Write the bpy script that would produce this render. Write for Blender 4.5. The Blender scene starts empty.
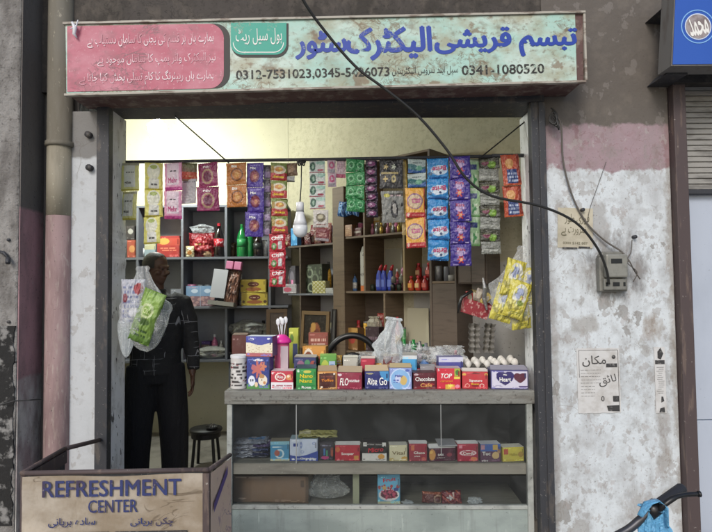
import bpy, math, random
import numpy as np
from mathutils import Matrix, Vector, noise
random.seed(7)
rad = math.radians
S = bpy.context.scene
C = S.collection
# ------------------------------------------------------------------ camera
FPX = 540.0
cam_d = bpy.data.cameras.new('camera')
cam = bpy.data.objects.new('camera', cam_d); C.objects.link(cam)
cam_d.lens = FPX / 712 * 36; cam_d.sensor_width = 36; cam_d.clip_end = 500; cam_d.clip_start = 0.05
CAMM = (Matrix.Translation((0, 0, 1.6)) @ Matrix.Rotation(rad(-1.2), 4, 'Z')
        @ Matrix.Rotation(rad(92.3), 4, 'X') @ Matrix.Rotation(rad(-0.65), 4, 'Z'))
cam.matrix_world = CAMM
S.camera = cam
# ------------------------------------------------------------------ light
w = bpy.data.worlds.new('World'); S.world = w; w.use_nodes = True
nt = w.node_tree; nt.nodes.clear()
sky = nt.nodes.new('ShaderNodeTexSky'); sky.sky_type = 'NISHITA'; sky.sun_disc = False
sky.sun_elevation = rad(34); sky.sun_rotation = rad(200); sky.dust_density = 1.8; sky.air_density = 1.0
bg = nt.nodes.new('ShaderNodeBackground'); bg.inputs[1].default_value = 0.11
wo = nt.nodes.new('ShaderNodeOutputWorld')
nt.links.new(sky.outputs[0], bg.inputs[0]); nt.links.new(bg.outputs[0], wo.inputs[0])
sd = bpy.data.lights.new('sun', 'SUN'); sd.energy = 0.9; sd.angle = rad(18); sd.color = (1, .98, .95)
sun = bpy.data.objects.new('sun', sd); C.objects.link(sun)
sun.rotation_euler = (rad(56), 0, rad(-20))
S.view_settings.view_transform = 'Standard'; S.view_settings.look = 'None'
S.view_settings.gamma = 1; S.view_settings.use_curve_mapping = False
S.view_settings.exposure = 0.6
S.cycles.max_bounces = 8; S.cycles.transparent_max_bounces = 24
# ------------------------------------------------------------------ helpers
def srgb(h):
    if not isinstance(h, str): return tuple(h)
    h = h.lstrip('#'); v = [int(h[i:i+2], 16) / 255 for i in (0, 2, 4)]
    return tuple((x / 12.92 if x <= .04045 else ((x + .055) / 1.055) ** 2.4) for x in v)

def mat(name, base='#808080', rough=.75, layers=(), bump=None, metallic=0., attr=False, spec=.5, emit=None, coat=0):
    """procedural material. layers: (kind, scale xyz, lo, hi, colour, strength)"""
    m = bpy.data.materials.new(name); m.use_nodes = True
    n = m.node_tree.nodes; L = m.node_tree.links
    b = n['Principled BSDF']; b.inputs['Roughness'].default_value = rough
    b.inputs['Metallic'].default_value = metallic; b.inputs['Specular IOR Level'].default_value = spec
    if coat: b.inputs['Coat Weight'].default_value = coat
    pos = n.new('ShaderNodeNewGeometry').outputs['Position']
    if attr:
        a = n.new('ShaderNodeAttribute'); a.attribute_name = 'art'; cur = a.outputs['Color']
    else:
        r = n.new('ShaderNodeRGB'); r.outputs[0].default_value = (*srgb(base), 1); cur = r.outputs[0]
    def noi(sc, det=6, rgh=.6, dist=0.):
        mp = n.new('ShaderNodeMapping'); mp.inputs['Scale'].default_value = sc if not isinstance(sc, (int, float)) else (sc,)*3
        L.new(pos, mp.inputs[0]); t = n.new('ShaderNodeTexNoise'); t.inputs['Scale'].default_value = 1
        t.inputs['Detail'].default_value = det; t.inputs['Roughness'].default_value = rgh; t.inputs['Distortion'].default_value = dist
        L.new(mp.outputs[0], t.inputs[0]); return t.outputs['Fac']
    for i, (kind, sc, lo, hi, col, st) in enumerate(layers):
        if kind == 'n': f = noi(sc)
        elif kind == 'd': f = noi(sc, 4, .5, 1.6)
        elif kind == 's':      # one stain with its own place on the wall: sc = (x, z, rx, rz)
            sp = n.new('ShaderNodeSeparateXYZ'); L.new(pos, sp.inputs[0]); acc = None
            for ch_, c0, r0 in ((0, sc[0], sc[2]), (2, sc[1], sc[3])):
                u1 = n.new('ShaderNodeMath'); u1.operation = 'SUBTRACT'; L.new(sp.outputs[ch_], u1.inputs[0]); u1.inputs[1].default_value = c0
                u2 = n.new('ShaderNodeMath'); u2.operation = 'DIVIDE'; L.new(u1.outputs[0], u2.inputs[0]); u2.inputs[1].default_value = r0
                u3 = n.new('ShaderNodeMath'); u3.operation = 'POWER'; u3.inputs[1].default_value = 2
                ab = n.new('ShaderNodeMath'); ab.operation = 'ABSOLUTE'; L.new(u2.outputs[0], ab.inputs[0]); L.new(ab.outputs[0], u3.inputs[0])
                if acc is None: acc = u3.outputs[0]
                else:
                    u4 = n.new('ShaderNodeMath'); u4.operation = 'ADD'; L.new(acc, u4.inputs[0]); L.new(u3.outputs[0], u4.inputs[1]); acc = u4.outputs[0]
            u5 = n.new('ShaderNodeMath'); u5.operation = 'MULTIPLY_ADD'; L.new(noi((14, 14, 7), 6, .7), u5.inputs[0]); u5.inputs[1].default_value = 5.; u5.inputs[2].default_value = -1.9
            u6 = n.new('ShaderNodeMath'); u6.operation = 'SUBTRACT'; L.new(u5.outputs[0], u6.inputs[0]); L.new(acc, u6.inputs[1]); f = u6.outputs[0]
        elif kind == 'l':      # thin wandering lines
            q0 = noi(sc, 3, .55, 1.2); s1 = n.new('ShaderNodeMath'); s1.operation = 'SUBTRACT'; s1.inputs[1].default_value = .5; L.new(q0, s1.inputs[0])
            s2 = n.new('ShaderNodeMath'); s2.operation = 'ABSOLUTE'; L.new(s1.outputs[0], s2.inputs[0])
            pk = n.new('ShaderNodeMapRange'); L.new(noi(2.3, 3), pk.inputs[0]); pk.inputs[1].default_value = .44; pk.inputs[2].default_value = .56; pk.inputs[3].default_value = .1; pk.inputs[4].default_value = 0
            s3 = n.new('ShaderNodeMath'); s3.operation = 'ADD'; L.new(s2.outputs[0], s3.inputs[0]); L.new(pk.outputs[0], s3.inputs[1]); f = s3.outputs[0]
        elif kind == 'v':
            d = n.new('ShaderNodeMixRGB'); d.inputs[0].default_value = .08
            t0 = n.new('ShaderNodeTexNoise'); t0.inputs['Scale'].default_value = 6; L.new(pos, t0.inputs[0])
            L.new(pos, d.inputs[1]); L.new(t0.outputs['Color'], d.inputs[2])
            mp = n.new('ShaderNodeMapping'); mp.inputs['Scale'].default_value = sc if not isinstance(sc, (int, float)) else (sc,)*3
            L.new(d.outputs[0], mp.inputs[0])
            t = n.new('ShaderNodeTexVoronoi'); t.feature = 'DISTANCE_TO_EDGE'; t.inputs['Scale'].default_value = 1
            L.new(mp.outputs[0], t.inputs[0])
            # cracks only in patches
            pm = n.new('ShaderNodeMath'); pm.operation = 'ADD'; k = noi(1.7, 3)
            mm = n.new('ShaderNodeMapRange'); L.new(k, mm.inputs[0]); mm.inputs[1].default_value = .42; mm.inputs[2].default_value = .6
            mm.inputs[3].default_value = .3; mm.inputs[4].default_value = 0
            L.new(t.outputs['Distance'], pm.inputs[0]); L.new(mm.outputs[0], pm.inputs[1]); f = pm.outputs[0]
        elif kind == 'z' or kind == 'x':   # band above lo (noisy edge width hi) ; sc = noise scale
            sp = n.new('ShaderNodeSeparateXYZ'); L.new(pos, sp.inputs[0])
            ad = n.new('ShaderNodeMath'); ad.operation = 'MULTIPLY_ADD'; L.new(noi(sc, 5), ad.inputs[0])
            ad.inputs[1].default_value = abs(hi); L.new(sp.outputs[2 if kind == 'z' else 0], ad.inputs[2]); f = ad.outputs[0]
            e = .012 if hi < 2 else .3
            lo, hi = (lo + abs(hi)*.5, lo + abs(hi)*.5 + .02)
        mr = n.new('ShaderNodeMapRange'); L.new(f, mr.inputs[0]); mr.clamp = True
        mr.inputs[1].default_value = lo; mr.inputs[2].default_value = hi
        mr.inputs[3].default_value = 0; mr.inputs[4].default_value = st
        mx = n.new('ShaderNodeMixRGB'); L.new(mr.outputs[0], mx.inputs[0]); L.new(cur, mx.inputs[1])
        mx.inputs[2].default_value = (*srgb(col), 1); cur = mx.outputs[0]
    L.new(cur, b.inputs['Base Color'])
    if bump:
        f = noi(bump[0], 5); bp = n.new('ShaderNodeBump'); bp.inputs['Strength'].default_value = bump[1]
        bp.inputs['Distance'].default_value = bump[2] if len(bump) > 2 else .01
        L.new(f, bp.inputs['Height']); L.new(bp.outputs[0], b.inputs['Normal'])
    if emit:
        b.inputs['Emission Color'].default_value = (*srgb(emit[0]), 1); b.inputs['Emission Strength'].default_value = emit[1]
    return m

def film(name, col, alpha, rough=.15, tintt='#ffffff', bumps=(60, .6), dust=0):
    """thin clear plastic or glass: mostly transparent with reflection"""
    m = bpy.data.materials.new(name); m.use_nodes = True
    n = m.node_tree.nodes; L = m.node_tree.links; n.clear()
    o = n.new('ShaderNodeOutputMaterial'); t = n.new('ShaderNodeBsdfTransparent'); t.inputs[0].default_value = (*srgb(tintt), 1)
    p = n.new('ShaderNodeBsdfPrincipled'); p.inputs['Base Color'].default_value = (*srgb(col), 1); p.inputs['Roughness'].default_value = rough
    mx = n.new('ShaderNodeMixShader'); lw = n.new('ShaderNodeLayerWeight'); lw.inputs[0].default_value = .25
    mr = n.new('ShaderNodeMapRange'); L.new(lw.outputs['Facing'], mr.inputs[0]); mr.inputs[3].default_value = alpha; mr.inputs[4].default_value = min(1, alpha + .45)
    fac = mr.outputs[0]
    if bumps or dust:
        g2 = n.new('ShaderNodeNewGeometry'); n2 = n.new('ShaderNodeTexNoise'); n2.inputs['Scale'].default_value = 5 if dust else 8; n2.inputs['Detail'].default_value = 5; n2.inputs['Distortion'].default_value = .5 if dust else 2.2
        L.new(g2.outputs['Position'], n2.inputs[0])
        if dust:
            m2 = n.new('ShaderNodeMapRange'); L.new(n2.outputs[0], m2.inputs[0]); m2.inputs[1].default_value = .45; m2.inputs[2].default_value = .72; m2.inputs[4].default_value = dust; o2 = m2.outputs[0]
        else:
            a1 = n.new('ShaderNodeMath'); a1.operation = 'SUBTRACT'; a1.inputs[1].default_value = .5; L.new(n2.outputs[0], a1.inputs[0])
            a2 = n.new('ShaderNodeMath'); a2.operation = 'ABSOLUTE'; L.new(a1.outputs[0], a2.inputs[0])
            m2 = n.new('ShaderNodeMapRange'); L.new(a2.outputs[0], m2.inputs[0]); m2.inputs[1].default_value = .018; m2.inputs[2].default_value = .0; m2.inputs[3].default_value = 0; m2.inputs[4].default_value = .3; o2 = m2.outputs[0]  # crease highlights painted as white noise streaks in the opacity
        a3 = n.new('ShaderNodeMath'); a3.operation = 'ADD'; a3.use_clamp = True; L.new(fac, a3.inputs[0]); L.new(o2, a3.inputs[1]); fac = a3.outputs[0]
    L.new(fac, mx.inputs[0]); L.new(t.outputs[0], mx.inputs[1]); L.new(p.outputs[0], mx.inputs[2]); L.new(mx.outputs[0], o.inputs[0])
    if bumps:
        g = n.new('ShaderNodeNewGeometry'); nn = n.new('ShaderNodeTexNoise'); nn.inputs['Scale'].default_value = bumps[0]; nn.inputs['Detail'].default_value = 4; nn.inputs['Distortion'].default_value = 1.5
        L.new(g.outputs['Position'], nn.inputs[0]); b = n.new('ShaderNodeBump'); b.inputs['Strength'].default_value = bumps[1]; b.inputs['Distance'].default_value = .01
        L.new(nn.outputs[0], b.inputs['Height']); L.new(b.outputs[0], p.inputs['Normal'])
    return m

class MB:
    def __init__(s): s.v = []; s.f = []
    def add(s, v, f):
        k = len(s.v); s.v += [tuple(x) for x in v]; s.f += [tuple(i + k for i in q) for q in f]; return s
    def box(s, x0, x1, y0, y1, z0, z1):
        v = [(x, y, z) for z in (z0, z1) for y in (y0, y1) for x in (x0, x1)]
        return s.add(v, [(0, 2, 3, 1), (4, 5, 7, 6), (0, 1, 5, 4), (2, 6, 7, 3), (0, 4, 6, 2), (1, 3, 7, 5)])
    def prism(s, pts, y0, y1):            # polygon in xz, extruded in y
        n = len(pts); v = [(x, y0, z) for x, z in pts] + [(x, y1, z) for x, z in pts]
        return s.add(v, [tuple(range(n)), tuple(range(2*n-1, n-1, -1))] + [(i, i+n, (i+1) % n + n, (i+1) % n) for i in range(n)])
    def prismz(s, pts, z0, z1):
        n = len(pts); v = [(x, y, z0) for x, y in pts] + [(x, y, z1) for x, y in pts]
        return s.add(v, [tuple(range(n))[::-1], tuple(range(n, 2*n))] + [(i, (i+1) % n, (i+1) % n + n, i+n) for i in range(n)])
    def tube(s, pts, r, seg=8, cap=True, flat=1.):
        pts = [Vector(p) for p in pts]; n = len(pts); rs = r if isinstance(r, (list, tuple)) else [r]*n
        up = Vector((0, 0, 1)); v = []; f = []; pa = None
        for i, p in enumerate(pts):
            t = (pts[min(i+1, n-1)] - pts[max(i-1, 0)]); t = t.normalized() if t.length > 1e-9 else Vector((0, 0, 1))
            if pa is None:
                a = t.cross(up if abs(t.z) < .9 else Vector((0, 1, 0))).normalized()
            else:
                a = pa - t * pa.dot(t); a.normalize()
            pa = a; b = t.cross(a)
            rr = rs[i]; ra, rb = rr if isinstance(rr, (tuple, list)) else (rr, rr*flat)
            for k in range(seg):
                g = 2*math.pi*k/seg; v.append(p + a*math.cos(g)*ra + b*math.sin(g)*rb)
        for i in range(n-1):
            for k in range(seg):
                f.append((i*seg+k, i*seg+(k+1) % seg, (i+1)*seg+(k+1) % seg, (i+1)*seg+k))
        if cap: f += [tuple(range(seg))[::-1], tuple(range((n-1)*seg, n*seg))]
        return s.add(v, f)
    def lathe(s, prof, seg=20, c=(0, 0, 0), sx=1, sy=1):
        v = []; f = []
        for r, z in prof:
            for k in range(seg):
                g = 2*math.pi*k/seg; v.append((c[0]+r*math.cos(g)*sx, c[1]+r*math.sin(g)*sy, c[2]+z))
        for i in range(len(prof)-1):
            for k in range(seg): f.append((i*seg+k, i*seg+(k+1) % seg, (i+1)*seg+(k+1) % seg, (i+1)*seg+k))
        f += [tuple(range(seg))[::-1], tuple(range((len(prof)-1)*seg, len(prof)*seg))]
        return s.add(v, f)
    def ell(s, c, r, seg=16, rings=10):
        v = []; f = []
        for i in range(rings+1):
            a = -math.pi/2 + math.pi*i/rings
            for k in range(seg):
                g = 2*math.pi*k/seg
                v.append((c[0]+r[0]*math.cos(a)*math.cos(g), c[1]+r[1]*math.cos(a)*math.sin(g), c[2]+r[2]*math.sin(a)))
        for i in range(rings):
            for k in range(seg): f.append((i*seg+k, i*seg+(k+1) % seg, (i+1)*seg+(k+1) % seg, (i+1)*seg+k))
        return s.add(v, f)
    def data(s, name, m, smooth=False):
        me = bpy.data.meshes.new(name); me.from_pydata(s.v, [], s.f); me.materials.append(m)
        if smooth: me.polygons.foreach_set('use_smooth', [True]*len(me.polygons))
        me.validate(); me.update(); return me
    def build(s, name, m, parent=None, smooth=False, bevel=0):
        o = link(name, s.data(name, m, smooth), parent)
        if bevel:
            b = o.modifiers.new('bevel', 'BEVEL'); b.width = bevel; b.segments = 2; b.limit_method = 'ANGLE'
        return o
def link(name, data, parent=None, M=None):
    o = bpy.data.objects.new(name, data); C.objects.link(o)
    if parent is not None: o.parent = parent
    if M is not None: o.matrix_local = M
    return o
def tag(o, label, cat, group=None):
    o['label'] = label; o['category'] = cat
    if group: o['group'] = group
    return o
def thing(name, label, cat, M=Matrix(), group=None):
    o = link(name, None); o.empty_display_size = .05
    o.matrix_world = M if isinstance(M, Matrix) else Matrix.Translation(M)
    return tag(o, label, cat, group)
def struct(o): o['kind'] = 'structure'; return o
T = lambda x, y, z: Matrix.Translation((x, y, z))
RZ = lambda a: Matrix.Rotation(rad(a), 4, 'Z')
RX = lambda a: Matrix.Rotation(rad(a), 4, 'X')
RY = lambda a: Matrix.Rotation(rad(a), 4, 'Y')

def ray(px, py):
    return (CAMM.to_3x3() @ Vector(((px-356)/FPX, -(py-266)/FPX, -1))), CAMM.translation
class Frame:                                # an upright plane of the place; hit() reads where a sight line meets it
    def __init__(s, M): s.M = M; s.I = M.inverted()
    def hit(s, px, py, d=0.):
        r, o = ray(px, py); r = s.I.to_3x3() @ r; o = s.I @ o
        t = (d - o.y)/r.y; return o + r*t
    def at(s, x, y, z, yaw=0): return s.M @ T(x, y, z) @ RZ(yaw)
W0 = Frame(Matrix())                        # world frame
def P(px, py, Y): return W0.hit(px, py, Y)

# ------------------------------------------------------------------ writing
AR = {'ا': (0xFE8D, 0), 'ب': (0xFE8F, 1), 'پ': (0xFB56, 1), 'ت': (0xFE95, 1), 'ٹ': (0xFB66, 1), 'ج': (0xFE9D, 1), 'چ': (0xFB7A, 1),
      'ح': (0xFEA1, 1), 'خ': (0xFEA5, 1), 'د': (0xFEA9, 0), 'ر': (0xFEAD, 0), 'ز': (0xFEAF, 0), 'س': (0xFEB1, 1), 'ش': (0xFEB5, 1),
      'ص': (0xFEB9, 1), 'ض': (0xFEBD, 1), 'ط': (0xFEC1, 1), 'ع': (0xFEC9, 1), 'ف': (0xFED1, 1), 'ق': (0xFED5, 1), 'ک': (0xFB8E, 1), 'گ': (0xFB92, 1),
      'ل': (0xFEDD, 1), 'م': (0xFEE1, 1), 'ن': (0xFEE5, 1), 'ں': (0xFB9E, 0), 'و': (0xFEED, 0), 'ہ': (0xFBA6, 1), 'ی': (0xFBFC, 1), 'ے': (0xFBAE, 0), 'ئ': (0xFE89, 1)}
def ar(s):
    out = []
    for wd in s.split(' '):
        r = ''; prev = False
        for i, ch in enumerate(wd):
            nx = i+1 < len(wd) and wd[i+1] in AR
            b, dual = AR[ch]
            j = dual and nx
            if ch == 'ں': k = 1 if prev else 0
            else: k = (3 if j else 1) if prev else (2 if j else 0)
            r += chr(b+k); prev = bool(j)
        out.append(r[::-1])
    return ' '.join(out[::-1])
_tc = {}
def text_mesh(s, bold=0., lean=0.):
    if bold > .005:
        v, d, f, ly = text_mesh(s, 0., lean); n = len(v); V = []; F = []; L_ = []
        for k, (a, b) in enumerate([(-1, 0), (1, 0), (0, .7), (0, -.7), (0, 0)]):
            V.append(v+np.array([a, b])*bold*.9); F += [tuple(i+k*n for i in q) for q in f]; L_.append(ly+k*.00003)
        return np.vstack(V), d, F, np.concatenate(L_)
    key = (s, bold, lean)
    if key in _tc: return _tc[key]
    c = bpy.data.curves.new('t', 'FONT'); c.body = s; c.offset = bold; c.shear = lean; c.resolution_u = 3
    o = bpy.data.objects.new('t', c); C.objects.link(o); bpy.context.view_layer.update()
    me = bpy.data.meshes.new_from_object(o.evaluated_get(bpy.context.evaluated_depsgraph_get()))
    v = np.array([x.co[:2] for x in me.vertices]).reshape(-1, 2); f = [tuple(p.vertices) for p in me.polygons]
    bpy.data.objects.remove(o); bpy.data.curves.remove(c); bpy.data.meshes.remove(me)
    par = list(range(len(v)))
    def fd(i):
        while par[i] != i: par[i] = par[par[i]]; i = par[i]
        return i
    for q in f:
        for k in q[1:]: par[fd(k)] = fd(q[0])
    ids = {}; lay_ = np.array([ids.setdefault(fd(i), len(ids)) % 7 for i in range(len(v))])*.00018
    mn, mx = v.min(0), v.max(0); _tc[key] = ((v-(mn+mx)/2), mx-mn, f, lay_); return _tc[key]
def letter(s, cx, cz, wd, ht, m, parent, y=0., bold=0.02, rot=0, lean=0., surf=None, name='lettering', up=(1, 0), flipx=False):
    v, d, f, ly = text_mesh(s, bold, lean); sx = wd/d[0]; sz = ht/d[1] if ht else sx
    ca, sa = math.cos(rad(rot)), math.sin(rad(rot)); vv = []
    for (a, b), dl in zip(v, ly):
        a *= sx; b *= sz; X = cx + a*ca - b*sa; Z = cz + a*sa + b*ca
        vv.append((X, (surf(X, Z) if surf else y) - .0008 - dl, Z))
    mb = MB(); mb.add(vv, f); return mb.build(name, m, parent)

# ------------------------------------------------------------------ printed faces
def hsh(a, b): return (np.sin(a*127.1+b*311.7)*43758.5453) % 1.
def paint(U, V, art):
    col = np.zeros(U.shape+(3,)); col[:] = srgb(art[0])
    for s in art[1:]:
        k, *a = s; c = np.array(srgb(a[-1]))
        if k == 'r': m = (U >= a[0]) & (U <= a[2]) & (V >= a[1]) & (V <= a[3])
        elif k == 'e': m = ((U-a[0])/a[2])**2+((V-a[1])/a[3])**2 < 1
        elif k == 'ring':
            q = np.sqrt(((U-a[0])/a[2])**2+((V-a[1])/a[3])**2); m = abs(q-1) < a[4]
        elif k == 'heart':
            x = (U-a[0])/a[2]; y = (V-a[1])/a[3]; m = (x*x+y*y-1)**3-x*x*y**3 < 0
        elif k == 'below': m = V < a[0]+a[1]*np.sin(U*a[2]+a[3])
        elif k == 'lines':
            n = a[4]; q = (V-a[1])/(a[3]-a[1])*n; row = np.floor(q)
            m = (U >= a[0]) & (U <= a[2]) & (q >= 0) & (q < n) & ((q % 1) < .55) & (hsh(np.floor(U*26), row+a[5]) > .3)
        elif k == 'spots':
            m = np.zeros(U.shape, bool); rs = random.Random(a[6])
            for _ in range(a[4]):
                x = rs.uniform(a[0], a[2]); y = rs.uniform(a[1], a[3]); r = a[5]*rs.uniform(.6, 1.3)
                m |= (U-x)**2+(V-y)**2 < r*r
        elif k == 'diag': m = ((U*a[0]+V*a[1]) % a[2]) < a[3]
        elif k == 'star':
            dx, dy = U-a[0], V-a[1]; th = np.arctan2(dy, dx); m = np.sqrt(dx*dx+dy*dy) < a[2]*(.7+.3*np.cos(a[3]*th))
        col[m] = c
    lum = (col @ np.array([.3, .59, .11]))[..., None]
    return col*.9+lum*.1  # slight greying puts a haze into the print colours
PRINT = None
def printed(name, mb_list, parent, m, smooth=False):
    """mb_list: list of (verts, faces, colours per vertex)"""
    V = []; F = []; K = []
    for v, f, c in mb_list:
        k = len(V); V += v; F += [tuple(i+k for i in q) for q in f]; K.append(np.array(c).reshape(-1, 3))
    me = bpy.data.meshes.new(name); me.from_pydata(V, [], F); me.materials.append(m)
    at = me.attributes.new('art', 'FLOAT_COLOR', 'POINT'); K = np.vstack(K)
    at.data.foreach_set('color', np.hstack([K, np.ones((len(K), 1))]).astype(np.float32).ravel())
    if smooth: me.polygons.foreach_set('use_smooth', [True]*len(me.polygons))
    me.update(); return me
def grid(nx, nz, fn):
    v = [fn(i/nx, j/nz) for j in range(nz+1) for i in range(nx+1)]
    f = [(j*(nx+1)+i, j*(nx+1)+i+1, (j+1)*(nx+1)+i+1, (j+1)*(nx+1)+i) for j in range(nz) for i in range(nx)]
    return v, f
def gridcol(nx, nz, art):
    U, V = np.meshgrid(np.linspace(0, 1, nx+1), np.linspace(0, 1, nz+1)); return paint(U, V, art)
def flat(verts, faces, col): return (verts, faces, np.tile(srgb(col), (len(verts), 1)))

# ------------------------------------------------------------------ materials
m_card = mat('printed_card', attr=True, rough=.45, layers=[('n', 30, .5, .75, '#8a8378', .18)])
m_film = mat('printed_film', attr=True, rough=.22, bump=((34, 34, 24), .8, .016), spec=.7)
m_sign = mat('mint_sign_paint', '#a3c6ba', .5, layers=[
    ('n', (1.6, 1.6, 3), .42, .60, '#c9d3c8', .8), ('n', (6, 6, 9), .44, .64, '#9a967b', .8), ('n', (4, 4, 5), .60, .63, '#7d6a52', .8), ('l', (7, 7, 9), .022, .0, '#6d5c45', .85), ('l', (13, 13, 17), .022, .0, '#64573f', .7),
    ('l', (3.4, 3.4, 5), .018, .0, '#7d6c52', .8), ('n', (26, 26, 30), .56, .66, '#71644e', .6), ('n', (9, 9, 12), .58, .68, '#6f6048', .6)])
m_signpink = mat('pink_sign_paint', '#ad5065', .5, layers=[
    ('n', (2.5, 2.5, 4), .42, .66, '#c48793', .9), ('l', (5, 5, 8), .024, .0, '#6a444c', .8), ('l', (11, 11, 15), .02, .0, '#75464f', .7), ('n', (7, 7, 9), .53, .68, '#85555c', .7),
    ('n', (60, 60, 60), .60, .7, '#d8b3b8', .5)])
scr = [('l', (7, 7, 9), .014, .0, '#8a7c68', .85), ('l', (13, 13, 17), .016, .0, '#8f9b8a', .75), ('n', (26, 26, 30), .62, .69, '#a9b8a8', .7)]
m_blue = mat('sign_blue_letters', '#1d3c9a', .5, layers=scr)
m_black = mat('sign_black_letters', '#26231f', .6, layers=[('n', (18, 18, 24), .60, .64, '#a3b8aa', .9), ('n', (60, 60, 60), .58, .66, '#8f9a8a', .6)])
m_pinkletter = mat('sign_pale_letters', '#e6d2d6', .5, layers=[('n', (7, 7, 9), .46, .56, '#bd7383', .85), ('n', (30, 30, 30), .55, .62, '#b8697b', .8)])
m_teal = mat('teal_sign_paint', '#2b9a86', .5, layers=scr)
m_whitel = mat('white_letters', '#e6e4de', .6)
m_darkline = mat('dark_outline_paint', '#332f2c', .6)
m_steel = mat('dark_painted_steel', '#35363a', .6, layers=[('n', (20, 20, 6), .55, .66, '#5c554e', .7), ('n', 70, .64, .7, '#8f8b86', .8)], bump=(30, .3, .004))
m_rust = mat('brown_rusty_steel', '#4d4140', .65, layers=[('n', (25, 25, 4), .56, .64, '#6d5d54', .7), ('n', 45, .66, .72, '#a9a29a', .8)], bump=(25, .3, .004))
m_rim = mat('sign_edge_metal', '#a8a296', .55, layers=[('n', (9, 9, 30), .5, .6, '#6b5a4d', .8)])
m_signside = mat('sign_side_rust', '#5d4440', .7, layers=[('n', 14, .5, .62, '#8a7d72', .7), ('n', 40, .6, .66, '#3b2c28', .8)])
_white = [
    ('n', (1.3, 1.3, .9), .50, .72, '#a5a9aa', .5), ('n', (5, 5, 3.4), .54, .74, '#8e8f90', .55), ('n', (14, 14, 12), .55, .70, '#a1a1a0', .45), ('n', (12, 12, 2.2), .63, .78, '#85837e', .45), ('n', (18, 18, 14), .60, .612, '#a7a5a3', .7),
    ('v', (3.4, 3.4, 3.4), .008, .0, '#7c756c', .6), ('l', (4, 4, 4), .006, .0, '#80786e', .6), ('n', (70, 70, 70), .66, .72, '#5b544c', .8), ('n', (30, 30, 30), .68, .71, '#55504a', .9),
    ('n', (2.2, 2.2, 3), .66, .76, '#8d7558', .6)]
def st(px, py): q = P_(px, py, 3.3); return (q.x, q.z)
def P_(px, py, Y):
    r = CAMM.to_3x3() @ Vector(((px-356)/FPX, -(py-266)/FPX, -1)); o = CAMM.translation; return o + r*((Y-o.y)/r.y)
_stains = [('s', (*st(616, 270), .20, .22), -.7, .5, '#75726f', .75), ('s', (*st(600, 222), .07, .16), -.6, .2, '#918c86', .6), ('s', (*st(655, 328), .07, .09), -.6, .4, '#8b7c6c', .65),
    ('s', (*st(664, 440), .05, .32), -.6, .4, '#857a6e', .6), ('s', (*st(585, 325), .12, .06), -.5, .4, '#9a9690', .7), ('s', (*st(640, 510), .12, .10), -.5, .4, '#97928c', .6), ('s', (*st(556, 420), .03, .9), -.5, .4, '#8f8a84', .6),
    ('s', (*st(672, 260), .035, 1.4), -.5, .4, '#8d857b', .6), ('n', (2.4, 2.4, 2.0), .625, .635, '#a19f9a', .6), ('n', (3.3, 3.3, 2.6), .64, .648, '#85817b', .7), ('n', (26, 26, 1.3), .62, .80, '#85817c', .4)]
m_wall = mat('stained_white_plaster', '#cdd3d6', .9, layers=_white + _stains + [
    ('z', 7, 2.31, .22, '#855a62', .74), ('n', (5, 5, 6), .60, .608, '#b3b0ad', .0), ('n', (8, 8, 2.5), .50, .66, '#8d8886', .28), ('n', (13, 13, 9), .60, .608, '#a8a29f', .5),
    ('z', 6.0, 2.59, .18, '#625c56', 1.), ('n', (11, 11, 9), .60, .612, '#8b8580', .35), ('n', (70, 70, 70), .58, .70, '#4a423b', .4), ('n', (9, 9, 9), .50, .66, '#7c746b', .3), ('n', (26, 26, 26), .46, .60, '#544c44', .0)], bump=(16, .55, .012))
m_wallL = mat('white_pilaster_plaster', '#bfc2c4', .9, layers=_white[:8] + [('z', 3.0, 2.40, .15, '#6c6863', .8)], bump=(16, .5, .01))
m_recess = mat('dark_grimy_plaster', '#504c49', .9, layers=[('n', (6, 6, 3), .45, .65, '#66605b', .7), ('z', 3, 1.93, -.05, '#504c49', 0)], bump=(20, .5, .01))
m_pinkwall = mat('faded_pink_paint', '#87505c', .85, layers=[('n', (9, 9, 4), .5, .68, '#6c4a50', .7), ('n', 40, .62, .7, '#b5a6a2', .5)], bump=(20, .3, .006))
m_column = mat('rough_grey_concrete', '#8d8a86', .95, layers=[('n', (8, 8, 3), .42, .62, '#66625e', .9), ('n', 40, .55, .68, '#47433f', .7), ('n', (3, 3, 1.5), .5, .6, '#a5a29d', .4)], bump=(22, .9, .02))
m_colblack = mat('blackened_concrete', '#232221', .9, layers=[('n', 14, .52, .62, '#8c8a87', .9)], bump=(22, .7, .015))
m_upper = mat('dark_cement_render', '#4c4743', .92, layers=[('n', (4, 4, 2), .42, .60, '#3a3631', .8), ('n', (14, 14, 9), .50, .66, '#625b53', .6), ('n', 40, .54, .66, '#2f2b28', .5), ('l', (4, 4, 4), .008, .0, '#2b2825', .6)], bump=(30, .5, .008))
m_pipe = mat('drainpipe_grey', '#757064', .7, layers=[('n', (16, 16, 3), .46, .66, '#6b6557', .8), ('n', (50, 50, 20), .62, .7, '#b1aa98', .6)], bump=(40, .3, .004))
m_pipepink = mat('drainpipe_pink', '#9c8482', .85, layers=[('n', (12, 12, 2), .42, .60, '#7f6866', .8), ('l', (9, 9, 2), .02, .0, '#a89c94', .7), ('n', (50, 50, 8), .56, .66, '#ab9d94', .7), ('n', (20, 20, 5), .58, .68, '#a39289', .7), ('n', 60, .64, .7, '#4d4240', .7)], bump=(40, .3, .004))
m_jamb = mat('chipped_white_jamb', '#e2e2e2', .85, layers=[('n', (9, 9, 5), .5, .66, '#b0ada8', .7), ('n', (40, 40, 18), .635, .655, '#3b3936', .95), ('n', (14, 14, 8), .66, .68, '#4b4845', .9)], bump=(24, .6, .01))
m_cream = mat('cream_wall_paint', '#d3cdb2', .8, layers=[('n', 2.2, .4, .7, '#c0b99d', .6), ('n', 60, .64, .7, '#8a8268', .5)], bump=(50, .2, .004))
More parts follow.
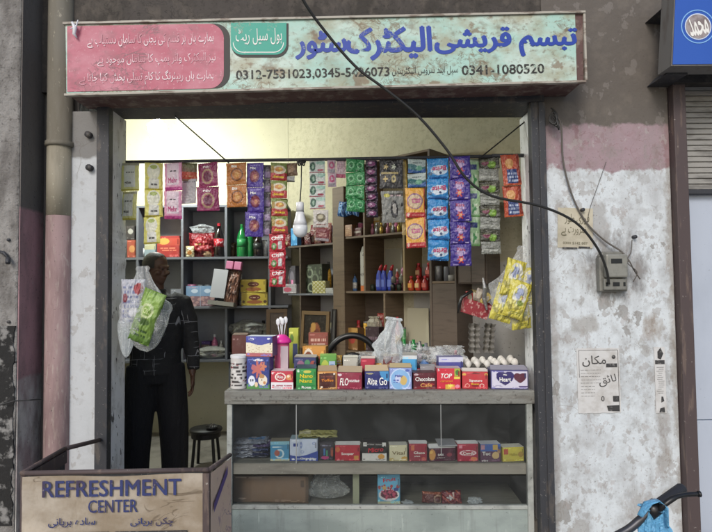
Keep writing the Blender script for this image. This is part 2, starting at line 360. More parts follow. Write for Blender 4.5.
m_creamtex = mat('mottled_cream_plaster', '#b9b39a', .9, layers=[('n', 22, .48, .66, '#a29b84', .7), ('n', 60, .60, .68, '#8b8269', .7), ('n', 2, .45, .65, '#a59d84', .6)], bump=(60, .6, .006))
m_greywall = mat('scuffed_grey_white_wall', '#b3b1ad', .85, layers=[('n', 3, .45, .65, '#9c9893', .7), ('n', 40, .63, .68, '#5f5b57', .8), ('z', 3, 1.78, .08, '#aaa289', .9)], bump=(30, .3, .005))
m_rack = mat('grey_steel_rack', '#6a6c72', .55, layers=[('n', (30, 30, 6), .55, .68, '#6d6f72', .5)])
m_rackback = mat('rack_back_sheet', '#a3a3a7', .7, layers=[('n', 5, .45, .7, '#87878b', .7)])
m_wood = mat('brown_shelf_board', '#6b5a47', .65, layers=[('n', (3, 3, 50), .5, .66, '#56483a', .7), ('n', 20, .6, .7, '#7f705c', .4)])
m_wooddark = mat('dark_laminate', '#5b4f45', .5, layers=[('n', (6, 6, 40), .5, .66, '#483e36', .7)])
m_woodlight = mat('raw_wood_edge', '#8f7b57', .7)
m_counter = mat('weathered_counter_board', '#7c7c76', .85, layers=[('n', (5, 30, 30), .48, .62, '#6d6962', .8), ('n', 35, .58, .66, '#4a4641', .7), ('n', (3, 9, 9), .56, .66, '#96958e', .6)], bump=(40, .7, .008))
m_counterpanel = mat('pale_green_grey_panel', '#97a19c', .6, layers=[('n', (3, 3, 6), .42, .64, '#7d8783', .8), ('n', (22, 22, 2), .56, .7, '#6f746f', .5), ('l', (5, 5, 7), .008, .0, '#6a6f6b', .7), ('n', 45, .66, .7, '#5b625f', .8), ('n', (30, 30, 4), .62, .7, '#b9c2bd', .5)])
m_counterrail = mat('whitish_counter_rail', '#a6a9a3', .6, layers=[('n', (8, 20, 8), .46, .62, '#7d807b', .8), ('n', 50, .60, .68, '#55544f', .8)])
m_casein = mat('dark_case_lining', '#3b3938', .8, layers=[('n', 3, .45, .65, '#3d3b3a', .7), ('n', 60, .66, .7, '#5c5a57', .5)])
m_caseshelf = mat('case_shelf_board', '#77756b', .8, layers=[('n', (4, 20, 20), .48, .64, '#5f5d55', .7), ('n', 60, .62, .7, '#9a978c', .5)])
m_glass = film('counter_glass', '#6b6d6d', .05, .04, '#f6f8f7', None, .09)
m_poly = film('clear_polythene', '#e4e7e7', .15, .08, '#ffffff', (22, .8))
m_polywhite = film('milky_polythene', '#dbe2e4', .38, .12, '#ffffff', (50, .8))
m_polyblue = film('blue_polythene', '#6fb3dc', .70, .25, '#bfe0f4', (50, .9))
m_cable = mat('black_cable_rubber', '#22211f', .5)
m_cablegrey = mat('grey_wire', '#5d5852', .6)
m_whiteplastic = mat('white_plastic', '#d9dadd', .35)
m_meter = mat('grey_meter_housing', '#77766f', .55, layers=[('n', 30, .5, .66, '#5c5a53', .7)])
m_metercover = film('meter_cover', '#a7a69e', .45, .25, '#cfcfc6', None)
m_blackplastic = mat('black_plastic', '#1a1a1b', .35)
m_grip = mat('dark_rubber_grip', '#2a2a2e', .6, bump=(200, .3, .002))
m_chrome = mat('worn_metal_tube', '#4c4c50', .4, metallic=.6, layers=[('n', 40, .5, .65, '#55504b', .7)])
m_panelblue = mat('pale_blue_painted_sheet', '#b4bcc9', .5, layers=[('n', (3, 3, 1.5), .45, .7, '#a2aab7', .6), ('n', 50, .66, .7, '#6c7480', .5)])
m_shutter = mat('grey_roller_shutter', '#9a9791', .5, layers=[('n', (6, 6, 30), .5, .66, '#66625d', .7)])
m_signblue = mat('blue_sign_face', '#2a56ad', .4, layers=[('n', 4, .45, .7, '#2450a6', .5)])
m_paper = mat('yellowed_paper', '#bfb8a4', .9, layers=[('n', 9, .48, .66, '#a59d89', .7)])
m_paperw = mat('pasted_white_paper', '#c9c8c6', .9, layers=[('n', 12, .48, .64, '#aeaaa4', .7)])
m_ink = mat('grey_black_ink', '#3b3a3a', .8, layers=[('n', 60, .55, .65, '#8d8b88', .6)])
m_inkdirt = mat('faded_green_ink', '#6a6651', .8)
m_banner = mat('beige_vinyl_banner', '#afa495', .55, layers=[('n', (3, 3, 5), .40, .60, '#85755f', .8), ('n', (20, 20, 8), .54, .70, '#857660', .5), ('l', (4, 4, 6), .012, .0, '#5f5140', .8), ('n', (2, 2, 2), .55, .7, '#cfc2ae', .6)], bump=((6, 6, 3), .6, .02))
m_bannerside = mat('pinkish_vinyl_banner', '#d3b5a2', .55, layers=[('n', (5, 5, 8), .45, .6, '#cfb49c', .8), ('l', (5, 5, 8), .02, .0, '#6a4a73', .7), ('n', (12, 12, 16), .60, .66, '#94506a', .6)], bump=(6, .5, .015))
m_navy = mat('navy_print', '#2c3668', .6, layers=[('n', (9, 9, 9), .44, .58, '#3e3040', .8), ('n', 50, .62, .68, '#9d8f7f', .7)])
m_egg = mat('white_eggshell', '#cfcac2', .45)
m_pulp = mat('grey_pulp_tray', '#85827c', .95, layers=[('n', 50, .5, .65, '#6d6a65', .6)], bump=(90, .5, .004))
m_pinkpl = mat('hot_pink_plastic', '#e0359a', .35)
m_redpl = mat('red_plastic', '#a81f2d', .35)
m_bluepl = mat('blue_plastic', '#2f3f99', .35)
m_greenb = mat('green_bottle', '#1f7a3c', .15, coat=.5)
m_cola = mat('dark_cola_bottle', '#160a08', .12, coat=.5)
m_brownbox = mat('brown_corrugated_card', '#8d7058', .85, layers=[('n', (3, 3, 3), .45, .65, '#7d624c', .7), ('n', 50, .62, .7, '#a58a70', .4)])
def translucent(m, fac):      # thin packaging film lets some light through
    n = m.node_tree.nodes; L = m.node_tree.links; b = n['Principled BSDF']; o = n['Material Output']
    t = n.new('ShaderNodeBsdfTranslucent'); L.new(b.inputs['Base Color'].links[0].from_socket, t.inputs[0])
    x = n.new('ShaderNodeMixShader'); x.inputs[0].default_value = fac; L.new(b.outputs[0], x.inputs[1]); L.new(t.outputs[0], x.inputs[2]); L.new(x.outputs[0], o.inputs[0])
translucent(m_film, .16)
m_skin = mat('brown_skin', '#503628', .55, layers=[('n', 20, .45, .65, '#452c21', .5)])
m_hair = mat('thin_dark_hair', '#29241f', .7, bump=(180, .8, .004))
m_trouser = mat('black_cloth', '#17171a', .95, bump=((11, 11, 2.2), 1.0, .06))
m_stool = mat('black_stool', '#1b1a1a', .5)
m_asphalt = mat('pale_street_concrete', '#8a8a88', .9, layers=[('n', 40, .5, .65, '#78736b', .7), ('n', 1.5, .45, .65, '#9c968c', .5)], bump=(60, .5, .01))  # street ground; pale tone chosen to bounce more light into the shop
m_floor = mat('cement_floor', '#928d84', .85, layers=[('n', 4, .45, .65, '#625d56', .7)], bump=(30, .3, .005))
m_ceiling = mat('dull_ceiling', '#a8a28e', .9)
m_gold = mat('gold_foil', '#b39a4d', .3, metallic=.6, bump=(80, .8, .004))
m_silver = mat('silver_foil', '#8f8f8f', .3, metallic=.7, bump=(70, .9, .006))

# patterned jacket: black knit with thin pale maze lines
m_jacket = bpy.data.materials.new('black_jacket_white_lines'); m_jacket.use_nodes = True
_n = m_jacket.node_tree.nodes; _l = m_jacket.node_tree.links; _b = _n['Principled BSDF']; _b.inputs['Roughness'].default_value = .85
_g = _n.new('ShaderNodeTexCoord'); _s = _n.new('ShaderNodeSeparateXYZ'); _c = _n.new('ShaderNodeCombineXYZ')
_l.new(_g.outputs['Object'], _s.inputs[0]); _ad = _n.new('ShaderNodeMath'); _ad.operation = 'SUBTRACT'
_l.new(_s.outputs[0], _ad.inputs[0]); _l.new(_s.outputs[1], _ad.inputs[1]); _l.new(_ad.outputs[0], _c.inputs[0]); _l.new(_s.outputs[2], _c.inputs[1])
def _brick(sc, w_, h_, ms):
    t = _n.new('ShaderNodeTexBrick'); t.inputs['Scale'].default_value = sc; t.inputs['Brick Width'].default_value = w_; t.inputs['Row Height'].default_value = h_
    t.inputs['Mortar Size'].default_value = ms; t.inputs['Mortar Smooth'].default_value = .1; _l.new(_c.outputs[0], t.inputs[0]); return t.outputs['Fac']
_f0 = _brick(10, 1.5, .85, .018)
_sw = _n.new('ShaderNodeCombineXYZ'); _l.new(_s.outputs[2], _sw.inputs[0]); _l.new(_ad.outputs[0], _sw.inputs[1])
_t2 = _n.new('ShaderNodeTexBrick'); _t2.name = 'second_set'; _t2.inputs['Scale'].default_value = 10; _t2.inputs['Brick Width'].default_value = 1.9; _t2.inputs['Row Height'].default_value = 1.15; _t2.inputs['Mortar Size'].default_value = .016; _t2.inputs['Mortar Smooth'].default_value = .1
_l.new(_sw.outputs[0], _t2.inputs[0])
_k2 = _n.new('ShaderNodeTexNoise'); _k2.inputs['Scale'].default_value = 11; _l.new(_sw.outputs[0], _k2.inputs[0])
_r2 = _n.new('ShaderNodeMapRange'); _l.new(_k2.outputs[0], _r2.inputs[0]); _r2.inputs[1].default_value = .5; _r2.inputs[2].default_value = .54
_q2 = _n.new('ShaderNodeMath'); _q2.operation = 'MULTIPLY'; _l.new(_t2.outputs['Fac'], _q2.inputs[0]); _l.new(_r2.outputs[0], _q2.inputs[1])
_mxm = _n.new('ShaderNodeMath'); _mxm.operation = 'MAXIMUM'; _l.new(_q2.outputs[0], _mxm.inputs[1]); _l.new(_f0, _mxm.inputs[0]); _f1 = _mxm.outputs[0]
_nn = _n.new('ShaderNodeTexNoise'); _nn.inputs['Scale'].default_value = 7; _l.new(_c.outputs[0], _nn.inputs[0])
_mr = _n.new('ShaderNodeMapRange'); _l.new(_nn.outputs[0], _mr.inputs[0]); _mr.inputs[1].default_value = .46; _mr.inputs[2].default_value = .52
_mu = _n.new('ShaderNodeMath'); _mu.operation = 'MULTIPLY'; _l.new(_f1, _mu.inputs[0]); _l.new(_mr.outputs[0], _mu.inputs[1])
_mx = _n.new('ShaderNodeMixRGB'); _l.new(_mu.outputs[0], _mx.inputs[0]); _mx.inputs[1].default_value = (.010, .010, .011, 1); _mx.inputs[2].default_value = (.22, .22, .23, 1)
_l.new(_mx.outputs[0], _b.inputs['Base Color'])
_n2 = _n.new('ShaderNodeTexNoise'); _n2.inputs['Scale'].default_value = 9; _n2.inputs['Detail'].default_value = 4; _l.new(_g.outputs['Object'], _n2.inputs[0])
_bp = _n.new('ShaderNodeBump'); _bp.inputs['Strength'].default_value = .9; _bp.inputs['Distance'].default_value = .04; _l.new(_n2.outputs[0], _bp.inputs['Height']); _l.new(_bp.outputs[0], _b.inputs['Normal'])
# the knit lines wander with the cloth
_wn = _n.new('ShaderNodeTexNoise'); _wn.inputs['Scale'].default_value = 5; _l.new(_g.outputs['Object'], _wn.inputs[0])
_wm = _n.new('ShaderNodeMixRGB'); _wm.blend_type = 'ADD'; _wm.inputs[0].default_value = .07; _l.new(_c.outputs[0], _wm.inputs[1]); _l.new(_wn.outputs['Color'], _wm.inputs[2])
for _t in [x for x in _n if x.type == 'TEX_BRICK' and x.name != 'second_set']: _l.new(_wm.outputs[0], _t.inputs[0])

# ------------------------------------------------------------------ ground
g = MB().add([(-90, -90, 0), (90, -90, 0), (90, 90, 0), (-90, 90, 0)], [(0, 1, 2, 3)]); struct(g.build('street_ground', m_asphalt))
g = MB().box(-14, 14, 2.92, 3.3, .004, .05); struct(g.build('pavement', m_floor, bevel=.006))

# ------------------------------------------------------------------ the building
YW = 3.30
def XA(px, Y=YW, py=300): return P(px, py, Y).x
def ZA(py, Y=YW, px=356): return P(px, py, Y).z
xPostR0, xPostR1 = XA(533.5), XA(548.5)
xPilR = XA(675)
xPostL0, xPostL1 = XA(97), XA(110)
xPilL = XA(65.5)
zLin0, zLin1 = ZA(118.5, 3.58), ZA(91)
TOP = 4.0
bld = thing('shop_building', 'old plastered shop front with pink band, dark lintel and open front', 'building', (0, YW, 0))
def bp(name, mb, m, **k):
    o = mb.build(name, m, **k); o.parent = bld; o.matrix_parent_inverse = bld.matrix_world.inverted(); return o
bpy.context.view_layer.update()
bp('pillar', MB().box(xPostR1, xPilR, YW, 3.62, 0, TOP), m_wall, bevel=.008)
bp('pilaster', MB().box(xPilL, xPostL0, YW, 3.62, 0, 2.70), m_wallL, bevel=.008)
bp('upper_wall', MB().box(-2.6, xPostR1-.004, YW+.004, 3.62, zLin1, TOP), m_upper)
bp('lintel', MB().box(xPostL0-.06, xPostR1-.006, YW-.03, 3.58, zLin0, zLin1-.004), m_steel, bevel=.006)
bp('door_frame', MB().box(xPostR0, xPostR1-.003, YW-.035, YW+.03, 0, zLin0-.002).box(xPostR0+.045, xPostR1-.007, YW-.045, YW-.037, 0, zLin0-.004), m_steel, bevel=.004)
bp('door_frame', MB().box(xPostL0+.003, xPostL1, YW-.03, YW+.03, 0, zLin0-.002), m_steel, bevel=.004)
JR0 = P(527.5, 300, 3.6).x; JL1 = P(125, 300, 3.58).x
def ragged(x0, x1, y0, y1, z0, z1, n, amp, side):
    v = []; f = []
    for i in range(n+1):
        z = z0+(z1-z0)*i/n; a = amp*(noise.noise(Vector((x0*3, 0, z*7)))+.6*noise.noise(Vector((x0*3, 3, z*25))))
        xa, xb = (x0+a, x1) if side < 0 else (x0, x1+a)
        v += [(xa, y0, z), (xb, y0, z), (xb, y1, z), (xa, y1, z)]
    for i in range(n):
        for k in range(4): f.append((i*4+k, i*4+(k+1) % 4, (i+1)*4+(k+1) % 4, (i+1)*4+k))
    f += [(3, 2, 1, 0), tuple(n*4+k for k in range(4))]
    return MB().add(v, f)
bp('jamb', ragged(JR0+.01, xPostR0-.003+.05, YW+.032, 3.62, 0, zLin0-.003, 120, .010, -1), m_jamb)
bp('jamb', ragged(xPostL1-.03, JL1-.012, YW+.032, 3.60, 0, zLin0-.003, 120, .012, 1), m_jamb)
# walls inside the shop; the right wall runs obliquely
A0 = P(288, 140, 5.72); YB = 5.72
ox0 = A0.x; ang = math.atan2(3.80-YB, 1.42-ox0)
A1 = (1.42, 3.80)
bp('side_wall', MB().box(-2.62, -2.5, 3.62, YB, .1, 3.55), m_cream)
bp('back_wall', MB().box(-2.62, ox0, YB, YB+.12, .1, 3.55), m_cream)
nx_, ny_ = -math.sin(ang), math.cos(ang)
bp('oblique_wall', MB().prismz([(ox0+.002, YB+.001), A1, (A1[0]+nx_*.12, A1[1]+ny_*.12), (ox0+nx_*.12, YB+ny_*.12)], .1, 3.55), m_creamtex)
_e = Vector(A1) - Vector((ox0, YB)); _e.normalize()
q0 = Vector(A1) - _e*1.15
bp('wall_dado', MB().prismz([(q0.x-nx_*.006, q0.y-ny_*.006), (A1[0]-nx_*.006, A1[1]-ny_*.006), (A1[0]+nx_*.002, A1[1]+ny_*.002), (q0.x+nx_*.002, q0.y+ny_*.002)], .1, 1.86), m_greywall)
bp('return_wall', MB().box(1.415, 1.5, 3.622, 3.80, .1, 3.55), m_greywall)
bp('floor_slab', MB().box(-2.6, 2.2, YW+.14, 6.0, .002, .12), m_floor)
bp('ceiling', MB().box(-2.62, 2.2, 3.623, 6.0, 3.55, 3.65), m_ceiling)
# left outside: column, recess
xCol = P(20, 250, 3.12).x
bp('column', MB().box(-3.6, xCol, 3.10, 3.9, 0, 1.20).box(-3.6, xCol+.001, 3.102, 3.9, 1.20, TOP), m_column, bevel=.012)
bp('blackened_patch', ragged(-3.4, xCol-.012, 3.094, 3.12, .3, ZA(326, 3.1, 10), 60, .02, 1), m_colblack)
zp1, zp0 = P(30, 214, 3.42).z, P(30, 370, 3.42).z
bp('side_face', MB().box(xCol+.002, xCol+.008, 3.105, 3.34, 0, TOP-.003), mat('recess_side_paint', '#b0aeaa', .9, layers=[('n', (9, 9, 4), .45, .62, '#77736f', .8), ('z', 4, zp0-.02, .10, '#a07e82', 1.), ('n', (7, 7, 3), .44, .60, '#7d686a', .7), ('l', (6, 6, 3), .02, .0, '#938c88', .6), ('z', 4, zp1-.02, .05, '#66615d', 1.), ('n', 60, .6, .7, '#35312f', .5)], bump=(20, .5, .01)))
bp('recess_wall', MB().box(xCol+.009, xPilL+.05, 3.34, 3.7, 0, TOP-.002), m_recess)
# right of the pillar: neighbouring unit
xn0, xn1 = P(677, 300, 3.26).x, P(690.5, 300, 3.26).x
xp = P(675, 300, YW).x
bp('steel_post', MB().box(xp+.003, xn1+.01, 3.25, 3.40, 0, ZA(84, 3.25, 680)), m_rust, bevel=.005)
nb = thing('neighbour_shopfront', 'neighbouring unit with pale blue sheet door behind a brown post', 'shopfront', (xn1+.9, 3.42, 0))
bpy.context.view_layer.update()
def np_(name, mb, m, **k):
    o = mb.build(name, m, **k); o.parent = nb; o.matrix_parent_inverse = nb.matrix_world.inverted(); return o
zs0, zs1 = P(700, 190, 3.42).z, P(700, 88, 3.42).z
np_('sheet_door', MB().box(xn1-.01, xn1+1.8, 3.44, 3.47, 0, P(700, 420, 3.44).z-.003).box(xn1-.01, xn1+1.8, 3.44, 3.47, P(700, 420, 3.44).z+.003, zs0), m_panelblue, bevel=.002)
sl = MB(); k = 0; z = zs0+.002
while z < zs1:
    sl.prism([(0, 0)]*0 or [(xn1-.01, z), (xn1+1.8, z), (xn1+1.8, z+.030), (xn1-.01, z+.030)], 3.405+(.0), 3.43)
    sl.box(xn1-.01, xn1+1.8, 3.415, 3.43, z+.030, z+.036); z += .036
np_('roller_shutter', sl, m_shutter, bevel=.004)
np_('bottom_rail', MB().box(xn1-.012, xn1+1.8, 3.39, 3.438, zs0-.03, zs0), m_steel, bevel=.003)
np_('fascia', MB().box(xn1-.012, 4.6, YW+.02, 3.7, zs1, TOP-.01), m_upper)
np_('side_pier', MB().box(xn1+1.8, 4.6, YW, 3.7, 0, zs1-.004), m_wall)

# ------------------------------------------------------------------ main sign board
YS = 3.04
a = P(65.5, 25, YS); b = P(583, 13.5, YS); c = P(584, 80.5, YS); d = P(66.5, 94, YS)
sg = thing('shop_signboard', 'long weathered mint and pink signboard with Urdu writing and phone numbers above the opening', 'signboard', ((a.x+b.x)/2, YS, d.z))
bpy.context.view_layer.update()
def sp(name, mb, m, **k):
    o = mb.build(name, m, **k); o.parent = sg; o.matrix_parent_inverse = sg.matrix_world.inverted(); return o
def SU(px, py):      # photo pixel -> sign plane xz
    q = P(px, py, YS); return q.x, q.z
tl, tr, br, bl = (a.x, a.z), (b.x, b.z), (c.x, c.z), (d.x, d.z)
sp('body', MB().prism([bl, br, tr, tl], YS+.006, YW-.002), m_signside)
xs_ = P(576, 50, YS).x
sp('face_panel', MB().prism([bl, (xs_, br[1]), (xs_, tr[1]-.004), tl], YS, YS+.005), m_sign)
sp('rim', MB().prism([(tl[0]-.01, tl[1]), (tr[0]+.01, tr[1]), (tr[0]+.01, tr[1]+.012), (tl[0]-.01, tl[1]+.012)], YS-.012, YS+.02)
   .prism([(bl[0]-.01, bl[1]-.012), (br[0]+.01, br[1]-.012), (br[0]+.01, br[1]), (bl[0]-.01, bl[1])], YS-.008, YS+.02)
   .prism([(tr[0], br[1]), (tr[0]+.012, br[1]), (tr[0]+.012, tr[1]), (tr[0], tr[1])], YS-.006, YS+.02), m_rim)
# pink field with rounded right edge and dark border
def rounded(px0, px1, pyt0, pyt1, pyb0, pyb1, r, corners=(0, 1, 1, 0)):
    """pixel outline; right corners rounded"""
    pts = [(px0, pyb0)]
    for k in range(9):
        g_ = k/8*math.pi/2; pts.append((px1-r+r*math.sin(g_), pyb1-r+r*math.cos(g_)))
    for k in range(9):
        g_ = k/8*math.pi/2; pts.append((px1-r+r*math.cos(g_), pyt1+r-r*math.sin(g_)))
    pts.append((px0, pyt0)); return [SU(*p) for p in pts]
sp('dark_border', MB().prism(rounded(67.5, 230, 26.5, 23.8, 92, 88.5, 15), YS-.0025, YS+.001), m_darkline)
sp('pink_field', MB().prism(rounded(67.5, 224, 26.5, 24, 92, 88.8, 15), YS-.004, YS+.001), m_signpink)
def ubox(px0, px1, pyt, pyb, r):
    pts = []
    for k in range(9):
        g_ = k/8*math.pi/2; pts.append((px0+r-r*math.cos(g_), pyb-r+r*math.sin(g_)))
    for k in range(9):
        g_ = k/8*math.pi/2; pts.append((px1-r+r*math.sin(g_), pyb-r+r*math.cos(g_)))
    return [SU(*p) for p in pts+[(px1, pyt), (px0, pyt)]]
sp('teal_border', MB().prism(ubox(231.5, 288.5, 23.5, 57.5, 12), YS-.0025, YS+.001), m_darkline)
sp('teal_badge', MB().prism(ubox(231, 286.5, 23.2, 55, 11), YS-.004, YS+.001), m_teal)
for i in range(16):   # pale inner line of the badge
    pass
uo = ubox(233, 284, 23.2, 53, 10); ui = ubox(233.8, 283.2, 23.2, 52.2, 9.4)
ln = MB(); nn_ = len(uo)-2
ln.add([(x, YS-.0048, z) for x, z in uo[:nn_]]+[(x, YS-.0048, z) for x, z in ui[:nn_]], [(i, i+1, nn_+i+1, nn_+i) for i in range(nn_-1)])
sp('badge_line', ln, m_whitel)
def stext(s, px, py, wpx, hpx, m, y=0., bold=.02, rot=1.2, lean=0.):
    x, z = SU(px, py); wd = P(px+wpx/2, py, YS).x-P(px-wpx/2, py, YS).x; ht = hpx/FPX*YS if hpx else None
    o = letter(s, x, z, wd, ht, m, None, y=YS+y, bold=bold, rot=rot, lean=lean); o.parent = sg; o.matrix_parent_inverse = sg.matrix_world.inverted()
stext(ar('تبسم قریشی'), 506, 42, 141, 30, m_blue, y=-.001, bold=.05)
stext(ar('الیکٹرک'), 389, 43.5, 84, 33, m_blue, y=-.001, bold=.05)
stext(ar('سٹور'), 321, 45, 50, 28, m_blue, y=-.001, bold=.05)
stext('0312-7531023,0345-5426073', 313, 74, 153, 10.5, m_black, y=-.001, bold=.022)
stext('0341-1080520', 503, 69.5, 82, 9.6, m_black, y=-.001, bold=.022)
stext(ar('سیل اینڈ سروس الیکٹریشن'.replace('ڈ', 'د')), 425, 71, 66, 9, m_black, y=-.001, bold=.0)
stext(ar('ہول سیل ریٹ'), 259, 37, 46, 17, m_whitel, y=-.005, bold=.0)
stext(ar('ہمارے ہاں ہر قسم کی بجلی کا سامان دستیاب ہے'), 151, 41, 126, 15, m_pinkletter, y=-.005, bold=.006)
stext(ar('نیز الیکٹرک واٹر پمپ کا سامان موجود ہے'), 157, 59.5, 118, 13, m_pinkletter, y=-.005, bold=.0)
stext(ar('ہمارے ہاں ریپئرنگ کا کام تسلی بخش کیا جاتا ہے'), 147, 78, 134, 14, m_pinkletter, y=-.005, bold=.003)
# strips of torn tape at the sign's top left corner
q = P(76, 30, YS-.02)
tag(MB().tube([P(72, 22, YS-.03), P(75, 28, YS-.03), P(74, 34, YS-.025), P(77, 38, YS-.02)], [.006, .012, .009, .004], 7).tube([P(78, 20, YS-.03), P(76, 27, YS-.03), P(70, 29, YS-.03)], [.003, .006, .003], 6)
    .build('knotted_rag', m_whiteplastic, smooth=True), 'white knotted rag tied at the top left corner of the signboard', 'rag')

# ------------------------------------------------------------------ drainpipe
pb = P(53, 300, 3.24); rp = .072
dp = thing('drainpipe', 'fat vertical drainpipe, grey above and faded pink below, left of the signboard', 'pipe', (pb.x, 3.30, 0))
pz = P(53, 215, 3.24).z; pj = P(53, 140, 3.24).z
MB().lathe([(rp, 0), (rp, .4), (rp*1.01, .8), (rp, pz)], 28).build('lower_length', m_pipepink, dp, smooth=True)
MB().lathe([(rp, pz+.001), (rp, pj-.03)], 28).build('middle_length', mat('drainpipe_cream', '#97907f', .7, layers=[('n', (16, 16, 3), .46, .66, '#7a7464', .8), ('n', 50, .62, .7, '#cfc8b4', .6)]), dp, smooth=True)
MB().lathe([(rp*1.12, pj-.03), (rp*1.16, pj-.02), (rp*1.14, pj), (rp*1.02, pj+.003), (rp*1.0, TOP)], 28).build('upper_length', m_pipe, dp, smooth=True)

# rebar stubs poking from the recess
for i, (px, py, pe, pf) in enumerate([(8, 240, 36, 241), (8, 322, 36, 322), (0, 252, 8, 258)]):
    s0 = P(px, py, 3.09); s1 = P(pe, pf, 3.36 if i < 2 else 3.08)
    tag(MB().tube([s0, s0.lerp(s1, .5)+Vector((0, 0, .012)), s1], .009, 7).tube([s1, s1+Vector((.012, -.02, -.03))], .013, 6).build('iron_hook', m_steel, smooth=True),
        ['upper rusty iron hook across the dark recess beside the pipe', 'lower rusty iron hook across the dark recess beside the pipe', 'short rusty stub on the grey column at the left edge'][i], 'hook')
tag(MB().tube([P(0, 405, 3.07), P(14, 401, 3.07), P(30, 400, 3.1), P(42, 399, 3.15)], .004, 6).build('thin_wire', m_cable), 'thin dark wire looped across the blackened column foot', 'wire')

# ------------------------------------------------------------------ blue sign at the right edge
e0 = P(671, 66, 3.0)
bs = thing('blue_signboard', 'blue signboard with round calligraphy emblem above the neighbouring unit', 'signboard', (e0.x+.6, 3.0, e0.z))
zt = P(690, -25, 3.0).z
MB().prism([(-.6, 0), (.6, .01), (.6, zt-e0.z), (-.585+.03, zt-e0.z)], 0, .13).build('body', mat('sign_box_grey', '#6b6965', .6, layers=[('n', (20, 20, 4), .5, .64, '#57504a', .8)]), bs)
MB().prism([(-.592, .008), (.6, .016), (.6, zt-e0.z-.01), (-.552, zt-e0.z-.01)], -.004, -.001).build('face_panel', m_signblue, bs)
ce = P(697.5, 27, 3.0); cx_, cz_ = ce.x-e0.x-.6, ce.z-e0.z
def disc(cx, cz, r, y, n=40, r2=0):
    if r2: 
        v = [(cx+q*math.cos(k/n*2*math.pi), y, cz+q*math.sin(k/n*2*math.pi)) for q in (r2, r) for k in range(n)]
        return MB().add(v, [(k, (k+1) % n, (k+1) % n+n, k+n) for k in range(n)])
    return MB().add([(cx+r*math.cos(k/n*2*math.pi), y, cz+r*math.sin(k/n*2*math.pi)) for k in range(n)], [tuple(range(n))])
disc(cx_, cz_, .099, -.0055, r2=.093).build('emblem_ring', mat('light_blue_ring', '#7fb0e0', .5), bs)
disc(cx_, cz_, .077, -.0055, r2=.071).build('emblem_rim', mat('white_ring', '#c9d4e6', .5), bs)
disc(cx_, cz_, .071, -.0065).build('emblem_disc', mat('grey_brown_disc', '#7a6d6c', .5, layers=[('n', 16, .42, .56, '#a39a9a', .8)]), bs)
letter(ar('محمد'), cx_, cz_, .11, .10, m_whitel, bs, y=-.0075, bold=.03, rot=12)
bk = P(662, 12, 3.2)
tag(MB().prism([(bk.x-.05, bk.z-.02), (bk.x+.05, bk.z-.03), (bk.x+.05, bk.z+.06)], 3.12, YW).build('steel_bracket', m_steel), 'dark triangular bracket between pillar and blue signboard, upper one', 'bracket')
bk = P(664, 76, 3.2)
tag(MB().prism([(bk.x-.05, bk.z-.03), (bk.x+.08, bk.z-.03), (bk.x+.08, bk.z+.03), (bk.x+.0, bk.z+.02)], 3.10, YW).build('steel_bracket', m_steel), 'dark bracket under the blue signboard corner, lower one', 'bracket')

# ------------------------------------------------------------------ shop counter
cl = P(226, 400, 3.40); cr = P(531, 399.5, 3.34)
CW = (Vector((cr.x, cr.y, 0))-Vector((cl.x, cl.y, 0))).length
cyaw = math.degrees(math.atan2(cr.y-cl.y, cr.x-cl.x))
tilt = math.degrees(math.atan2(cr.z-cl.z, CW))
CF = Frame(T(cl.x, cl.y, 0) @ RZ(cyaw) @ RY(-tilt))
zt1 = CF.hit(300, 390.5).z; zt0 = CF.hit(300, 404).z
zs = CF.hit(380, 463, .02).z; zsb = CF.hit(380, 475.5).z
zb = CF.hit(380, 505.5).z; zbb = CF.hit(380, 509.5).z
CD = .50
ctr = thing('glass_counter', 'grey wooden shop counter with glass front and pale green base panel', 'counter', CF.M)
MB().box(-.015, CW+.015, -.012, CD, zt0, zt1).build('counter_top', m_counter, ctr, bevel=.006)
lip = MB(); 
for i in range(24):
    x0 = .03+i*.0295; hgt = .018+.010*noise.noise(Vector((i*.7, 2, 0)))
    lip.box(x0, x0+.0293, -.020-.003*noise.noise(Vector((i*.5, 0, 0))), -.0125, zt1-.052-hgt*.3, zt1-.040+hgt*.3)
lip.build('torn_edging', m_counter, ctr)
for x0, x1 in ((0, .033), (CW-.036, CW)):
    MB().box(x0, x1, -.004, .03, .0, zt0-.001).build('corner_post', m_counterrail, ctr, bevel=.003)
MB().box(.034, CW-.037, .018, CD-.02, zsb, zs).build('shelf', m_caseshelf, ctr, bevel=.003)
MB().box(.034, CW-.037, .0, .03, zbb, zb).build('bottom_rail', m_counterrail, ctr, bevel=.003)
MB().box(.034, CW-.037, .006, .03, .0, zbb-.002).build('base_panel', m_counterpanel, ctr)
MB().box(.034, CW-.037, .031, CD-.02, zbb-.03, zbb-.01).build('case_floor', m_caseshelf, ctr)
MB().box(.0, CW, CD-.019, CD-.002, .12, zt0-.002).build('back_panel', m_casein, ctr)
MB().box(.002, .012, .031, CD-.02, .12, zt0-.002).box(CW-.012, CW-.002, .031, CD-.02, .12, zt0-.002).build('side_panel', m_casein, ctr)
xdv = CF.hit(356, 490, .1).x
MB().box(xdv-.02, xdv+.02, .10, .16, zbb-.009, zsb-.001).build('divider_post', mat('pale_green_post', '#9a9c84', .7), ctr)
def glasspane(x0, x1, z0, z1, y): return MB().box(x0, x1, y, y+.004, z0, z1).build('glass_pane', m_glass, ctr)
xa, xb = CF.hit(296, 430).x, CF.hit(441, 430).x
zg = zt0-.004
for x0, x1 in ((.035, xa), (xa+.003, xb), (xb+.003, CW-.038)): glasspane(x0, x1, zs+.004, zg, .004)
glasspane(.035, CW-.038, zb+.003, zsb-.004, .010)
MB().box(xa-.0015, xa+.0015+.003, .002, .006, zs+.004, zg).box(xb-.0015, xb+.003, .002, .006, zs+.05, zg).build('glass_joint', mat('joint_strip', '#8c8e8c', .5), ctr)
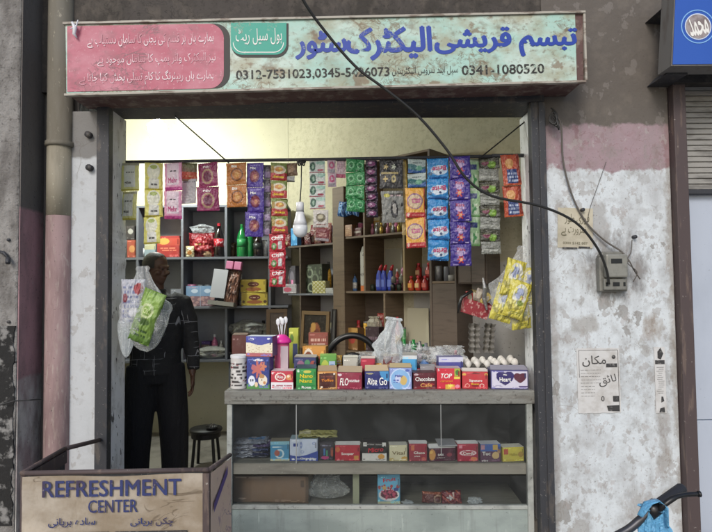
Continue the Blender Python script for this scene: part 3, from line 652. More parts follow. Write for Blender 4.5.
MB().box(xb-.01, xb+.11, .05, .2, zs+.095, zs+.10).build('bracket_shelf', m_rackback, ctr)

# ------------------------------------------------------------------ packs: builders
def carton_mesh(w_, h_, d_, art, side, top=None, flap=None, seed=0):
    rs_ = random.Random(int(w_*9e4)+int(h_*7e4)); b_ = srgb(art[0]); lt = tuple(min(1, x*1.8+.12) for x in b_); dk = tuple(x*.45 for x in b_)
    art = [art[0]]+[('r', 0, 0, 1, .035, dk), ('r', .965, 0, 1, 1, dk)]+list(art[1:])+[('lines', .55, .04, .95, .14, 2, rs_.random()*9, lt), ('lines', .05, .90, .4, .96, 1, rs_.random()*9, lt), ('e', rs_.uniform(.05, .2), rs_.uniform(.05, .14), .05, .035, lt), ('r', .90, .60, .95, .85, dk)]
    nx = max(10, min(64, int(w_/.0028))); nz = max(10, min(64, int(h_/.0028)))
    v, f = grid(nx, nz, lambda u, t: (-w_/2+w_*u, -d_/2-.0022*math.sin(math.pi*u)*math.sin(math.pi*t)+.0016*noise.noise(Vector((u*3+w_*90, t*3, h_*70)))*math.sin(math.pi*u)*math.sin(math.pi*t), h_*t))
    parts = [(v, f, gridcol(nx, nz, art))]
    x0, x1, y0, y1 = -w_/2, w_/2, -d_/2, d_/2
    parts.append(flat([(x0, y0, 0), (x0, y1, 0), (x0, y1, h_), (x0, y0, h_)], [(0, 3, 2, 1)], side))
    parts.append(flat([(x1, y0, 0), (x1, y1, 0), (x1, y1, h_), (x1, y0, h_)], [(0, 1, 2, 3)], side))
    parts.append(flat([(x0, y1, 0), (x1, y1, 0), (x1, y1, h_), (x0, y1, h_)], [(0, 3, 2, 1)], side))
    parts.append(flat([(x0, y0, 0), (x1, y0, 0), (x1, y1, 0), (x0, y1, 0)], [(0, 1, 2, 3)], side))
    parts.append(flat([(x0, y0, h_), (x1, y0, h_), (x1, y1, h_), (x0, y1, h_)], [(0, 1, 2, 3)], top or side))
    return printed('carton', parts, None, m_card)
def carton(F, px0, px1, py0, d, zb_, dep, name, label, cat, art, side, top=None, flap=None, texts=(), yaw=0, group=None, pyb=None, tiltz=0):
    """carton whose front stands at local depth d of frame F, spanning the pixel columns px0..px1, top at py0"""
    pm = py0+12
    xa_, xb_ = F.hit(px0, pm, d).x, F.hit(px1, pm, d).x
    zt_ = F.hit((px0+px1)/2, py0, d).z
    w_ = xb_-xa_; h_ = max(.02, zt_-zb_)
    M_ = F.at((xa_+xb_)/2, d+dep/2+random.uniform(-.006, .01), zb_+.001, yaw+random.uniform(-7, 7))
    if tiltz: M_ = M_ @ RY(tiltz)
    r = thing(name, label, cat, M_, group)
    link('box_body', carton_mesh(w_, h_, dep, art, side, top), r)
    if flap:
        col, fh, kind = flap     # raised flap at the back of the open lid
        fm = mat('inner_card', col, .8)
        mb = MB(); y0 = -dep/2+.004; x = w_/2
        if kind == 'up':
            mb.add([(-x, y0, h_+.002), (x, y0, h_+.002), (x*.95, y0+dep*.55, h_+fh), (-x*.95, y0+dep*.55, h_+fh),
                    (-x, y0+.002, h_+.001), (x, y0+.002, h_+.001), (x*.95, y0+dep*.55+.002, h_+fh-.001), (-x*.95, y0+dep*.55+.002, h_+fh-.001)],
                   [(0, 1, 2, 3), (7, 6, 5, 4), (0, 4, 5, 1), (3, 2, 6, 7), (1, 5, 6, 2), (0, 3, 7, 4)])
            mb.add([(-x*1.0, y0, h_+.002), (-x*1.0, y0+dep*.8, h_+.002), (-x*1.06, y0+dep*.4, h_+fh*.8)], [(0, 1, 2)])
            mb.add([(x*1.0, y0, h_+.002), (x*1.0, y0+dep*.8, h_+.002), (x*1.06, y0+dep*.4, h_+fh*.8)], [(0, 1, 2)])
        mb.build('lid_flap', fm, r)
    for t in texts:
        s_, u, v_, tw, th, mm, *kw = t; kw = kw[0] if kw else {}
        letter(s_, (u-.5)*w_, v_*h_, tw*w_, th*h_ if th else None, mm, r, y=-dep/2-.0036, **kw)
    return r
ink = {}
def K(h):
    if h not in ink: ink[h] = mat('print_'+{'#ffffff': 'white', '#f2efe8': 'offwhite'}.get(h, 'tone'+str(len(ink))), h, .5)
    return ink[h]
WT = K('#f0eee8'); YE = K('#ead02c'); RD = K('#c22335'); BK = K('#1c1a1c'); BL = K('#2b3f9c'); GR = K('#2f8a3c'); OR = K('#e08a2e')

# items on top of the counter, front row
G = 'packs lined up on the counter top'
def cc(*a_, **k_): return carton(CF, *a_, group=k_.pop('group', G), **k_)
Zc = zt1
# 1 tub
xa_ = CF.hit(228.8, 372, .05).x; xb_ = CF.hit(245.8, 372, .05).x; rt = (xb_-xa_)/2; ht = CF.hit(237, 356, .05).z-Zc
tub = thing('snack_tub', 'white cylindrical tub covered in grey and black print at the left end of the counter', 'tub', CF.at((xa_+xb_)/2, .05+rt, Zc+.001), G)
nU, nV = 60, 40
vv, ff = grid(nU, nV, lambda u, t: (rt*math.cos(2*math.pi*u), rt*math.sin(2*math.pi*u), ht*.92*t))
U_, V_ = np.meshgrid(np.linspace(0, 1, nU+1), np.linspace(0, 1, nV+1))
link('tub_wall', printed('tub_wall', [(vv, ff, paint(U_, V_, ['#c9c6c2', ('lines', 0, .08, 1, .9, 7, 3, '#3f3b3c'), ('spots', 0, .1, 1, .9, 26, .028, 5, '#8a2f3a'), ('spots', 0, .1, 1, .9, 30, .03, 9, '#d9d7d4')]))], None, m_card, True), tub)
MB().lathe([(0.001, ht*.92), (rt*1.04, ht*.92), (rt*1.04, ht), (0.001, ht)], 28).build('lid', m_whiteplastic, tub)
cart_art = ['#2c3c86', ('e', .5, .9, .22, .04, '#d8dcef'), ('spots', .05, .5, .95, .95, 20, .02, 3, '#4f68bd'), ('star', .5, .62, .30, 7, '#c4655c'), ('star', .72, .7, .16, 5, '#cf7a58'), ('e', .3, .66, .1, .08, '#b9616a'),
            ('below', .13, .03, 20, 0, '#4e8b45'), ('e', .22, .25, .15, .16, '#dfe4ee'), ('e', .18, .27, .03, .04, '#26304a'), ('e', .27, .27, .03, .04, '#26304a'), ('e', .7, .27, .2, .17, '#e9ddc8'), ('e', .66, .4, .12, .07, '#b8854d'), ('e', .78, .2, .06, .05, '#ca8a4c'), ('e', .66, .28, .025, .03, '#39302b'), ('e', .42, .14, .07, .08, '#e5c7a0')]
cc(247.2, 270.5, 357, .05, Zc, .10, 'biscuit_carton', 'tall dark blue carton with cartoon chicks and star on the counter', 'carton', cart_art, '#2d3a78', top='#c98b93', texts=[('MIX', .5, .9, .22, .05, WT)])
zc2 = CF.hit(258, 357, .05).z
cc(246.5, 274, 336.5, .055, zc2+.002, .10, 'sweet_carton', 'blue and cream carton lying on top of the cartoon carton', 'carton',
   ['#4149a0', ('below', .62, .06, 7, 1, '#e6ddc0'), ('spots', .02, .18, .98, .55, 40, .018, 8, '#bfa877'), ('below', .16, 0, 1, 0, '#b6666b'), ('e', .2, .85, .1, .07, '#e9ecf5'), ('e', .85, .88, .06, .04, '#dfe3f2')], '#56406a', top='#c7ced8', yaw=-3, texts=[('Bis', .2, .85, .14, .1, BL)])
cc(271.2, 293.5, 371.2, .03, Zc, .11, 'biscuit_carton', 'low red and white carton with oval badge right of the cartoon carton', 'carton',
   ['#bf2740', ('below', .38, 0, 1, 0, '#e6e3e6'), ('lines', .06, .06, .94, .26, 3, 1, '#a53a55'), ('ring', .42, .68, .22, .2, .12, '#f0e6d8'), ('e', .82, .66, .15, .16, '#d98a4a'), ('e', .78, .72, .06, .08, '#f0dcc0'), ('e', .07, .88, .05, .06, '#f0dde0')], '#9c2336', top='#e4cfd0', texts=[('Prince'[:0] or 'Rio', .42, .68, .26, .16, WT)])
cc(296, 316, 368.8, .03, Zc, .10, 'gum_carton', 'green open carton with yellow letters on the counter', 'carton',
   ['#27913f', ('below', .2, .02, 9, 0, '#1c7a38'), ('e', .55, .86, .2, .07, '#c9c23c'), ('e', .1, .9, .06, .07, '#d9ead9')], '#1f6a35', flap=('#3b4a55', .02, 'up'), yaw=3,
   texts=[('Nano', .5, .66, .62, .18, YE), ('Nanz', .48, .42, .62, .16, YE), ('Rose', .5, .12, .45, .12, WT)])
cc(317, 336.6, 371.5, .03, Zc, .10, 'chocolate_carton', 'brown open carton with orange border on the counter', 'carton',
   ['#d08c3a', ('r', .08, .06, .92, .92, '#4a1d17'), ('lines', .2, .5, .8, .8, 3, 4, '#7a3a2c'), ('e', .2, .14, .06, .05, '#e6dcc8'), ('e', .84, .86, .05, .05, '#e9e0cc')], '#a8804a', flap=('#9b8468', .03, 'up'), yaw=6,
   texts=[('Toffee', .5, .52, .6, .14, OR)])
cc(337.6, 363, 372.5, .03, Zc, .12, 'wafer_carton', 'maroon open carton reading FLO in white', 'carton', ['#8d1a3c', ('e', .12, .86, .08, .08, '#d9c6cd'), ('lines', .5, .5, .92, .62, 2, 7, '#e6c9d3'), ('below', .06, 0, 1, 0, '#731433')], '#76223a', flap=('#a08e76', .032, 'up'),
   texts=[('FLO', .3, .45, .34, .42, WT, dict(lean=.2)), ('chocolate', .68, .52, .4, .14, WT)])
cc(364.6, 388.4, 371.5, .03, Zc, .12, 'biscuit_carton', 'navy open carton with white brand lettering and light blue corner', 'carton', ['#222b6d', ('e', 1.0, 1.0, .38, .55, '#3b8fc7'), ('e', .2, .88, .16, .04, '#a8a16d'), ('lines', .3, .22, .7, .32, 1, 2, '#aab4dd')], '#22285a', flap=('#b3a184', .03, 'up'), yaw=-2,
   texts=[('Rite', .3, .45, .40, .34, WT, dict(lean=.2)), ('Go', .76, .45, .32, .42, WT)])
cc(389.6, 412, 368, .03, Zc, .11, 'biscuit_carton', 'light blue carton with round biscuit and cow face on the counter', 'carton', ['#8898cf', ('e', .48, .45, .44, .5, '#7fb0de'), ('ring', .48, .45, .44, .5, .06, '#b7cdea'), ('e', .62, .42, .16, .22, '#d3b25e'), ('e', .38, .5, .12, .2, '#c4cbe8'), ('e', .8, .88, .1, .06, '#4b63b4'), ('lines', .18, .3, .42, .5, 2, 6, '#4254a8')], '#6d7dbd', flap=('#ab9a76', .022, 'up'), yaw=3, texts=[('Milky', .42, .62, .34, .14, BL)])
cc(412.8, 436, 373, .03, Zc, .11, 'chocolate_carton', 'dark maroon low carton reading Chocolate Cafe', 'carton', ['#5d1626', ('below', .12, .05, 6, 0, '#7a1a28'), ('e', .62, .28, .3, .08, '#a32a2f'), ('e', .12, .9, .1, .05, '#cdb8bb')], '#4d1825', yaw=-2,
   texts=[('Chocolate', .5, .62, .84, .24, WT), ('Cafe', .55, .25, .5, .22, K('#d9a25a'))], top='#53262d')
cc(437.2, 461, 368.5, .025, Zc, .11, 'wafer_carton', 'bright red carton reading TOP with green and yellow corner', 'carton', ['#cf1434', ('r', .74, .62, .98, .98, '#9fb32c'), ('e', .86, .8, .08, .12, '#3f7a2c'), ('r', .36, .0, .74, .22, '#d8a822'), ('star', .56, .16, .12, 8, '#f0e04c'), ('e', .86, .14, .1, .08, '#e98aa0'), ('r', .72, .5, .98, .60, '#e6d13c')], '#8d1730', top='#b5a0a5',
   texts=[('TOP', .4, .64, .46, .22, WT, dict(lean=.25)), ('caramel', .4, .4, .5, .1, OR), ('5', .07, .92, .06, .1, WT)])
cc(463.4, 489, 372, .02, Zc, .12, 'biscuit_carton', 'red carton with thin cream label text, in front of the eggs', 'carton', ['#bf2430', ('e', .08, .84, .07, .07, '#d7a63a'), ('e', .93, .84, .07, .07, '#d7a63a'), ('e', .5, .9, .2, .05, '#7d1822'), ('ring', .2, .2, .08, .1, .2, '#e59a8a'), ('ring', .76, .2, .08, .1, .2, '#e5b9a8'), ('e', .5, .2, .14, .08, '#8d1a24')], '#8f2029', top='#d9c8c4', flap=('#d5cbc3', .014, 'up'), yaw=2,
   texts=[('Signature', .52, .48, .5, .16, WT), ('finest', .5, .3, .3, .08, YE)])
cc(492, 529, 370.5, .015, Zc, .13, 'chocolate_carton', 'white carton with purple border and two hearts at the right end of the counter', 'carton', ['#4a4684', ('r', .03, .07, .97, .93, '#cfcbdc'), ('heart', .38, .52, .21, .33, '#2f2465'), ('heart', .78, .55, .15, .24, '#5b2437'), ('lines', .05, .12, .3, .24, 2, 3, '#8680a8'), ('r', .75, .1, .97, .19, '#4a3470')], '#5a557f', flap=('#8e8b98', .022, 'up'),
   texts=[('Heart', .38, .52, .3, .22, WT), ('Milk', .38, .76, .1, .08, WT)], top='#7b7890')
# second row
G2 = 'packs in the second row on the counter top'
def c2(*a_, **k_): return carton(CF, *a_, group=G2, **k_)
c2(294.5, 317, 357.5, .17, Zc, .09, 'sweet_carton', 'dark blue open carton behind the green Nano carton', 'carton', ['#2b3566', ('e', .3, .75, .16, .14, '#8f5c7d'), ('e', .85, .75, .12, .14, '#a8443a'), ('e', .6, .8, .12, .12, '#3e8a5a'), ('lines', .4, .3, .8, .42, 1, 1, '#c3cbe6')], '#26304f', flap=('#9b958a', .014, 'up'), top='#8e897e')
c2(319.5, 336, 355.5, .17, Zc, .10, 'tea_carton', 'green and yellow carton with pale blue square behind the brown carton', 'carton', ['#5fa03b', ('e', .3, .55, .25, .3, '#b4c23c'), ('r', .55, .35, .9, .8, '#a7c0dc'), ('r', .62, .45, .84, .7, '#5f86b8')], '#3d7a35', top='#7fb35a')
c2(343, 358, 358, .18, Zc, .09, 'plain_carton', 'small plain white open carton behind the FLO carton', 'carton', ['#b9b6a8', ('below', .3, .05, 5, 0, '#a8a598')], '#8c8a7e', flap=('#c2bfb2', .012, 'up'), top='#6e6b62')
c2(361, 375.5, 358.8, .17, Zc, .10, 'sweet_carton', 'small red carton with white top behind the navy carton', 'carton', ['#b51c3e', ('star', .5, .55, .16, 5, '#f0d8dd'), ('below', .15, 0, 1, 0, '#8f1834')], '#8d1b33', top='#c9b3b3', flap=('#c7b9b0', .01, 'up'))
c2(384, 400, 356.5, .17, Zc, .10, 'sweet_carton', 'tan carton with dark red letters behind the navy carton', 'carton', ['#a8865c', ('r', .0, .72, 1, 1, '#6d2d2c'), ('lines', .1, .4, .9, .7, 2, 5, '#6d3a2c')], '#8d724e', top='#8c7a5b', flap=('#a38e6a', .01, 'up'))
c2(403, 417.5, 355.5, .17, Zc, .10, 'sweet_carton', 'bright sky blue carton behind the Milky carton', 'carton', ['#3aa0d3', ('below', .3, .1, 6, 0, '#54b3e0'), ('r', 0, .88, 1, 1, '#cfd4d4')], '#3585b5', top='#a9a9a5', flap=('#a5a29a', .014, 'up'))
c2(420.5, 436, 366, .15, Zc, .09, 'plain_carton', 'grey white open carton behind the Chocolate Cafe carton', 'carton', ['#8f8d90', ('below', .4, .1, 5, 0, '#b6b4b6')], '#77757a', top='#a3a1a2')
c2(438.5, 463, 357.2, .17, Zc, .11, 'biscuit_carton', 'purple carton with white lid edge behind the TOP carton', 'carton', ['#4c4c9a', ('r', 0, .82, 1, 1, '#c9cadc'), ('below', .4, .12, 5, 1, '#7a4a78')], '#3d3d78', top='#6a6890')
# stack of flat red and white wafer packs
def pouch_mesh(w_, h_, art, bulge=.012, seed=0, nx=None, nz=None, crinkle=.0025, back=None, sag=.0):
    nx = nx or max(10, min(44, int(w_/.0034))); nz = nz or max(10, min(44, int(h_/.0034)))
    def hh(u, t):
        e = max(0., min(1., 4*u*(1-u)))**.5 * max(0., min(1., 5*t*(1-t)))**.5
        c = 1.5*crinkle*(noise.noise(Vector((u*5+seed, t*5, seed*1.7)))+.9*(.4-abs(noise.noise(Vector((u*9, t*7+seed, 1.3)))))+.5*noise.noise(Vector((u*16, t*13+seed, 1.3))))
        return bulge*e + c
    def fr(sgn):
        def fn(u, t):
            tt = (t if sgn < 0 else t)
            wv = w_*(1-.035*math.sin(math.pi*t)*(1 if bulge > .004 else .2)) ; edge = .0022*noise.noise(Vector((seed, t*9, u*3)))
            zz = -h_+h_*t + .0015*math.sin(u*60)*(t in (0., 1.))
            x = (u-.5)*wv+edge
            return (x, (-hh(u, t)-.0004) if sgn < 0 else hh(u, t)*.6+.0004, zz)
        return fn
    v1, f1 = grid(nx, nz, fr(-1)); c1 = gridcol(nx, nz, art)
    v2, f2 = grid(nx, nz, fr(1)); f2 = [q[::-1] for q in f2]
    me = printed('pouch', [(v1, f1, c1), flat(v2, f2, back or art[0])], None, m_film, True)
    surf = lambda x, z: -hh(min(1, max(0, x/w_+.5)), min(1, max(0, z/h_+1)))-.0012
    return me, surf
def loose_pouch(name, label, cat, M_, w_, h_, art, bulge=.02, seed=0, texts=(), group=None, crinkle=.005):
    r = thing(name, label, cat, M_, group); me, sf = pouch_mesh(w_, h_, art, bulge, seed, crinkle=crinkle)
    o = link('wrapper', me, r, T(0, 0, h_))
    for t in texts:
        s_, u, v_, tw, th, mm, *kw = t; kw = kw[0] if kw else {}
        letter(s_, (u-.5)*w_, (v_-1)*h_, tw*w_, th*h_, mm, o, surf=sf, **kw)
    return r
def lay(F, px, py, d, z, ax=-80, yaw=0):
    q_ = F.hit(px, py, d); return F.at(q_.x, d, z, yaw) @ RX(ax)
for i, (px, zz, yw, ar_) in enumerate([(428, .052, 10, ['#b7b3ba', ('r', .55, 0, 1, 1, '#b8273c'), ('lines', .1, .3, .5, .7, 3, 1, '#5b6aa8')]), (434, .068, -12, ['#c22a3f', ('e', .4, .5, .3, .3, '#e6dede')]), (424, .078, 35, ['#a82a3a', ('r', 0, .3, 1, .5, '#dcd5d8')])]):
    loose_pouch('wafer_pack', ['silver and red wafer pack lying low behind the Chocolate Cafe carton', 'red wafer pack with white oval lying behind the TOP carton', 'topmost red wafer pack with white stripe lying askew'][i], 'wrapper', lay(CF, px, 362, .14, Zc+zz, -78, yw), .13, .09, ar_, .012, i+3, group='wafer packs heaped on the counter')
loose_pouch('chips_pack', 'yellow orange chips pack lying under the white polythene bag', 'wrapper', lay(CF, 380, 356, .17, Zc+.09, -60, -8), .11, .08, ['#d9952f', ('e', .5, .5, .3, .3, '#e8c26a')], .016, 4)
# boxes at the back of the counter
G3 = 'packs at the back of the counter'
def c3(*a_, **k_): return carton(CF, *a_, group=G3, **k_)
c3(303, 327, 346.5, .34, Zc+.075, .08, 'biscuit_carton', 'flat orange carton with white oval logo near the black chair', 'carton', ['#d18f2a', ('ring', .25, .48, .19, .36, .16, '#e8dcc8'), ('e', .25, .48, .17, .3, '#8a4a2c'), ('star', .58, .5, .12, 6, '#9b5a22'), ('e', .84, .5, .1, .3, '#e8b24a')], '#9a6a28', top='#b98b45', texts=[('Peek', .25, .48, .24, .24, WT)], yaw=-4)
carton(CF, 307, 328, 357, .32, Zc+.001, .14, 'plain_carton', 'dark carton under the flat orange carton', 'carton', ['#3d3936'], '#35312e', group=G3)
c3(308.5, 328, 332.8, .45, Zc+.15, .06, 'spice_carton', 'brick red carton with pale Urdu letters, topmost at the back of the counter', 'carton', ['#8a4030', ('lines', .12, .25, .88, .85, 3, 5, '#c9a08c'), ('r', 0, 0, 1, .12, '#c0b4a8')], '#6a3228', top='#7a4a3a')
carton(CF, 306, 328, 345, .44, Zc+.001, .05, 'plain_carton', 'grey brown carton carrying the brick red carton', 'carton', ['#4a4038'], '#3f3731', group=G3)
c3(289, 298.5, 328.5, .42, Zc+.001, .05, 'gum_carton', 'slim yellow green carton beside the pink cup', 'carton', ['#b9c22e', ('r', .4, .3, .95, .7, '#3d4f7a'), ('e', .3, .8, .2, .08, '#5f8a2c')], '#8f9a2c', top='#c4cc4a')
c3(231.5, 246.5, 335.5, .28, Zc+.001, .10, 'spice_carton', 'tall dark red brown carton behind the white tub', 'carton', ['#5a2a24', ('below', .1, 0, 1, 0, '#43201c')], '#4a241f', top='#6a3a32', yaw=8, flap=('#6b5a4c', .012, 'up'))

# pink cup full of plastic spoons
qx = CF.hit(281, 372, .16)
cup = thing('spoon_jar', 'hot pink lidded jar holding upright white plastic spoons', 'jar', CF.at(qx.x, .2, Zc), None)
hr = CF.hit(281, 341, .2).z-Zc; rr = .052
MB().lathe([(.001, 0), (rr*.92, 0), (rr*.95, hr), (.001, hr)], 24).build('jar_body', film('clear_pink_jar', '#d46a8e', .72, .2, '#e8a0b8', None), cup, smooth=True)
MB().lathe([(rr*.80, .01), (rr*.82, hr*.95)], 24).build('red_contents', m_redpl, cup, smooth=True)
MB().box(.0, .048, -.056, -.050, .012, hr*.9).build('side_label', mat('grey_label', '#b9a7ae', .5), cup)
MB().lathe([(rr*1.12, hr-.012), (rr*1.22, hr-.002), (rr*1.1, hr+.012), (rr*.62, hr+.035), (rr*.35, hr+.043)], 24).build('jar_lid', m_pinkpl, cup, smooth=True)
for i, (dx, dy, zz) in enumerate([(-.026, .0, .0), (-.010, .01, .01), (.004, -.01, .004), (.024, .0, .012)]):
    z0 = hr+.03; mb = MB().tube([(dx*.5, dy, z0), (dx, dy, z0+.075+zz)], .0032, 6)
    mb.tube([(dx, dy, z0+.07+zz), (dx, dy, z0+.085+zz), (dx, dy, z0+.105+zz), (dx, dy, z0+.118+zz)], [(.004, .003), (.013, .004), (.014, .004), (.006, .003)], 10)
    mb.build('plastic_spoon', m_whiteplastic, cup, smooth=True)

# black plastic chair back behind the counter
ch = P(352, 345, 4.15)
chair = thing('plastic_chair', 'black plastic armchair with rounded back behind the counter', 'chair', (ch.x, 4.15, .12))
zcB = P(352, 333.5, 4.15).z-.12
def arc(rx, rz, z0, y, n=22, a0=0, a1=180): return [(rx*math.cos(rad(a0+(a1-a0)*k/n)), y, z0+rz*math.sin(rad(a0+(a1-a0)*k/n))) for k in range(n+1)]
MB().tube([(.21, 0, .42)]+arc(.20, .22, zcB-.235, 0)+[(-.21, 0, .42)], (.024), 8).build('back_frame', m_blackplastic, chair, smooth=True)
MB().tube(arc(.095, .11, zcB-.27, .0), .018, 8).tube([(-.095, 0, zcB-.27), (-.08, 0, .42)], .014, 6).tube([(.095, 0, zcB-.27), (.08, 0, .42)], .014, 6).build('back_loop', m_blackplastic, chair, smooth=True)
MB().box(-.22, .22, -.02, .40, .40, .43).build('seat', m_blackplastic, chair, bevel=.012)
for sx, sy in ((-1, 0), (1, 0), (-1, 1), (1, 1)):
    MB().tube([(sx*.20, .38*sy, .41), (sx*.23, .40*sy, 0)], .018, 8).build('leg', m_blackplastic, chair)

# polythene bags
def bag_mesh(w_, h_, d_, seed, m, name='bag_film', neck=.12, fat=.75, nu=44, nv=34, rough=.09):
    v = []; f = []
    for j in range(nv+1):
        t = j/nv    # 0 bottom .. 1 top
        prof = (math.sin(min(1, t*2.2)*math.pi/2)**.6)*(1 if t < fat else (1-(1-neck)*((t-fat)/(1-fat))**.8))
        if t > .95: prof *= 1.6
        for i in range(nu):
            g_ = 2*math.pi*i/nu
            r_ = prof*(1+rough*3*noise.noise(Vector((math.cos(g_)*2+seed, math.sin(g_)*2, t*3)))+rough*2*abs(noise.noise(Vector((math.cos(g_)*6, math.sin(g_)*6+seed, t*5))))
                       + .05*math.sin(g_*9+seed+t*3)*(t if t > .5 else .3))
            v.append((w_/2*r_*math.cos(g_), d_/2*r_*math.sin(g_), h_*t))
    for j in range(nv):
        for i in range(nu): f.append((j*nu+i, j*nu+(i+1) % nu, (j+1)*nu+(i+1) % nu, (j+1)*nu+i))
    f.append(tuple(range(nu))[::-1])
    return MB().add(v, f).data(name, m, False)
q_ = CF.hit(386, 353, .2)
pbag = tag(link('polythene_bag', bag_mesh(.19, CF.hit(390, 317, .2).z-Zc-.06, .12, 3, m_polywhite, fat=.22, neck=.3, rough=.30), None, CF.at(q_.x, .22, Zc+.06) @ RY(8)), 'crumpled white see-through polythene bag standing on the counter', 'bag')
q_ = CF.hit(441, 356, .3)
tag(link('wrapped_pack', bag_mesh(.24, .13, .14, 8, m_poly, fat=.6, neck=.4, rough=.13), None, CF.at(q_.x, .32, Zc+.03)), 'heap of clear wrapping film beside the eggs', 'wrapping')
q_ = CF.hit(414, 350, .42)
tag(link('wrapped_pack', bag_mesh(.20, .16, .12, 12, m_poly, fat=.5, neck=.5, rough=.17), None, CF.at(q_.x, .43, Zc+.001)), 'upright clear wrapping film right of the white polythene bag', 'wrapping')
# egg tray and eggs
e0_, e1_ = CF.hit(463, 362, .16).x, CF.hit(521, 362, .16).x
TW = e1_-e0_; cell = TW/6.2
def tray_mesh(nx, ny):
    gx, gy = nx*8, ny*8
    v, f = grid(gx, gy, lambda u, t: ((u-.5)*nx*cell, (t-.5)*ny*cell, .018*(-math.cos(u*nx*2*math.pi)-math.cos(t*ny*2*math.pi))*-1 if False else .017*(math.cos(u*nx*2*math.pi)+math.cos(t*ny*2*math.pi))))
    v2 = [(a_, b_, c_-.003) for a_, b_, c_ in v]; n_ = len(v)
    return MB().add(v, f).add(v2, [q[::-1] for q in f])
tz = CF.hit(490, 366, .2).z
tray = tray_mesh(6, 5).build('egg_tray', m_pulp, smooth=True); tray.matrix_world = CF.at((e0_+e1_)/2, .16+2.5*cell, max(Zc+.036, tz)) ; tag(tray, 'grey pulp egg tray lying on the counter under the eggs', 'tray')
TZ = CF.hit(490, 367, .18).z-.006
tray.matrix_world = CF.at((e0_+e1_)/2, .16+2.5*cell, TZ)
for k in range(4):
    o = link('egg_tray', tray.data); o.matrix_world = CF.at((e0_+e1_)/2+[.004, -.005, .002, -.003][k], .163+2.5*cell, TZ-.018*(k+1), [1, -1, 2, 0][k]); tag(o, ['second', 'third', 'fourth', 'fifth'][k]+' pulp tray down in the stack under the eggs', 'tray', 'stacked pulp egg trays')
egg_me = MB().lathe([(max(.0005, .0215*math.sqrt(max(0, 1-((t-.45)/(.45 if t < .45 else .55))**2))), .058*t) for t in [k/14 for k in range(15)]], 18).data('egg', m_egg, True)
for n_e in range(18):
    i = n_e % 6; row = n_e//6
    o = link('egg', egg_me)
    jx = (i-2.5)*cell; o.matrix_world = CF.at((e0_+e1_)/2+jx, .16+(.5+row)*cell+[0, .002, .004, .003, .006, .008][i], TZ-.010+[0, 0, 0, .002, .006, .010][i]+row*.004) @ RY([4, -3, 10, 14, -6, 9][(i+row*2) % 6]) @ RX([3, 8, -4, 5, -7, 2][i]) @ Matrix.Scale(1.06, 4)
    tag(o, '%s white egg from the left in the %s row of the grey pulp tray' % (['first', 'second', 'third', 'fourth', 'fifth', 'sixth'][i], ['front', 'second', 'third'][row]), 'egg', 'white eggs in the tray')
# two stood-up trays against the oblique wall
for i, (px, tl_) in enumerate([(473, 3), (488, 8)]):
    o = tray_mesh(2, 5).build('egg_tray', m_pulp, smooth=True); b_ = CF.hit(px, 338, .48)
    o.matrix_world = CF.at(b_.x, .46, b_.z) @ RY(tl_) @ RX(78) @ Matrix.Diagonal((.62, .68, 1, 1))
    tag(o, ['left of the two grey pulp trays stood on end against the wall', 'right of the two grey pulp trays stood on end against the wall'][i], 'tray', 'trays stood on end')

# ------------------------------------------------------------------ inside the case
G4 = 'packs on the glass case shelf'
def c4(*a_, **k_): return carton(CF, *a_, group=G4, **k_)
Zs = zs
for i in range(7):
    q_ = CF.hit(250+[0, 3, -3, 2, -2, 4, 0][i], 455, .12)
    loose_pouch('flat_pack', ['bottom', 'second', 'third', 'fourth', 'fifth', 'sixth', 'topmost'][i]+' flat glossy pack in the pile at the left of the case shelf', 'wrapper', CF.at(q_.x, .16, Zs+.012+i*.0135, [3, -4, 6, -2, 5, -7, 3][i]) @ T(0, -.06, 0) @ RX(-88), .215, .13,
                [['#6d7183', '#3a3f66', '#8c8e9a', '#4e5a86', '#9a9aa8', '#5b4d7c', '#7f8698'][i], ('r', .1, .0, .5, .5, '#b4b8c6'), ('r', .4, .55, .9, .85, ['#8d3a5c', '#c3c6d2', '#2f6aa0', '#b05c7c', '#363c70', '#b8bac6', '#4a76a8'][i])], .009, i*2.3, group='flat packs piled in the case', crinkle=.006)
c4(270, 289, 441.5, .06, Zs, .08, 'tissue_carton', 'sky blue carton with round picture on the case shelf', 'carton', ['#3f8fb8', ('r', 0, .82, 1, 1, '#7fb8c8'), ('ring', .48, .36, .2, .2, .2, '#c8dde4'), ('e', .35, .4, .14, .16, '#a8584a'), ('below', .1, 0, 1, 0, '#c6c2a0'), ('lines', .1, .68, .7, .78, 1, 1, '#d6e6ec')], '#35708f', top='#8a8270')
c4(290, 318, 439, .06, Zs, .10, 'tissue_carton', 'white and blue carton with small bottle drawings on the case shelf', 'carton', ['#c3cbe0', ('below', .36, -.14, 3.3, .6, '#3048a0'), ('r', .12, .66, .28, .8, '#2c3a86'), ('ring', .4, .72, .03, .1, .5, '#7f8fc0'), ('ring', .86, .8, .05, .05, .3, '#8c9ac8'), ('ring', .44, .42, .05, .06, .3, '#9aa6cc'), ('lines', .05, .08, .9, .16, 1, 3, '#a9b4da')], '#26356f', top='#9fb6c2', texts=[('Clean Up', .62, .12, .5, .1, WT)])
q_ = CF.hit(318, 438, .1)
loose_pouch('flat_pack', 'yellow green flat packet lying across the white and blue carton', 'wrapper', CF.at(q_.x, .09, CF.hit(318, 439, .06).z+.012, 2) @ T(0, -.03, 0) @ RX(-84) , .25, .11, ['#a8a25a', ('r', 0, .3, .3, .7, '#cfc9a0'), ('r', .35, .1, .95, .3, '#8a8440')], .012, 5)
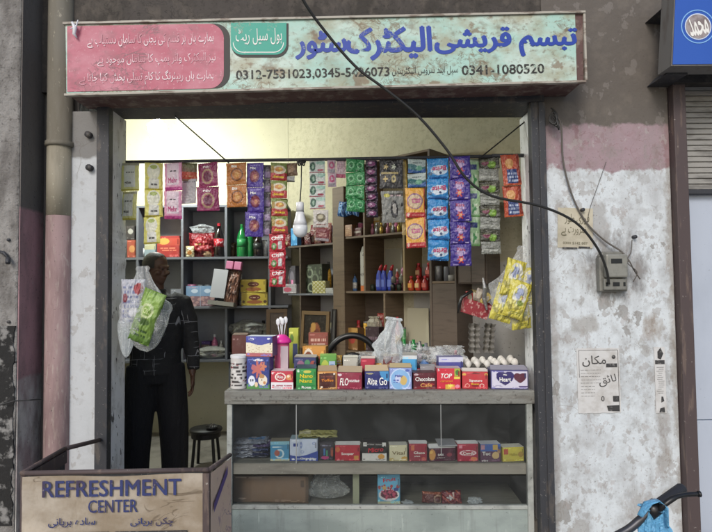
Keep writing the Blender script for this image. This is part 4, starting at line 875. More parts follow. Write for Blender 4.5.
c4(319.5, 333, 443.5, .08, Zs, .07, 'sweet_carton', 'small dark carton with coloured crayons next to the red carton', 'carton', ['#2b2433', ('e', .4, .15, .3, .1, '#b8357a'), ('r', .3, .3, .4, .7, '#2f6aa8'), ('r', .5, .25, .58, .6, '#3a9a6a'), ('e', .92, .5, .12, .3, '#a8472c'), ('lines', .2, .86, .8, .94, 1, 1, '#8c8aa8')], '#211c28', top='#55505a')
c4(335, 360, 445.5, .05, Zs, .09, 'biscuit_carton', 'red carton with white top edge reading Sooper', 'carton', ['#b5132e', ('e', .1, .72, .09, .16, '#c9662c'), ('r', .76, .06, .94, .32, '#c98a2c')], '#8c1128', top='#e8e4e2', flap=('#e4e0de', .010, 'up'), texts=[('Sooper', .5, .45, .5, .2, WT), ('egg & milk', .2, .06, .3, .05, WT)])
c4(362.5, 387, 443, .05, Zs, .09, 'noodle_carton', 'black white and orange carton with red script on the case shelf', 'carton', ['#1f1a1c', ('below', .42, .0, 1, 0, '#d3d0cc'), ('below', .2, .25, 1.6, -.4, '#d3d0cc'), ('e', .78, .24, .14, .14, '#d3962c'), ('r', .05, .8, .2, 1, '#cfccc8'), ('r', .82, .8, .98, 1, '#cfccc8'), ('lines', .2, .86, .8, .95, 1, 4, '#8c8886')], '#2a2526', top='#3b3637', texts=[('Micro', .55, .62, .62, .24, RD, dict(rot=6, lean=.2))])
c4(389.3, 407.3, 445.5, .05, Zs, .08, 'tea_carton', 'cream carton with thin gold letters on the case shelf', 'carton', ['#cfc6a4', ('r', .0, .0, 1, .06, '#b5a878'), ('e', .85, .15, .2, .14, '#c79a3a'), ('e', .12, .1, .14, .1, '#c2a95a')], '#a89d7c', top='#e6e2d6', texts=[('Vital', .5, .52, .7, .2, K('#7b6a4a'))])
c4(409.3, 427.3, 444, .045, Zs, .08, 'biscuit_carton', 'upright crimson carton with white top between cream and maroon cartons', 'carton', ['#9c1a34', ('r', .12, .62, .28, .9, '#c96a3a'), ('e', .8, .14, .12, .1, '#c75a4a')], '#781428', top='#e6e2e2', flap=('#e4e0e0', .008, 'up'), texts=[('Gluco', .56, .5, .6, .14, WT), ('plus', .45, .3, .3, .08, WT)])
c4(428.3, 455.5, 448.5, .045, Zs, .09, 'chocolate_carton', 'wide maroon carton with white top and small diamond', 'carton', ['#4d1430', ('e', .12, .5, .12, .42, '#c98a3a'), ('e', .08, .7, .06, .12, '#e0b04a'), ('e', .76, .48, .1, .14, '#8d2f44')], '#3d1026', top='#ece9e8', flap=('#e8e6e4', .014, 'up'), texts=[('OREO'[:0] or 'DARK', .44, .5, .22, .16, WT), ('choc', .44, .28, .3, .06, WT)])
c4(457.3, 478.3, 444, .045, Zs, .08, 'biscuit_carton', 'crimson carton with white script oval and orange slices', 'carton', ['#a81438', ('ring', .5, .48, .36, .14, .12, '#e8c9ce'), ('e', .78, .14, .16, .12, '#d97a3a'), ('r', .08, .74, .22, .94, '#d98a9a')], '#84102c', top='#eeebea', flap=('#e9e6e6', .008, 'up'), texts=[('Candi', .5, .48, .5, .14, WT)])
c4(480, 500.3, 444, .045, Zs, .08, 'biscuit_carton', 'blue and brown carton with white letters and biscuits on the case shelf', 'carton', ['#5a2a4d', ('below', 2, 0, 1, 0, '#5a2a4d'), ('r', 0, .6, 1, 1, '#2f5cae'), ('r', .62, .66, .86, .95, '#c9a23c'), ('e', .75, .36, .18, .2, '#d3b070'), ('e', .92, .6, .08, .12, '#b98a5a'), ('r', .04, .7, .2, .95, '#c98a96')], '#45203c', top='#dfe0e6', texts=[('Tuc', .28, .48, .4, .2, WT), ('mini', .2, .08, .3, .08, WT)])
c4(501.8, 524, 447.5, .045, Zs, .08, 'biscuit_carton', 'yellow carton at the right end of the case shelf', 'carton', ['#d3c22a', ('r', .06, .5, .26, .88, '#c24a2c'), ('e', .84, .48, .13, .2, '#b8922c'), ('lines', .35, .4, .7, .6, 2, 6, '#b0a022'), ('below', .14, 0, 1, 0, '#c4b024')], '#b5a524', top='#e9e6d6', texts=[('Marie', .48, .5, .36, .14, K('#a8962a'))])
# lower level
Zb = zbb-.009
G5 = 'goods on the case floor'
carton(CF, 231.5, 309.5, 476.5, .12, Zb, .22, 'brown_cardboard_box', 'large plain brown cardboard box at the left of the lower case', 'box', ['#8d7058', ('r', 0, .0, .25, 1, '#7f644f')], '#a08e78', top='#8d7460', group=G5)
q_ = CF.hit(328, 503, .2)
tag(link('polythene_bag', bag_mesh(.24, .15, .16, 22, m_poly, fat=.5, neck=.4, rough=.2), None, CF.at(q_.x, .2, Zb+.002)), 'crumpled clear polythene bag beside the large brown cardboard box', 'bag')
carton(CF, 377.5, 400, 474.8, .10, Zb, .06, 'cereal_carton', 'upright sky blue cereal carton with bowl of berries in the lower case', 'carton', ['#5fb0d6', ('below', .1, 0, 1, 0, '#cfd0a8'), ('e', .5, .32, .46, .2, '#e8e4e4'), ('e', .5, .34, .38, .15, '#8c2a44'), ('spots', .18, .22, .84, .48, 16, .05, 3, '#c44a6a'), ('spots', .15, .25, .84, .46, 10, .045, 8, '#5a1c38'), ('spots', .05, .52, .95, .64, 12, .05, 5, '#a83a3a'), ('e', .3, .56, .1, .06, '#c9a25a'), ('e', .82, .5, .12, .06, '#3a4a8a')], '#3f86a8', top='#8fc4dc', texts=[('Fruit', .52, .84, .56, .12, RD, dict(rot=8))], group=G5)
q_ = CF.hit(432, 504, .1)
loose_pouch('chips_pack', 'brown red snack pouch with pale ring leaning left in the lower case', 'wrapper', CF.at(q_.x, .12, Zb+.002) @ RY(3) @ RX(-8), .125, CF.hit(432, 493.5, .1).z-Zb, ['#6e2a26', ('ring', .8, .4, .18, .35, .2, '#b08a70'), ('r', 0, .85, 1, 1, '#a5522e')], .02, 3)
q_ = CF.hit(452, 504, .1)
loose_pouch('chips_pack', 'dark red snack pouch with white slash in the lower case', 'wrapper', CF.at(q_.x, .10, Zb+.002) @ RY(-3) @ RX(-6), .125, CF.hit(452, 491, .1).z-Zb, ['#7c1c2c', ('star', .42, .55, .2, 4, '#c9c4c4'), ('r', .55, .4, .62, .9, '#d3b9ae'), ('r', 0, .88, 1, 1, '#4a1420'), ('diag', 1, .8, .5, .06, '#c25a3a')], .02, 7)
q_ = CF.hit(475, 506, .1)
tag(link('crumpled_film', bag_mesh(.07, .045, .07, 31, m_polywhite, rough=.2), None, CF.at(q_.x, .1, Zb+.001)), 'scrap of crumpled white film in the lower case right of the pouches', 'film')
q_ = CF.hit(408, 506, .1)
tag(link('crumpled_film', bag_mesh(.06, .02, .07, 33, m_polywhite, rough=.2), None, CF.at(q_.x, .1, Zb+.001)), 'flat scrap of white film beside the cereal carton', 'film')

# ------------------------------------------------------------------ hanging rod and sachet strips
YR = 3.56
RF = Frame(T(0, YR, 0))
r0 = RF.hit(126, 162); r1 = RF.hit(529, 155.5)
rd = thing('hanging_rod', 'thin dark rod across the opening from which the sachets hang', 'rod', RF.at(*r0))
v_ = r1-r0
MB().tube([(0, 0, 0), v_*.5+Vector((0, 0, -.004)), v_], .011, 8).build('bar', m_steel, rd, smooth=True)
MB().tube([v_-Vector((.25, 0, 0)), v_], .013, 10).tube([v_, v_+Vector((.02, 0, 0))], .026, 12).build('end_socket', m_steel, rd, smooth=True)
def stay(a_, b_, l): tag(MB().tube([a_, b_], .005, 6).build('stay_wire', m_cable), l, 'wire')
stay(P(175, 116, 3.5), P(229, 163, YR-.012), 'thin dark stay running down to the rod on the left')
stay(P(532, 116, 3.52), P(480, 158, YR-.012), 'thin dark stay running down to the rod on the right')
HG = 'sachet strips hanging from the rod'
def strip(label, px0, px1, py0, py1, n, art, texts=(), dy=-.012, bulge=.010, arts=None, sway=0., name='sachet_strip', fr=1.0, crinkle=.0025, part='sachet', gap=0., shift=None):
    """one strip of n joined packets, hung from the rod: parts are the packets"""
    xa_, xb_ = RF.hit(px0, (py0+py1)/2, dy).x, RF.hit(px1, (py0+py1)/2, dy).x
    za, zb_ = RF.hit((px0+px1)/2, py0, dy).z, RF.hit((px0+px1)/2, py1, dy).z
    w_ = xb_-xa_; h_ = (za-zb_)/n
    r = thing(name, label, 'sachets', RF.M @ T((xa_+xb_)/2, dy, za) @ RY(sway) @ RZ(random.uniform(-4, 4)), HG)
    cache = {}
    for i in range(n):
        A_ = arts[i % len(arts)] if arts else art
        key = (id(A_), i % 4)
        if key not in cache: cache[key] = pouch_mesh(w_, h_*(1-gap), A_, bulge, seed=px0*.13+(i % 4)*3.1, crinkle=crinkle)
        me, sf = cache[key]
        sx = shift[i] if shift else random.uniform(-.002, .002)
        o = link(part, me, r, T(sx, random.uniform(-.003, .003), -i*h_) @ RX(random.uniform(-5, 5)) @ RY(random.uniform(-2.4, 2.4)) @ RZ(random.uniform(-14, 14)))
        for t in texts:
            s_, u, v__, tw, th, mm, *kw = t; kw = kw[0] if kw else {}
            if i == 0: cache['t'+s_+str(v__)+str(key)] = None
            k2 = (s_, v__, key)
            if k2 in cache: link('lettering', cache[k2], o)
            else: cache[k2] = letter(s_, (u-.5)*w_, (v__-1)*h_, tw*w_, th*h_, mm, o, surf=sf, **kw).data
    return r
DK = K('#3a3430'); MG = K('#b02a6e')
strip('pale yellow and white sachet strip of two, leftmost on the rod', 121, 139, 163, 220, 2, ['#d6d280', ('r', .18, .12, .82, .98, '#d6d6ce'), ('lines', .3, .62, .75, .72, 1, 2, '#5b5a58'), ('r', 0, .9, 1, 1, '#a8a48c'), ('below', .06, 0, 1, 0, '#bdb028')], [('456', .42, .28, .35, .08, DK)], bulge=.012)
strip('yellow and white sachet strip of three, second from left', 145, 162.5, 163, 244, 3, ['#dcd668', ('e', .5, .68, .36, .3, '#dedece'), ('r', .22, .05, .8, .42, '#d8d8d2'), ('lines', .35, .18, .7, .27, 1, 4, '#4d4c4a'), ('below', .05, 0, 1, 0, '#b8a82a'), ('e', .5, .85, .2, .08, '#9dae4e')], bulge=.012, shift=[0, .0, -.012])
strip('pink and white sachet strip of two with magenta script', 164, 182, 163, 219, 2, ['#dc98b8', ('r', .16, .2, .84, .98, '#dccad4'), ('lines', .35, .66, .7, .78, 1, 4, '#2f2a2c'), ('below', .12, 0, 1, 0, '#b83a86')], [('Mehr', .5, .36, .5, .18, MG)], bulge=.012)
strip('small orange and olive sachet behind the pink strip', 181, 197, 163, 181, 1, ['#7d6f50', ('r', 0, .1, 1, .5, '#c2502e'), ('lines', .1, .2, .9, .4, 1, 5, '#dba070'), ('r', 0, .7, 1, 1, '#7a7a50')], dy=.03)
strip('plain pale grey card hanging between pink and magenta strips', 182, 197, 179, 204, 1, ['#a3a2a4', ('lines', .1, .85, .9, .93, 1, 1, '#3a3a44')], dy=.035, bulge=.003)
strip('magenta sachet strip of two with round emblem', 197, 219, 163, 211, 2, ['#8c1c56', ('ring', .5, .42, .26, .28, .16, '#b09070'), ('e', .5, .42, .18, .2, '#6e2a48'), ('lines', .35, .84, .7, .92, 1, 2, '#d8a8c0'), ('r', 0, .0, 1, .03, '#a8306e')], [('Gutka'[:0] or 'Pan', .45, .82, .3, .08, WT)])
strip('orange brown sachet strip of two with round emblem', 226, 247, 163, 207, 2, ['#b8701e', ('ring', .55, .45, .28, .26, .12, '#6d3a12'), ('e', .55, .45, .12, .13, '#c9903a'), ('lines', .32, .8, .6, .92, 2, 2, '#e6c080')], [('Bite', .42, .84, .26, .12, WT)], bulge=.009)
strip('purple sachet strip of three with red round emblem', 246.5, 264.5, 163, 237, 3, ['#4d3496', ('e', .5, .44, .26, .22, '#8d3a4a'), ('ring', .5, .44, .26, .22, .14, '#6a2440'), ('e', .55, .42, .1, .1, '#b8744a'), ('lines', .2, .88, .8, .94, 1, 3, '#8f7fce')], [('Tulsi'[:0] or 'Mix', .4, .78, .34, .1, WT)], shift=[0, 0, -.008], bulge=.009)
strip('narrow mauve and grey sachet strip behind the curry packets', 263, 271, 165, 236, 5, ['#75707a', ('r', .1, .1, .9, .5, '#9a86a8'), ('r', 0, .7, 1, 1, '#5a555a')], dy=.02)
strip('small brown snack sachets, upper pair left of the bulb', 280, 297, 163, 176, 1, ['#7a5f45', ('e', .5, .5, .35, .3, '#a0805c'), ('r', 0, .9, 1, 1, '#8f7a60')], dy=.015)
strip('folded silver foil packet beneath the brown snack sachets', 281, 295, 176, 182, 1, ['#a8a8a4', ('r', 0, 0, 1, .25, '#55534f')], dy=.012)
noodle = ['#b3372c', ('r', 0, .0, 1, .42, '#b42c2e'), ('r', 0, .42, 1, 1, '#7a8a3c'), ('e', .5, .6, .42, .24, '#d8cdb0'), ('e', .5, .62, .26, .13, '#cf8a3a'), ('e', .56, .66, .1, .07, '#e8c84a'), ('lines', .1, .12, .9, .3, 1, 4, '#dba36a'), ('e', .1, .62, .1, .2, '#a88a3c')]
strip('green and red noodle sachet strip of four with bowl picture', 271, 287.5, 163, 234, 4, noodle, [('Soup', .5, .2, .6, .16, YE)], bulge=.012)
strip('red and white sachet strip of three below the noodle sachets', 269.5, 286, 234, 287, 3, ['#bf1c34', ('r', .55, .15, .8, .6, '#cfd0cc'), ('e', .3, .3, .16, .2, '#4a8a3c'), ('lines', .15, .66, .85, .9, 2, 5, '#e9c6c8'), ('e', .28, .28, .08, .1, '#d8d8c0')], [('Chilli', .5, .8, .7, .2, WT, dict(rot=15))], bulge=.014, crinkle=.004)
strip('white sachet strip of four with dark green leaf emblem', 309.5, 325.5, 161, 209, 4, ['#c2c8c2', ('e', .22, .52, .2, .38, '#2f5a48'), ('e', .24, .5, .08, .2, '#8fae98'), ('e', .72, .2, .2, .1, '#a8485a'), ('below', .06, 0, 1, 0, '#a85868'), ('e', .75, .8, .34, .16, '#93b8a8')], bulge=.007)
strip('white sachet with bowl picture under the green leaf strip', 313, 328.5, 210, 227.5, 1, ['#c2bcb4', ('e', .5, .55, .32, .24, '#6a6048'), ('e', .5, .58, .2, .14, '#a8a080'), ('lines', .2, .12, .8, .24, 1, 3, '#8a5a50')], bulge=.01)
strip('dark red packet hanging tilted below the bowl sachet', 316, 330, 228, 241, 1, ['#7a3434', ('r', 0, 0, 1, .2, '#a3989a'), ('lines', .2, .4, .8, .7, 2, 3, '#b88a80')], sway=8)
strip('narrow pink sachet strip of two right of the green leaf strip', 327.5, 336, 160, 187, 2, ['#b59aa6', ('ring', .5, .6, .26, .2, .35, '#a83a68'), ('r', .1, .05, .9, .3, '#8f8a90')], bulge=.006)
strip('pale pink card hanging beside the green blister strip', 336.5, 346, 160, 178, 1, ['#c4aab0', ('below', .2, 0, 1, 0, '#b04a6a'), ('lines', .1, .5, .9, .8, 3, 2, '#b58a98')], bulge=.003, dy=.01)
gb = ['#2c8a48', ('r', 0, .0, 1, .04, '#1f6a36'), ('ring', .26, .55, .14, .22, .16, '#7fc48c'), ('ring', .74, .55, .14, .22, .16, '#7fc48c'), ('e', .26, .5, .08, .12, '#1f6a36'), ('e', .74, .5, .08, .12, '#1f6a36'), ('lines', .1, .12, .9, .22, 1, 5, '#1c5a30')]
strip('bright green blister sachet strip of four', 346, 365, 159.5, 212, 4, gb, bulge=.007, crinkle=.003)
strip('narrow purple and black toffee strip of seven', 365.5, 377.5, 160, 217.5, 7, ['#2c1c30', ('e', .5, .5, .34, .3, '#7c3a6a'), ('e', .42, .58, .12, .12, '#c9a8c0'), ('r', 0, .9, 1, 1, '#55424e')], bulge=.009, crinkle=.004)
strip('black pouch with gold blisters above the grey face pouch', 379.5, 403, 160, 189, 1, ['#2d2b2b', ('r', .12, .55, .72, .98, '#1c1b1a'), ('r', .05, .5, .8, .56, '#a8955a'), ('star', .26, .74, .10, 5, '#c9b06a'), ('star', .6, .74, .10, 5, '#b9c0a8'), ('star', .24, .32, .11, 4, '#c9b06a'), ('e', .6, .32, .10, .13, '#bfae72'), ('e', .6, .32, .04, .06, '#2c2a28')], bulge=.010)
strip('grey pouch with a dark haired oval portrait', 380.5, 403.5, 191, 222.5, 1, ['#7f807a', ('r', .12, .82, .98, .92, '#38322a'), ('e', .26, .86, .14, .06, '#b8b02c'), ('lines', .4, .84, .9, .9, 1, 2, '#c4a8a8'), ('e', .56, .42, .17, .28, '#1f1d1e'), ('e', .57, .44, .09, .17, '#a8a49c'), ('e', .58, .22, .12, .06, '#3a3838'), ('e', .2, .3, .04, .04, '#3a3a38'), ('e', .92, .56, .05, .06, '#2c2c2c')], bulge=.006)
strip('teal and white sachet strip of two above the yellow packets', 407.5, 426, 159.5, 187.5, 2, ['#a9b8b4', ('below', .55, .1, 5, 1, '#2c6a6e'), ('below', .3, .12, 4, 3, '#2c5a9a'), ('e', .62, .35, .18, .18, '#6aa88a'), ('lines', .25, .7, .75, .82, 1, 3, '#3c4a48')], bulge=.010)
yl = ['#dba01e', ('below', .18, .0, 1, 0, '#b8202c'), ('e', .5, .55, .38, .24, '#c9b08a'), ('ring', .46, .54, .38, .25, .07, '#7a4a80'), ('lines', .28, .5, .78, .66, 2, 5, '#a85a78'), ('e', .12, .1, .07, .06, '#e0b8a8'), ('lines', .3, .06, .9, .12, 1, 3, '#d87a70'), ('r', .93, 0, 1, 1, '#b8402c')]
strip('yellow and red detergent packet strip of two', 405.5, 425.5, 188, 248, 2, yl, bulge=.014, texts=[('Bonus'[:0] or 'Gai', .52, .56, .38, .16, K('#b85a86'), dict(rot=8))])
strip('raw yellow edge of a packet strip behind the teal sachets', 401.5, 407, 160, 235, 3, ['#a08a52', ('r', .8, 0, 1, 1, '#c2a23c')], dy=.03, bulge=.004)
br_ = ['#1d86c9', ('e', .56, .42, .40, .24, '#b9cfe0'), ('e', .5, .36, .2, .2, '#cfdce6'), ('below', .08, .0, 1, 0, '#2c6ab0'), ('diag', 1, -.6, .9, .05, '#3aa0da'), ('e', .14, .24, .10, .08, '#4c6a8a'), ('e', .62, .28, .06, .06, '#31406a')]
strip('sky blue detergent packet strip of five with red Brite lettering', 427.5, 449, 158.5, 260.5, 5, br_, bulge=.016, texts=[('Brite', .56, .48, .62, .22, K('#b02a5e'), dict(rot=188, lean=.1, bold=.03))], crinkle=.0035)
pr_ = ['#3d2a8c', ('star', .5, .58, .30, 6, '#8f6ab0'), ('e', .5, .64, .2, .18, '#b8a0cc'), ('star', .5, .30, .2, 6, '#c4342f'), ('e', .5, .3, .08, .08, '#e0a070'), ('lines', .1, .04, .4, .1, 1, 2, '#a898d0'), ('lines', .66, .04, .9, .12, 1, 3, '#c8b8e0'), ('diag', 1, .2, .7, .04, '#55409c')]
strip('purple detergent packet strip of five with red star burst', 449.5, 470.5, 156.5, 266, 5, pr_, bulge=.016, texts=[('Ariel'[:0] or 'Xtra', .5, .76, .42, .14, K('#a02848'), dict(rot=-6))], crinkle=.0035)
strip('pale green sachet strip of three with dark blue band', 467.5, 481, 159, 246, 3, ['#93b88a', ('r', .15, .1, .85, .45, '#b4c8a8'), ('star', .5, .28, .2, 3, '#3f8a4a'), ('r', 0, .62, .7, .8, '#2c3a70'), ('r', 0, .9, 1, 1, '#a8bca0'), ('below', .05, 0, 1, 0, '#6aa05a')], dy=.03, bulge=.008)
strip('clear silver and dark green packet strip of four pairs', 479.5, 500, 157, 254, 8, None, arts=[['#4a4a3e', ('e', .62, .35, .2, .3, '#6f9a2c'), ('e', .3, .5, .18, .2, '#7a3a50'), ('lines', .1, .6, .8, .8, 1, 2, '#6a6a50'), ('e', .68, .3, .1, .14, '#8ab83a')], ['#8c8f88', ('r', 0, .2, 1, .36, '#a9aca4'), ('lines', .1, .4, .9, .6, 1, 6, '#6a6c64')]], bulge=.011, crinkle=.005, dy=.012)
strip('orange red and blue chocolate packet strip of two, rightmost on the rod', 500.5, 519, 155, 217, 2, ['#b84a26', ('r', .2, .05, .8, .5, '#24407e'), ('lines', .25, .1, .78, .46, 3, 6, '#a8b8d8'), ('e', .4, .7, .24, .16, '#d8a05a'), ('r', .82, 0, 1, 1, '#8c2c1c'), ('r', 0, 0, 1, .05, '#c85a2a')], bulge=.013, crinkle=.005, sway=-3)

# LED bulb hung by its flex
bt = RF.hit(301.6, 163, -.02); bz1 = RF.hit(300, 202, -.02); bz0 = RF.hit(301, 237.5, -.02)
bulb = thing('light_bulb', 'unlit white bulb hanging on a black flex among the sachets', 'bulb', RF.at(bz1.x, -.02, bz0.z))
hb = bz1.z-bz0.z; rb = hb*.21
MB().lathe([(.001, 0), (rb*.5, hb*.02), (rb*.86, hb*.10), (rb, hb*.22), (rb*.95, hb*.34)], 24).build('dome', mat('frosted_dome', '#dadde0', .3), bulb, smooth=True)
MB().lathe([(rb*.95, hb*.34), (rb*.78, hb*.48), (rb*.6, hb*.62), (rb*.52, hb*.72)], 24).build('housing', m_whiteplastic, bulb, smooth=True)
MB().lathe([(rb*.54, hb*.725), (rb*.54, hb*.735)], 24).build('collar', m_blackplastic, bulb, smooth=True)
MB().lathe([(rb*.5, hb*.74), (rb*.5, hb*.98), (rb*.3, hb)], 20).build('socket', m_whiteplastic, bulb, smooth=True)
up = bt-bz1
MB().tube([(0, 0, hb), (up.x*.3+.004, 0, hb+up.z*.4), (up.x, 0, hb+up.z)], .004, 6).build('flex', m_cable, bulb, smooth=True)
kn = MB()
for i in range(6):
    a_ = i*1.05; kn.tube([(up.x+.03*math.cos(a_), -.01+.01*math.sin(a_*2), hb+up.z+.006+.012*math.sin(a_)), (up.x-.03*math.sin(a_), -.012, hb+up.z+.004), (up.x+.02*math.sin(a_*2), -.01, hb+up.z-.02)], .005, 6)
kn.build('flex_knot', m_cable, bulb, smooth=True)

# ------------------------------------------------------------------ bags hung at the jambs
def clear_bag(label, cx, py0, py1, wpx, Y, seed, ry=0, m=m_poly, dep=.16, fat=.72, neck=.12, rough=.09, name='polythene_bag'):
    t_ = P(cx, py0, Y); b_ = P(cx, py1, Y); w_ = wpx/FPX*Y; hh_ = t_.z-b_.z
    r = thing(name, label, 'bag', T(b_.x, Y, b_.z) @ RY(ry)); link('bag_film', bag_mesh(w_, hh_, dep, seed, m, fat=fat, neck=neck, rough=rough), r)
    return r, w_, hh_
def inner(r, name, w_, h_, loc, rots, art, bulge, seed, texts=()):
    me, sf = pouch_mesh(w_, h_, art, bulge, seed, crinkle=.006)
    o = link(name, me, None); o.matrix_world = r.matrix_world @ T(*loc) @ RZ(rots[0]) @ RY(rots[1]) @ RX(rots[2]) @ T(0, 0, h_/2)
    for t in texts:
        s_, u, v__, tw, th, mm = t; letter(s_, (u-.5)*w_, (v__-1)*h_, tw*w_, th*h_, mm, o, surf=sf)
    return o
bpy.context.view_layer.update()
r, bw, bh = clear_bag('clear polythene bag of snack packs hanging at the left jamb in front of the man', 147, 266, 352, 44, 3.38, 5, -3, fat=.55, neck=.14)
bpy.context.view_layer.update()
tag(inner(r, 'snack_pouch', .14, .29, (-.06, -.03, bh*.58), (10, 4, 0), ['#b9bac4', ('lines', .1, .1, .9, .9, 8, 3, '#7d84a8'), ('e', .75, .8, .2, .12, '#a83a3c'), ('e', .6, .3, .22, .1, '#d9d8dc'), ('e', .2, .6, .1, .1, '#8a3c48')], .03, 2), 'white and red printed pouch inside the left hanging bag', 'wrapper')
tag(inner(r, 'snack_pouch', .145, .33, (.03, -.055, bh*.41), (-8, 24, 0), ['#789a3a', ('r', .1, .55, .9, .95, '#8fb34a'), ('ring', .5, .62, .24, .12, .2, '#c9d89a'), ('lines', .2, .12, .8, .3, 2, 3, '#3c5a28'), ('below', .12, 0, 1, 0, '#5f8430'), ('e', .5, .42, .3, .06, '#4c6a2c')], .028, 5, [('OK', .5, .62, .3, .1, K('#cfdca0'))]), 'long green snack pouch slanting inside the left hanging bag', 'wrapper')
r, bw, bh = clear_bag('slim twisted clear bag hanging against the left white jamb', 126, 288, 358, 17, 3.36, 15, 2, m=m_polywhite, dep=.08, fat=.5, neck=.3)
r, bw, bh = clear_bag('clear polythene bag of yellow snack packets hanging at the right jamb', 511, 245, 330, 47, 3.42, 9, -4, fat=.5, neck=.08)
r.matrix_world = r.matrix_world @ RY(13)
bpy.context.view_layer.update()
ya = ['#d4c83a', ('e', .5, .62, .34, .3, '#dcdccc'), ('e', .45, .66, .18, .16, '#9aa4c4'), ('e', .6, .56, .08, .06, '#b8404c'), ('lines', .25, .1, .8, .2, 2, 3, '#7a8030'), ('spots', .05, .05, .95, .4, 10, .07, 3, '#a8a048'), ('spots', .05, .3, .95, .95, 10, .06, 7, '#e6de7a'), ('e', .6, .42, .16, .08, '#8a9a3c')]
for i, (lx, ly, lz, rz_, ry_) in enumerate([(-.045, -.05, .60, 12, 6), (.075, -.03, .54, -14, -6), (-.075, -.03, .30, -8, 8), (.035, -.02, .24, 12, -14), (-.01, -.075, .36, 4, 10)]):
    tag(inner(r, 'snack_packet', .135, .235, (lx, ly, bh*lz), (rz_, ry_, 0), ya, .026, i*3+1), ['upper left', 'upper right', 'lower left', 'lower right', 'middle front'][i]+' yellow packet inside the right hanging bag', 'wrapper', 'yellow packets in the right hanging bag')
# red open display pack hanging beside the right bag
q_ = P(476, 306, 3.75)
r = thing('display_pack', 'red snack display tray hanging tilted against the wall behind the yellow bag', 'tray', T(q_.x, 3.75, q_.z) @ RY(18))
MB().add([(-.10, -.03, .03), (.10, -.03, .03), (.09, -.03, -.07), (-.08, -.03, -.07), (-.10, .05, .05), (.10, .05, .05), (.09, .05, -.07), (-.08, .05, -.07)], [(0, 3, 2, 1), (4, 5, 6, 7), (3, 7, 6, 2), (0, 4, 7, 3), (1, 2, 6, 5)]).build('tray_body', mat('red_card', '#8a2a33', .5, layers=[('n', 40, .52, .6, '#c9a8a0', .8)]), r)
for i in range(5):
    me, sf = pouch_mesh(.05, .09, [['#b8352c', '#7a6a2c', '#a89a8c', '#b0222c', '#c9b04a'][i], ('e', .5, .5, .3, .3, '#c8bda8')], .01, i); link('snack_bar', me, r, T(-.075+i*.037, -.0+.01*(i % 2), .085+.02*(i % 3)) @ RY(-20+i*12))
q_ = P(463, 296, 3.7)
tag(MB().tube([P(472, 291, 3.7), P(462, 297, 3.7), P(459, 305, 3.7), P(458, 313, 3.71)], [(.018, .012), (.02, .012), (.014, .01), (.006, .004)], 10).build('black_strap', m_blackplastic, smooth=True), 'black curled strap at the left end of the hanging red tray', 'strap')
q_ = P(483, 287, 3.68)
tag(MB().tube([P(483, 278, 3.68), P(485, 288, 3.66), P(484, 298, 3.68), P(487, 310, 3.68)], [(.006, .006), (.014, .01), (.016, .012), (.007, .006)], 12).build('twisted_wrapper', m_silver, smooth=False), 'twisted grey wrapper hanging in front of the red display tray', 'wrapper')

# ------------------------------------------------------------------ steel rack at the back left
LF = Frame(T(0, 5.32, 0)); RD_ = .34
xs = [LF.hit(p, 280).x for p in (90, 137, 182, 226, 269.5)]; xs.append(LF.hit(288, 280).x)
zsL = [LF.hit(200, y).z for y in (360, 306.5, 257, 205)]
rk = thing('steel_rack', 'grey steel shelf rack of square cells along the back wall', 'shelving', (0, 5.32, .12))
for z_ in zsL: MB().box(xs[0], xs[-1], 0, RD_, z_-.12-.022, z_-.12).build('shelf', m_rack, rk, bevel=.002)
for x in xs[:-1]: MB().box(x-.012, x+.012, .002, RD_-.002, zsL[0]-.12+.001, zsL[-1]-.12-.023).build('upright', m_rack, rk, bevel=.002)
MB().box(xs[0], xs[-1], RD_-.001, RD_+.008, zsL[0]-.14, zsL[-1]-.12-.002).build('back_sheet', m_rackback, rk)
for x in (xs[0], xs[3]+.02): MB().box(x, x+.03, .02, .05, 0, zsL[0]-.143).build('leg', m_rack, rk)
GL = 'goods on the back steel rack'
def cl_(F, *a_, **k_): return carton(F, *a_, **k_)
Z0, Z1, Z2 = zsL[2], zsL[1], zsL[0]
carton(LF, 157.5, 181, 236, .04, Z0, .2, 'sweet_carton', 'red and orange carton on the back rack above the man', 'carton', ['#a82a26', ('r', 0, .55, 1, .9, '#b8402c'), ('e', .3, .75, .25, .15, '#d9a03a'), ('lines', .15, .3, .85, .5, 2, 3, '#d87a5a')], '#8a241f', group=GL)
carton(LF, 144.5, 156, 244, .04, Z0, .16, 'tea_carton', 'pale blue and cream carton left of the red and orange one on the rack', 'carton', ['#8fa0a8', ('r', 0, .6, 1, 1, '#b8b48a')], '#7a868c', group=GL)
carton(LF, 126, 135.5, 240, .04, Z0, .16, 'spice_carton', 'orange red carton at the far left of the rack beside the jamb', 'carton', ['#a84a30', ('e', .5, .5, .3, .2, '#c98a4a')], '#84382a', group=GL)
carton(LF, 126.5, 135, 226, .06, Z0+.18, .12, 'spice_carton', 'dark packet stacked on the orange red carton at the far left', 'carton', ['#3f3a3a', ('e', .5, .6, .3, .2, '#a8a49c')], '#2c2828', group=GL)
q_ = LF.hit(201, 254, .1)
r = thing('sweet_bag', 'bulging red bag of wrapped sweets with clear top on the rack', 'bag', LF.at(q_.x, .14, Z0+.001), GL)
me, sf = pouch_mesh(.26, .25, ['#8c1a22', ('e', .5, .55, .32, .28, '#a82830'), ('lines', .3, .5, .7, .62, 1, 2, '#c9a05a'), ('e', .75, .12, .16, .12, '#b8926a'), ('e', .45, .2, .2, .08, '#6a1418')], .07, 3, crinkle=.012); link('red_wrapper', me, r, T(0, 0, .25))
link('clear_top', bag_mesh(.2, .12, .12, 40, m_poly, rough=.2), r, T(0, 0, .22))
q_ = LF.hit(190, 254, .04)
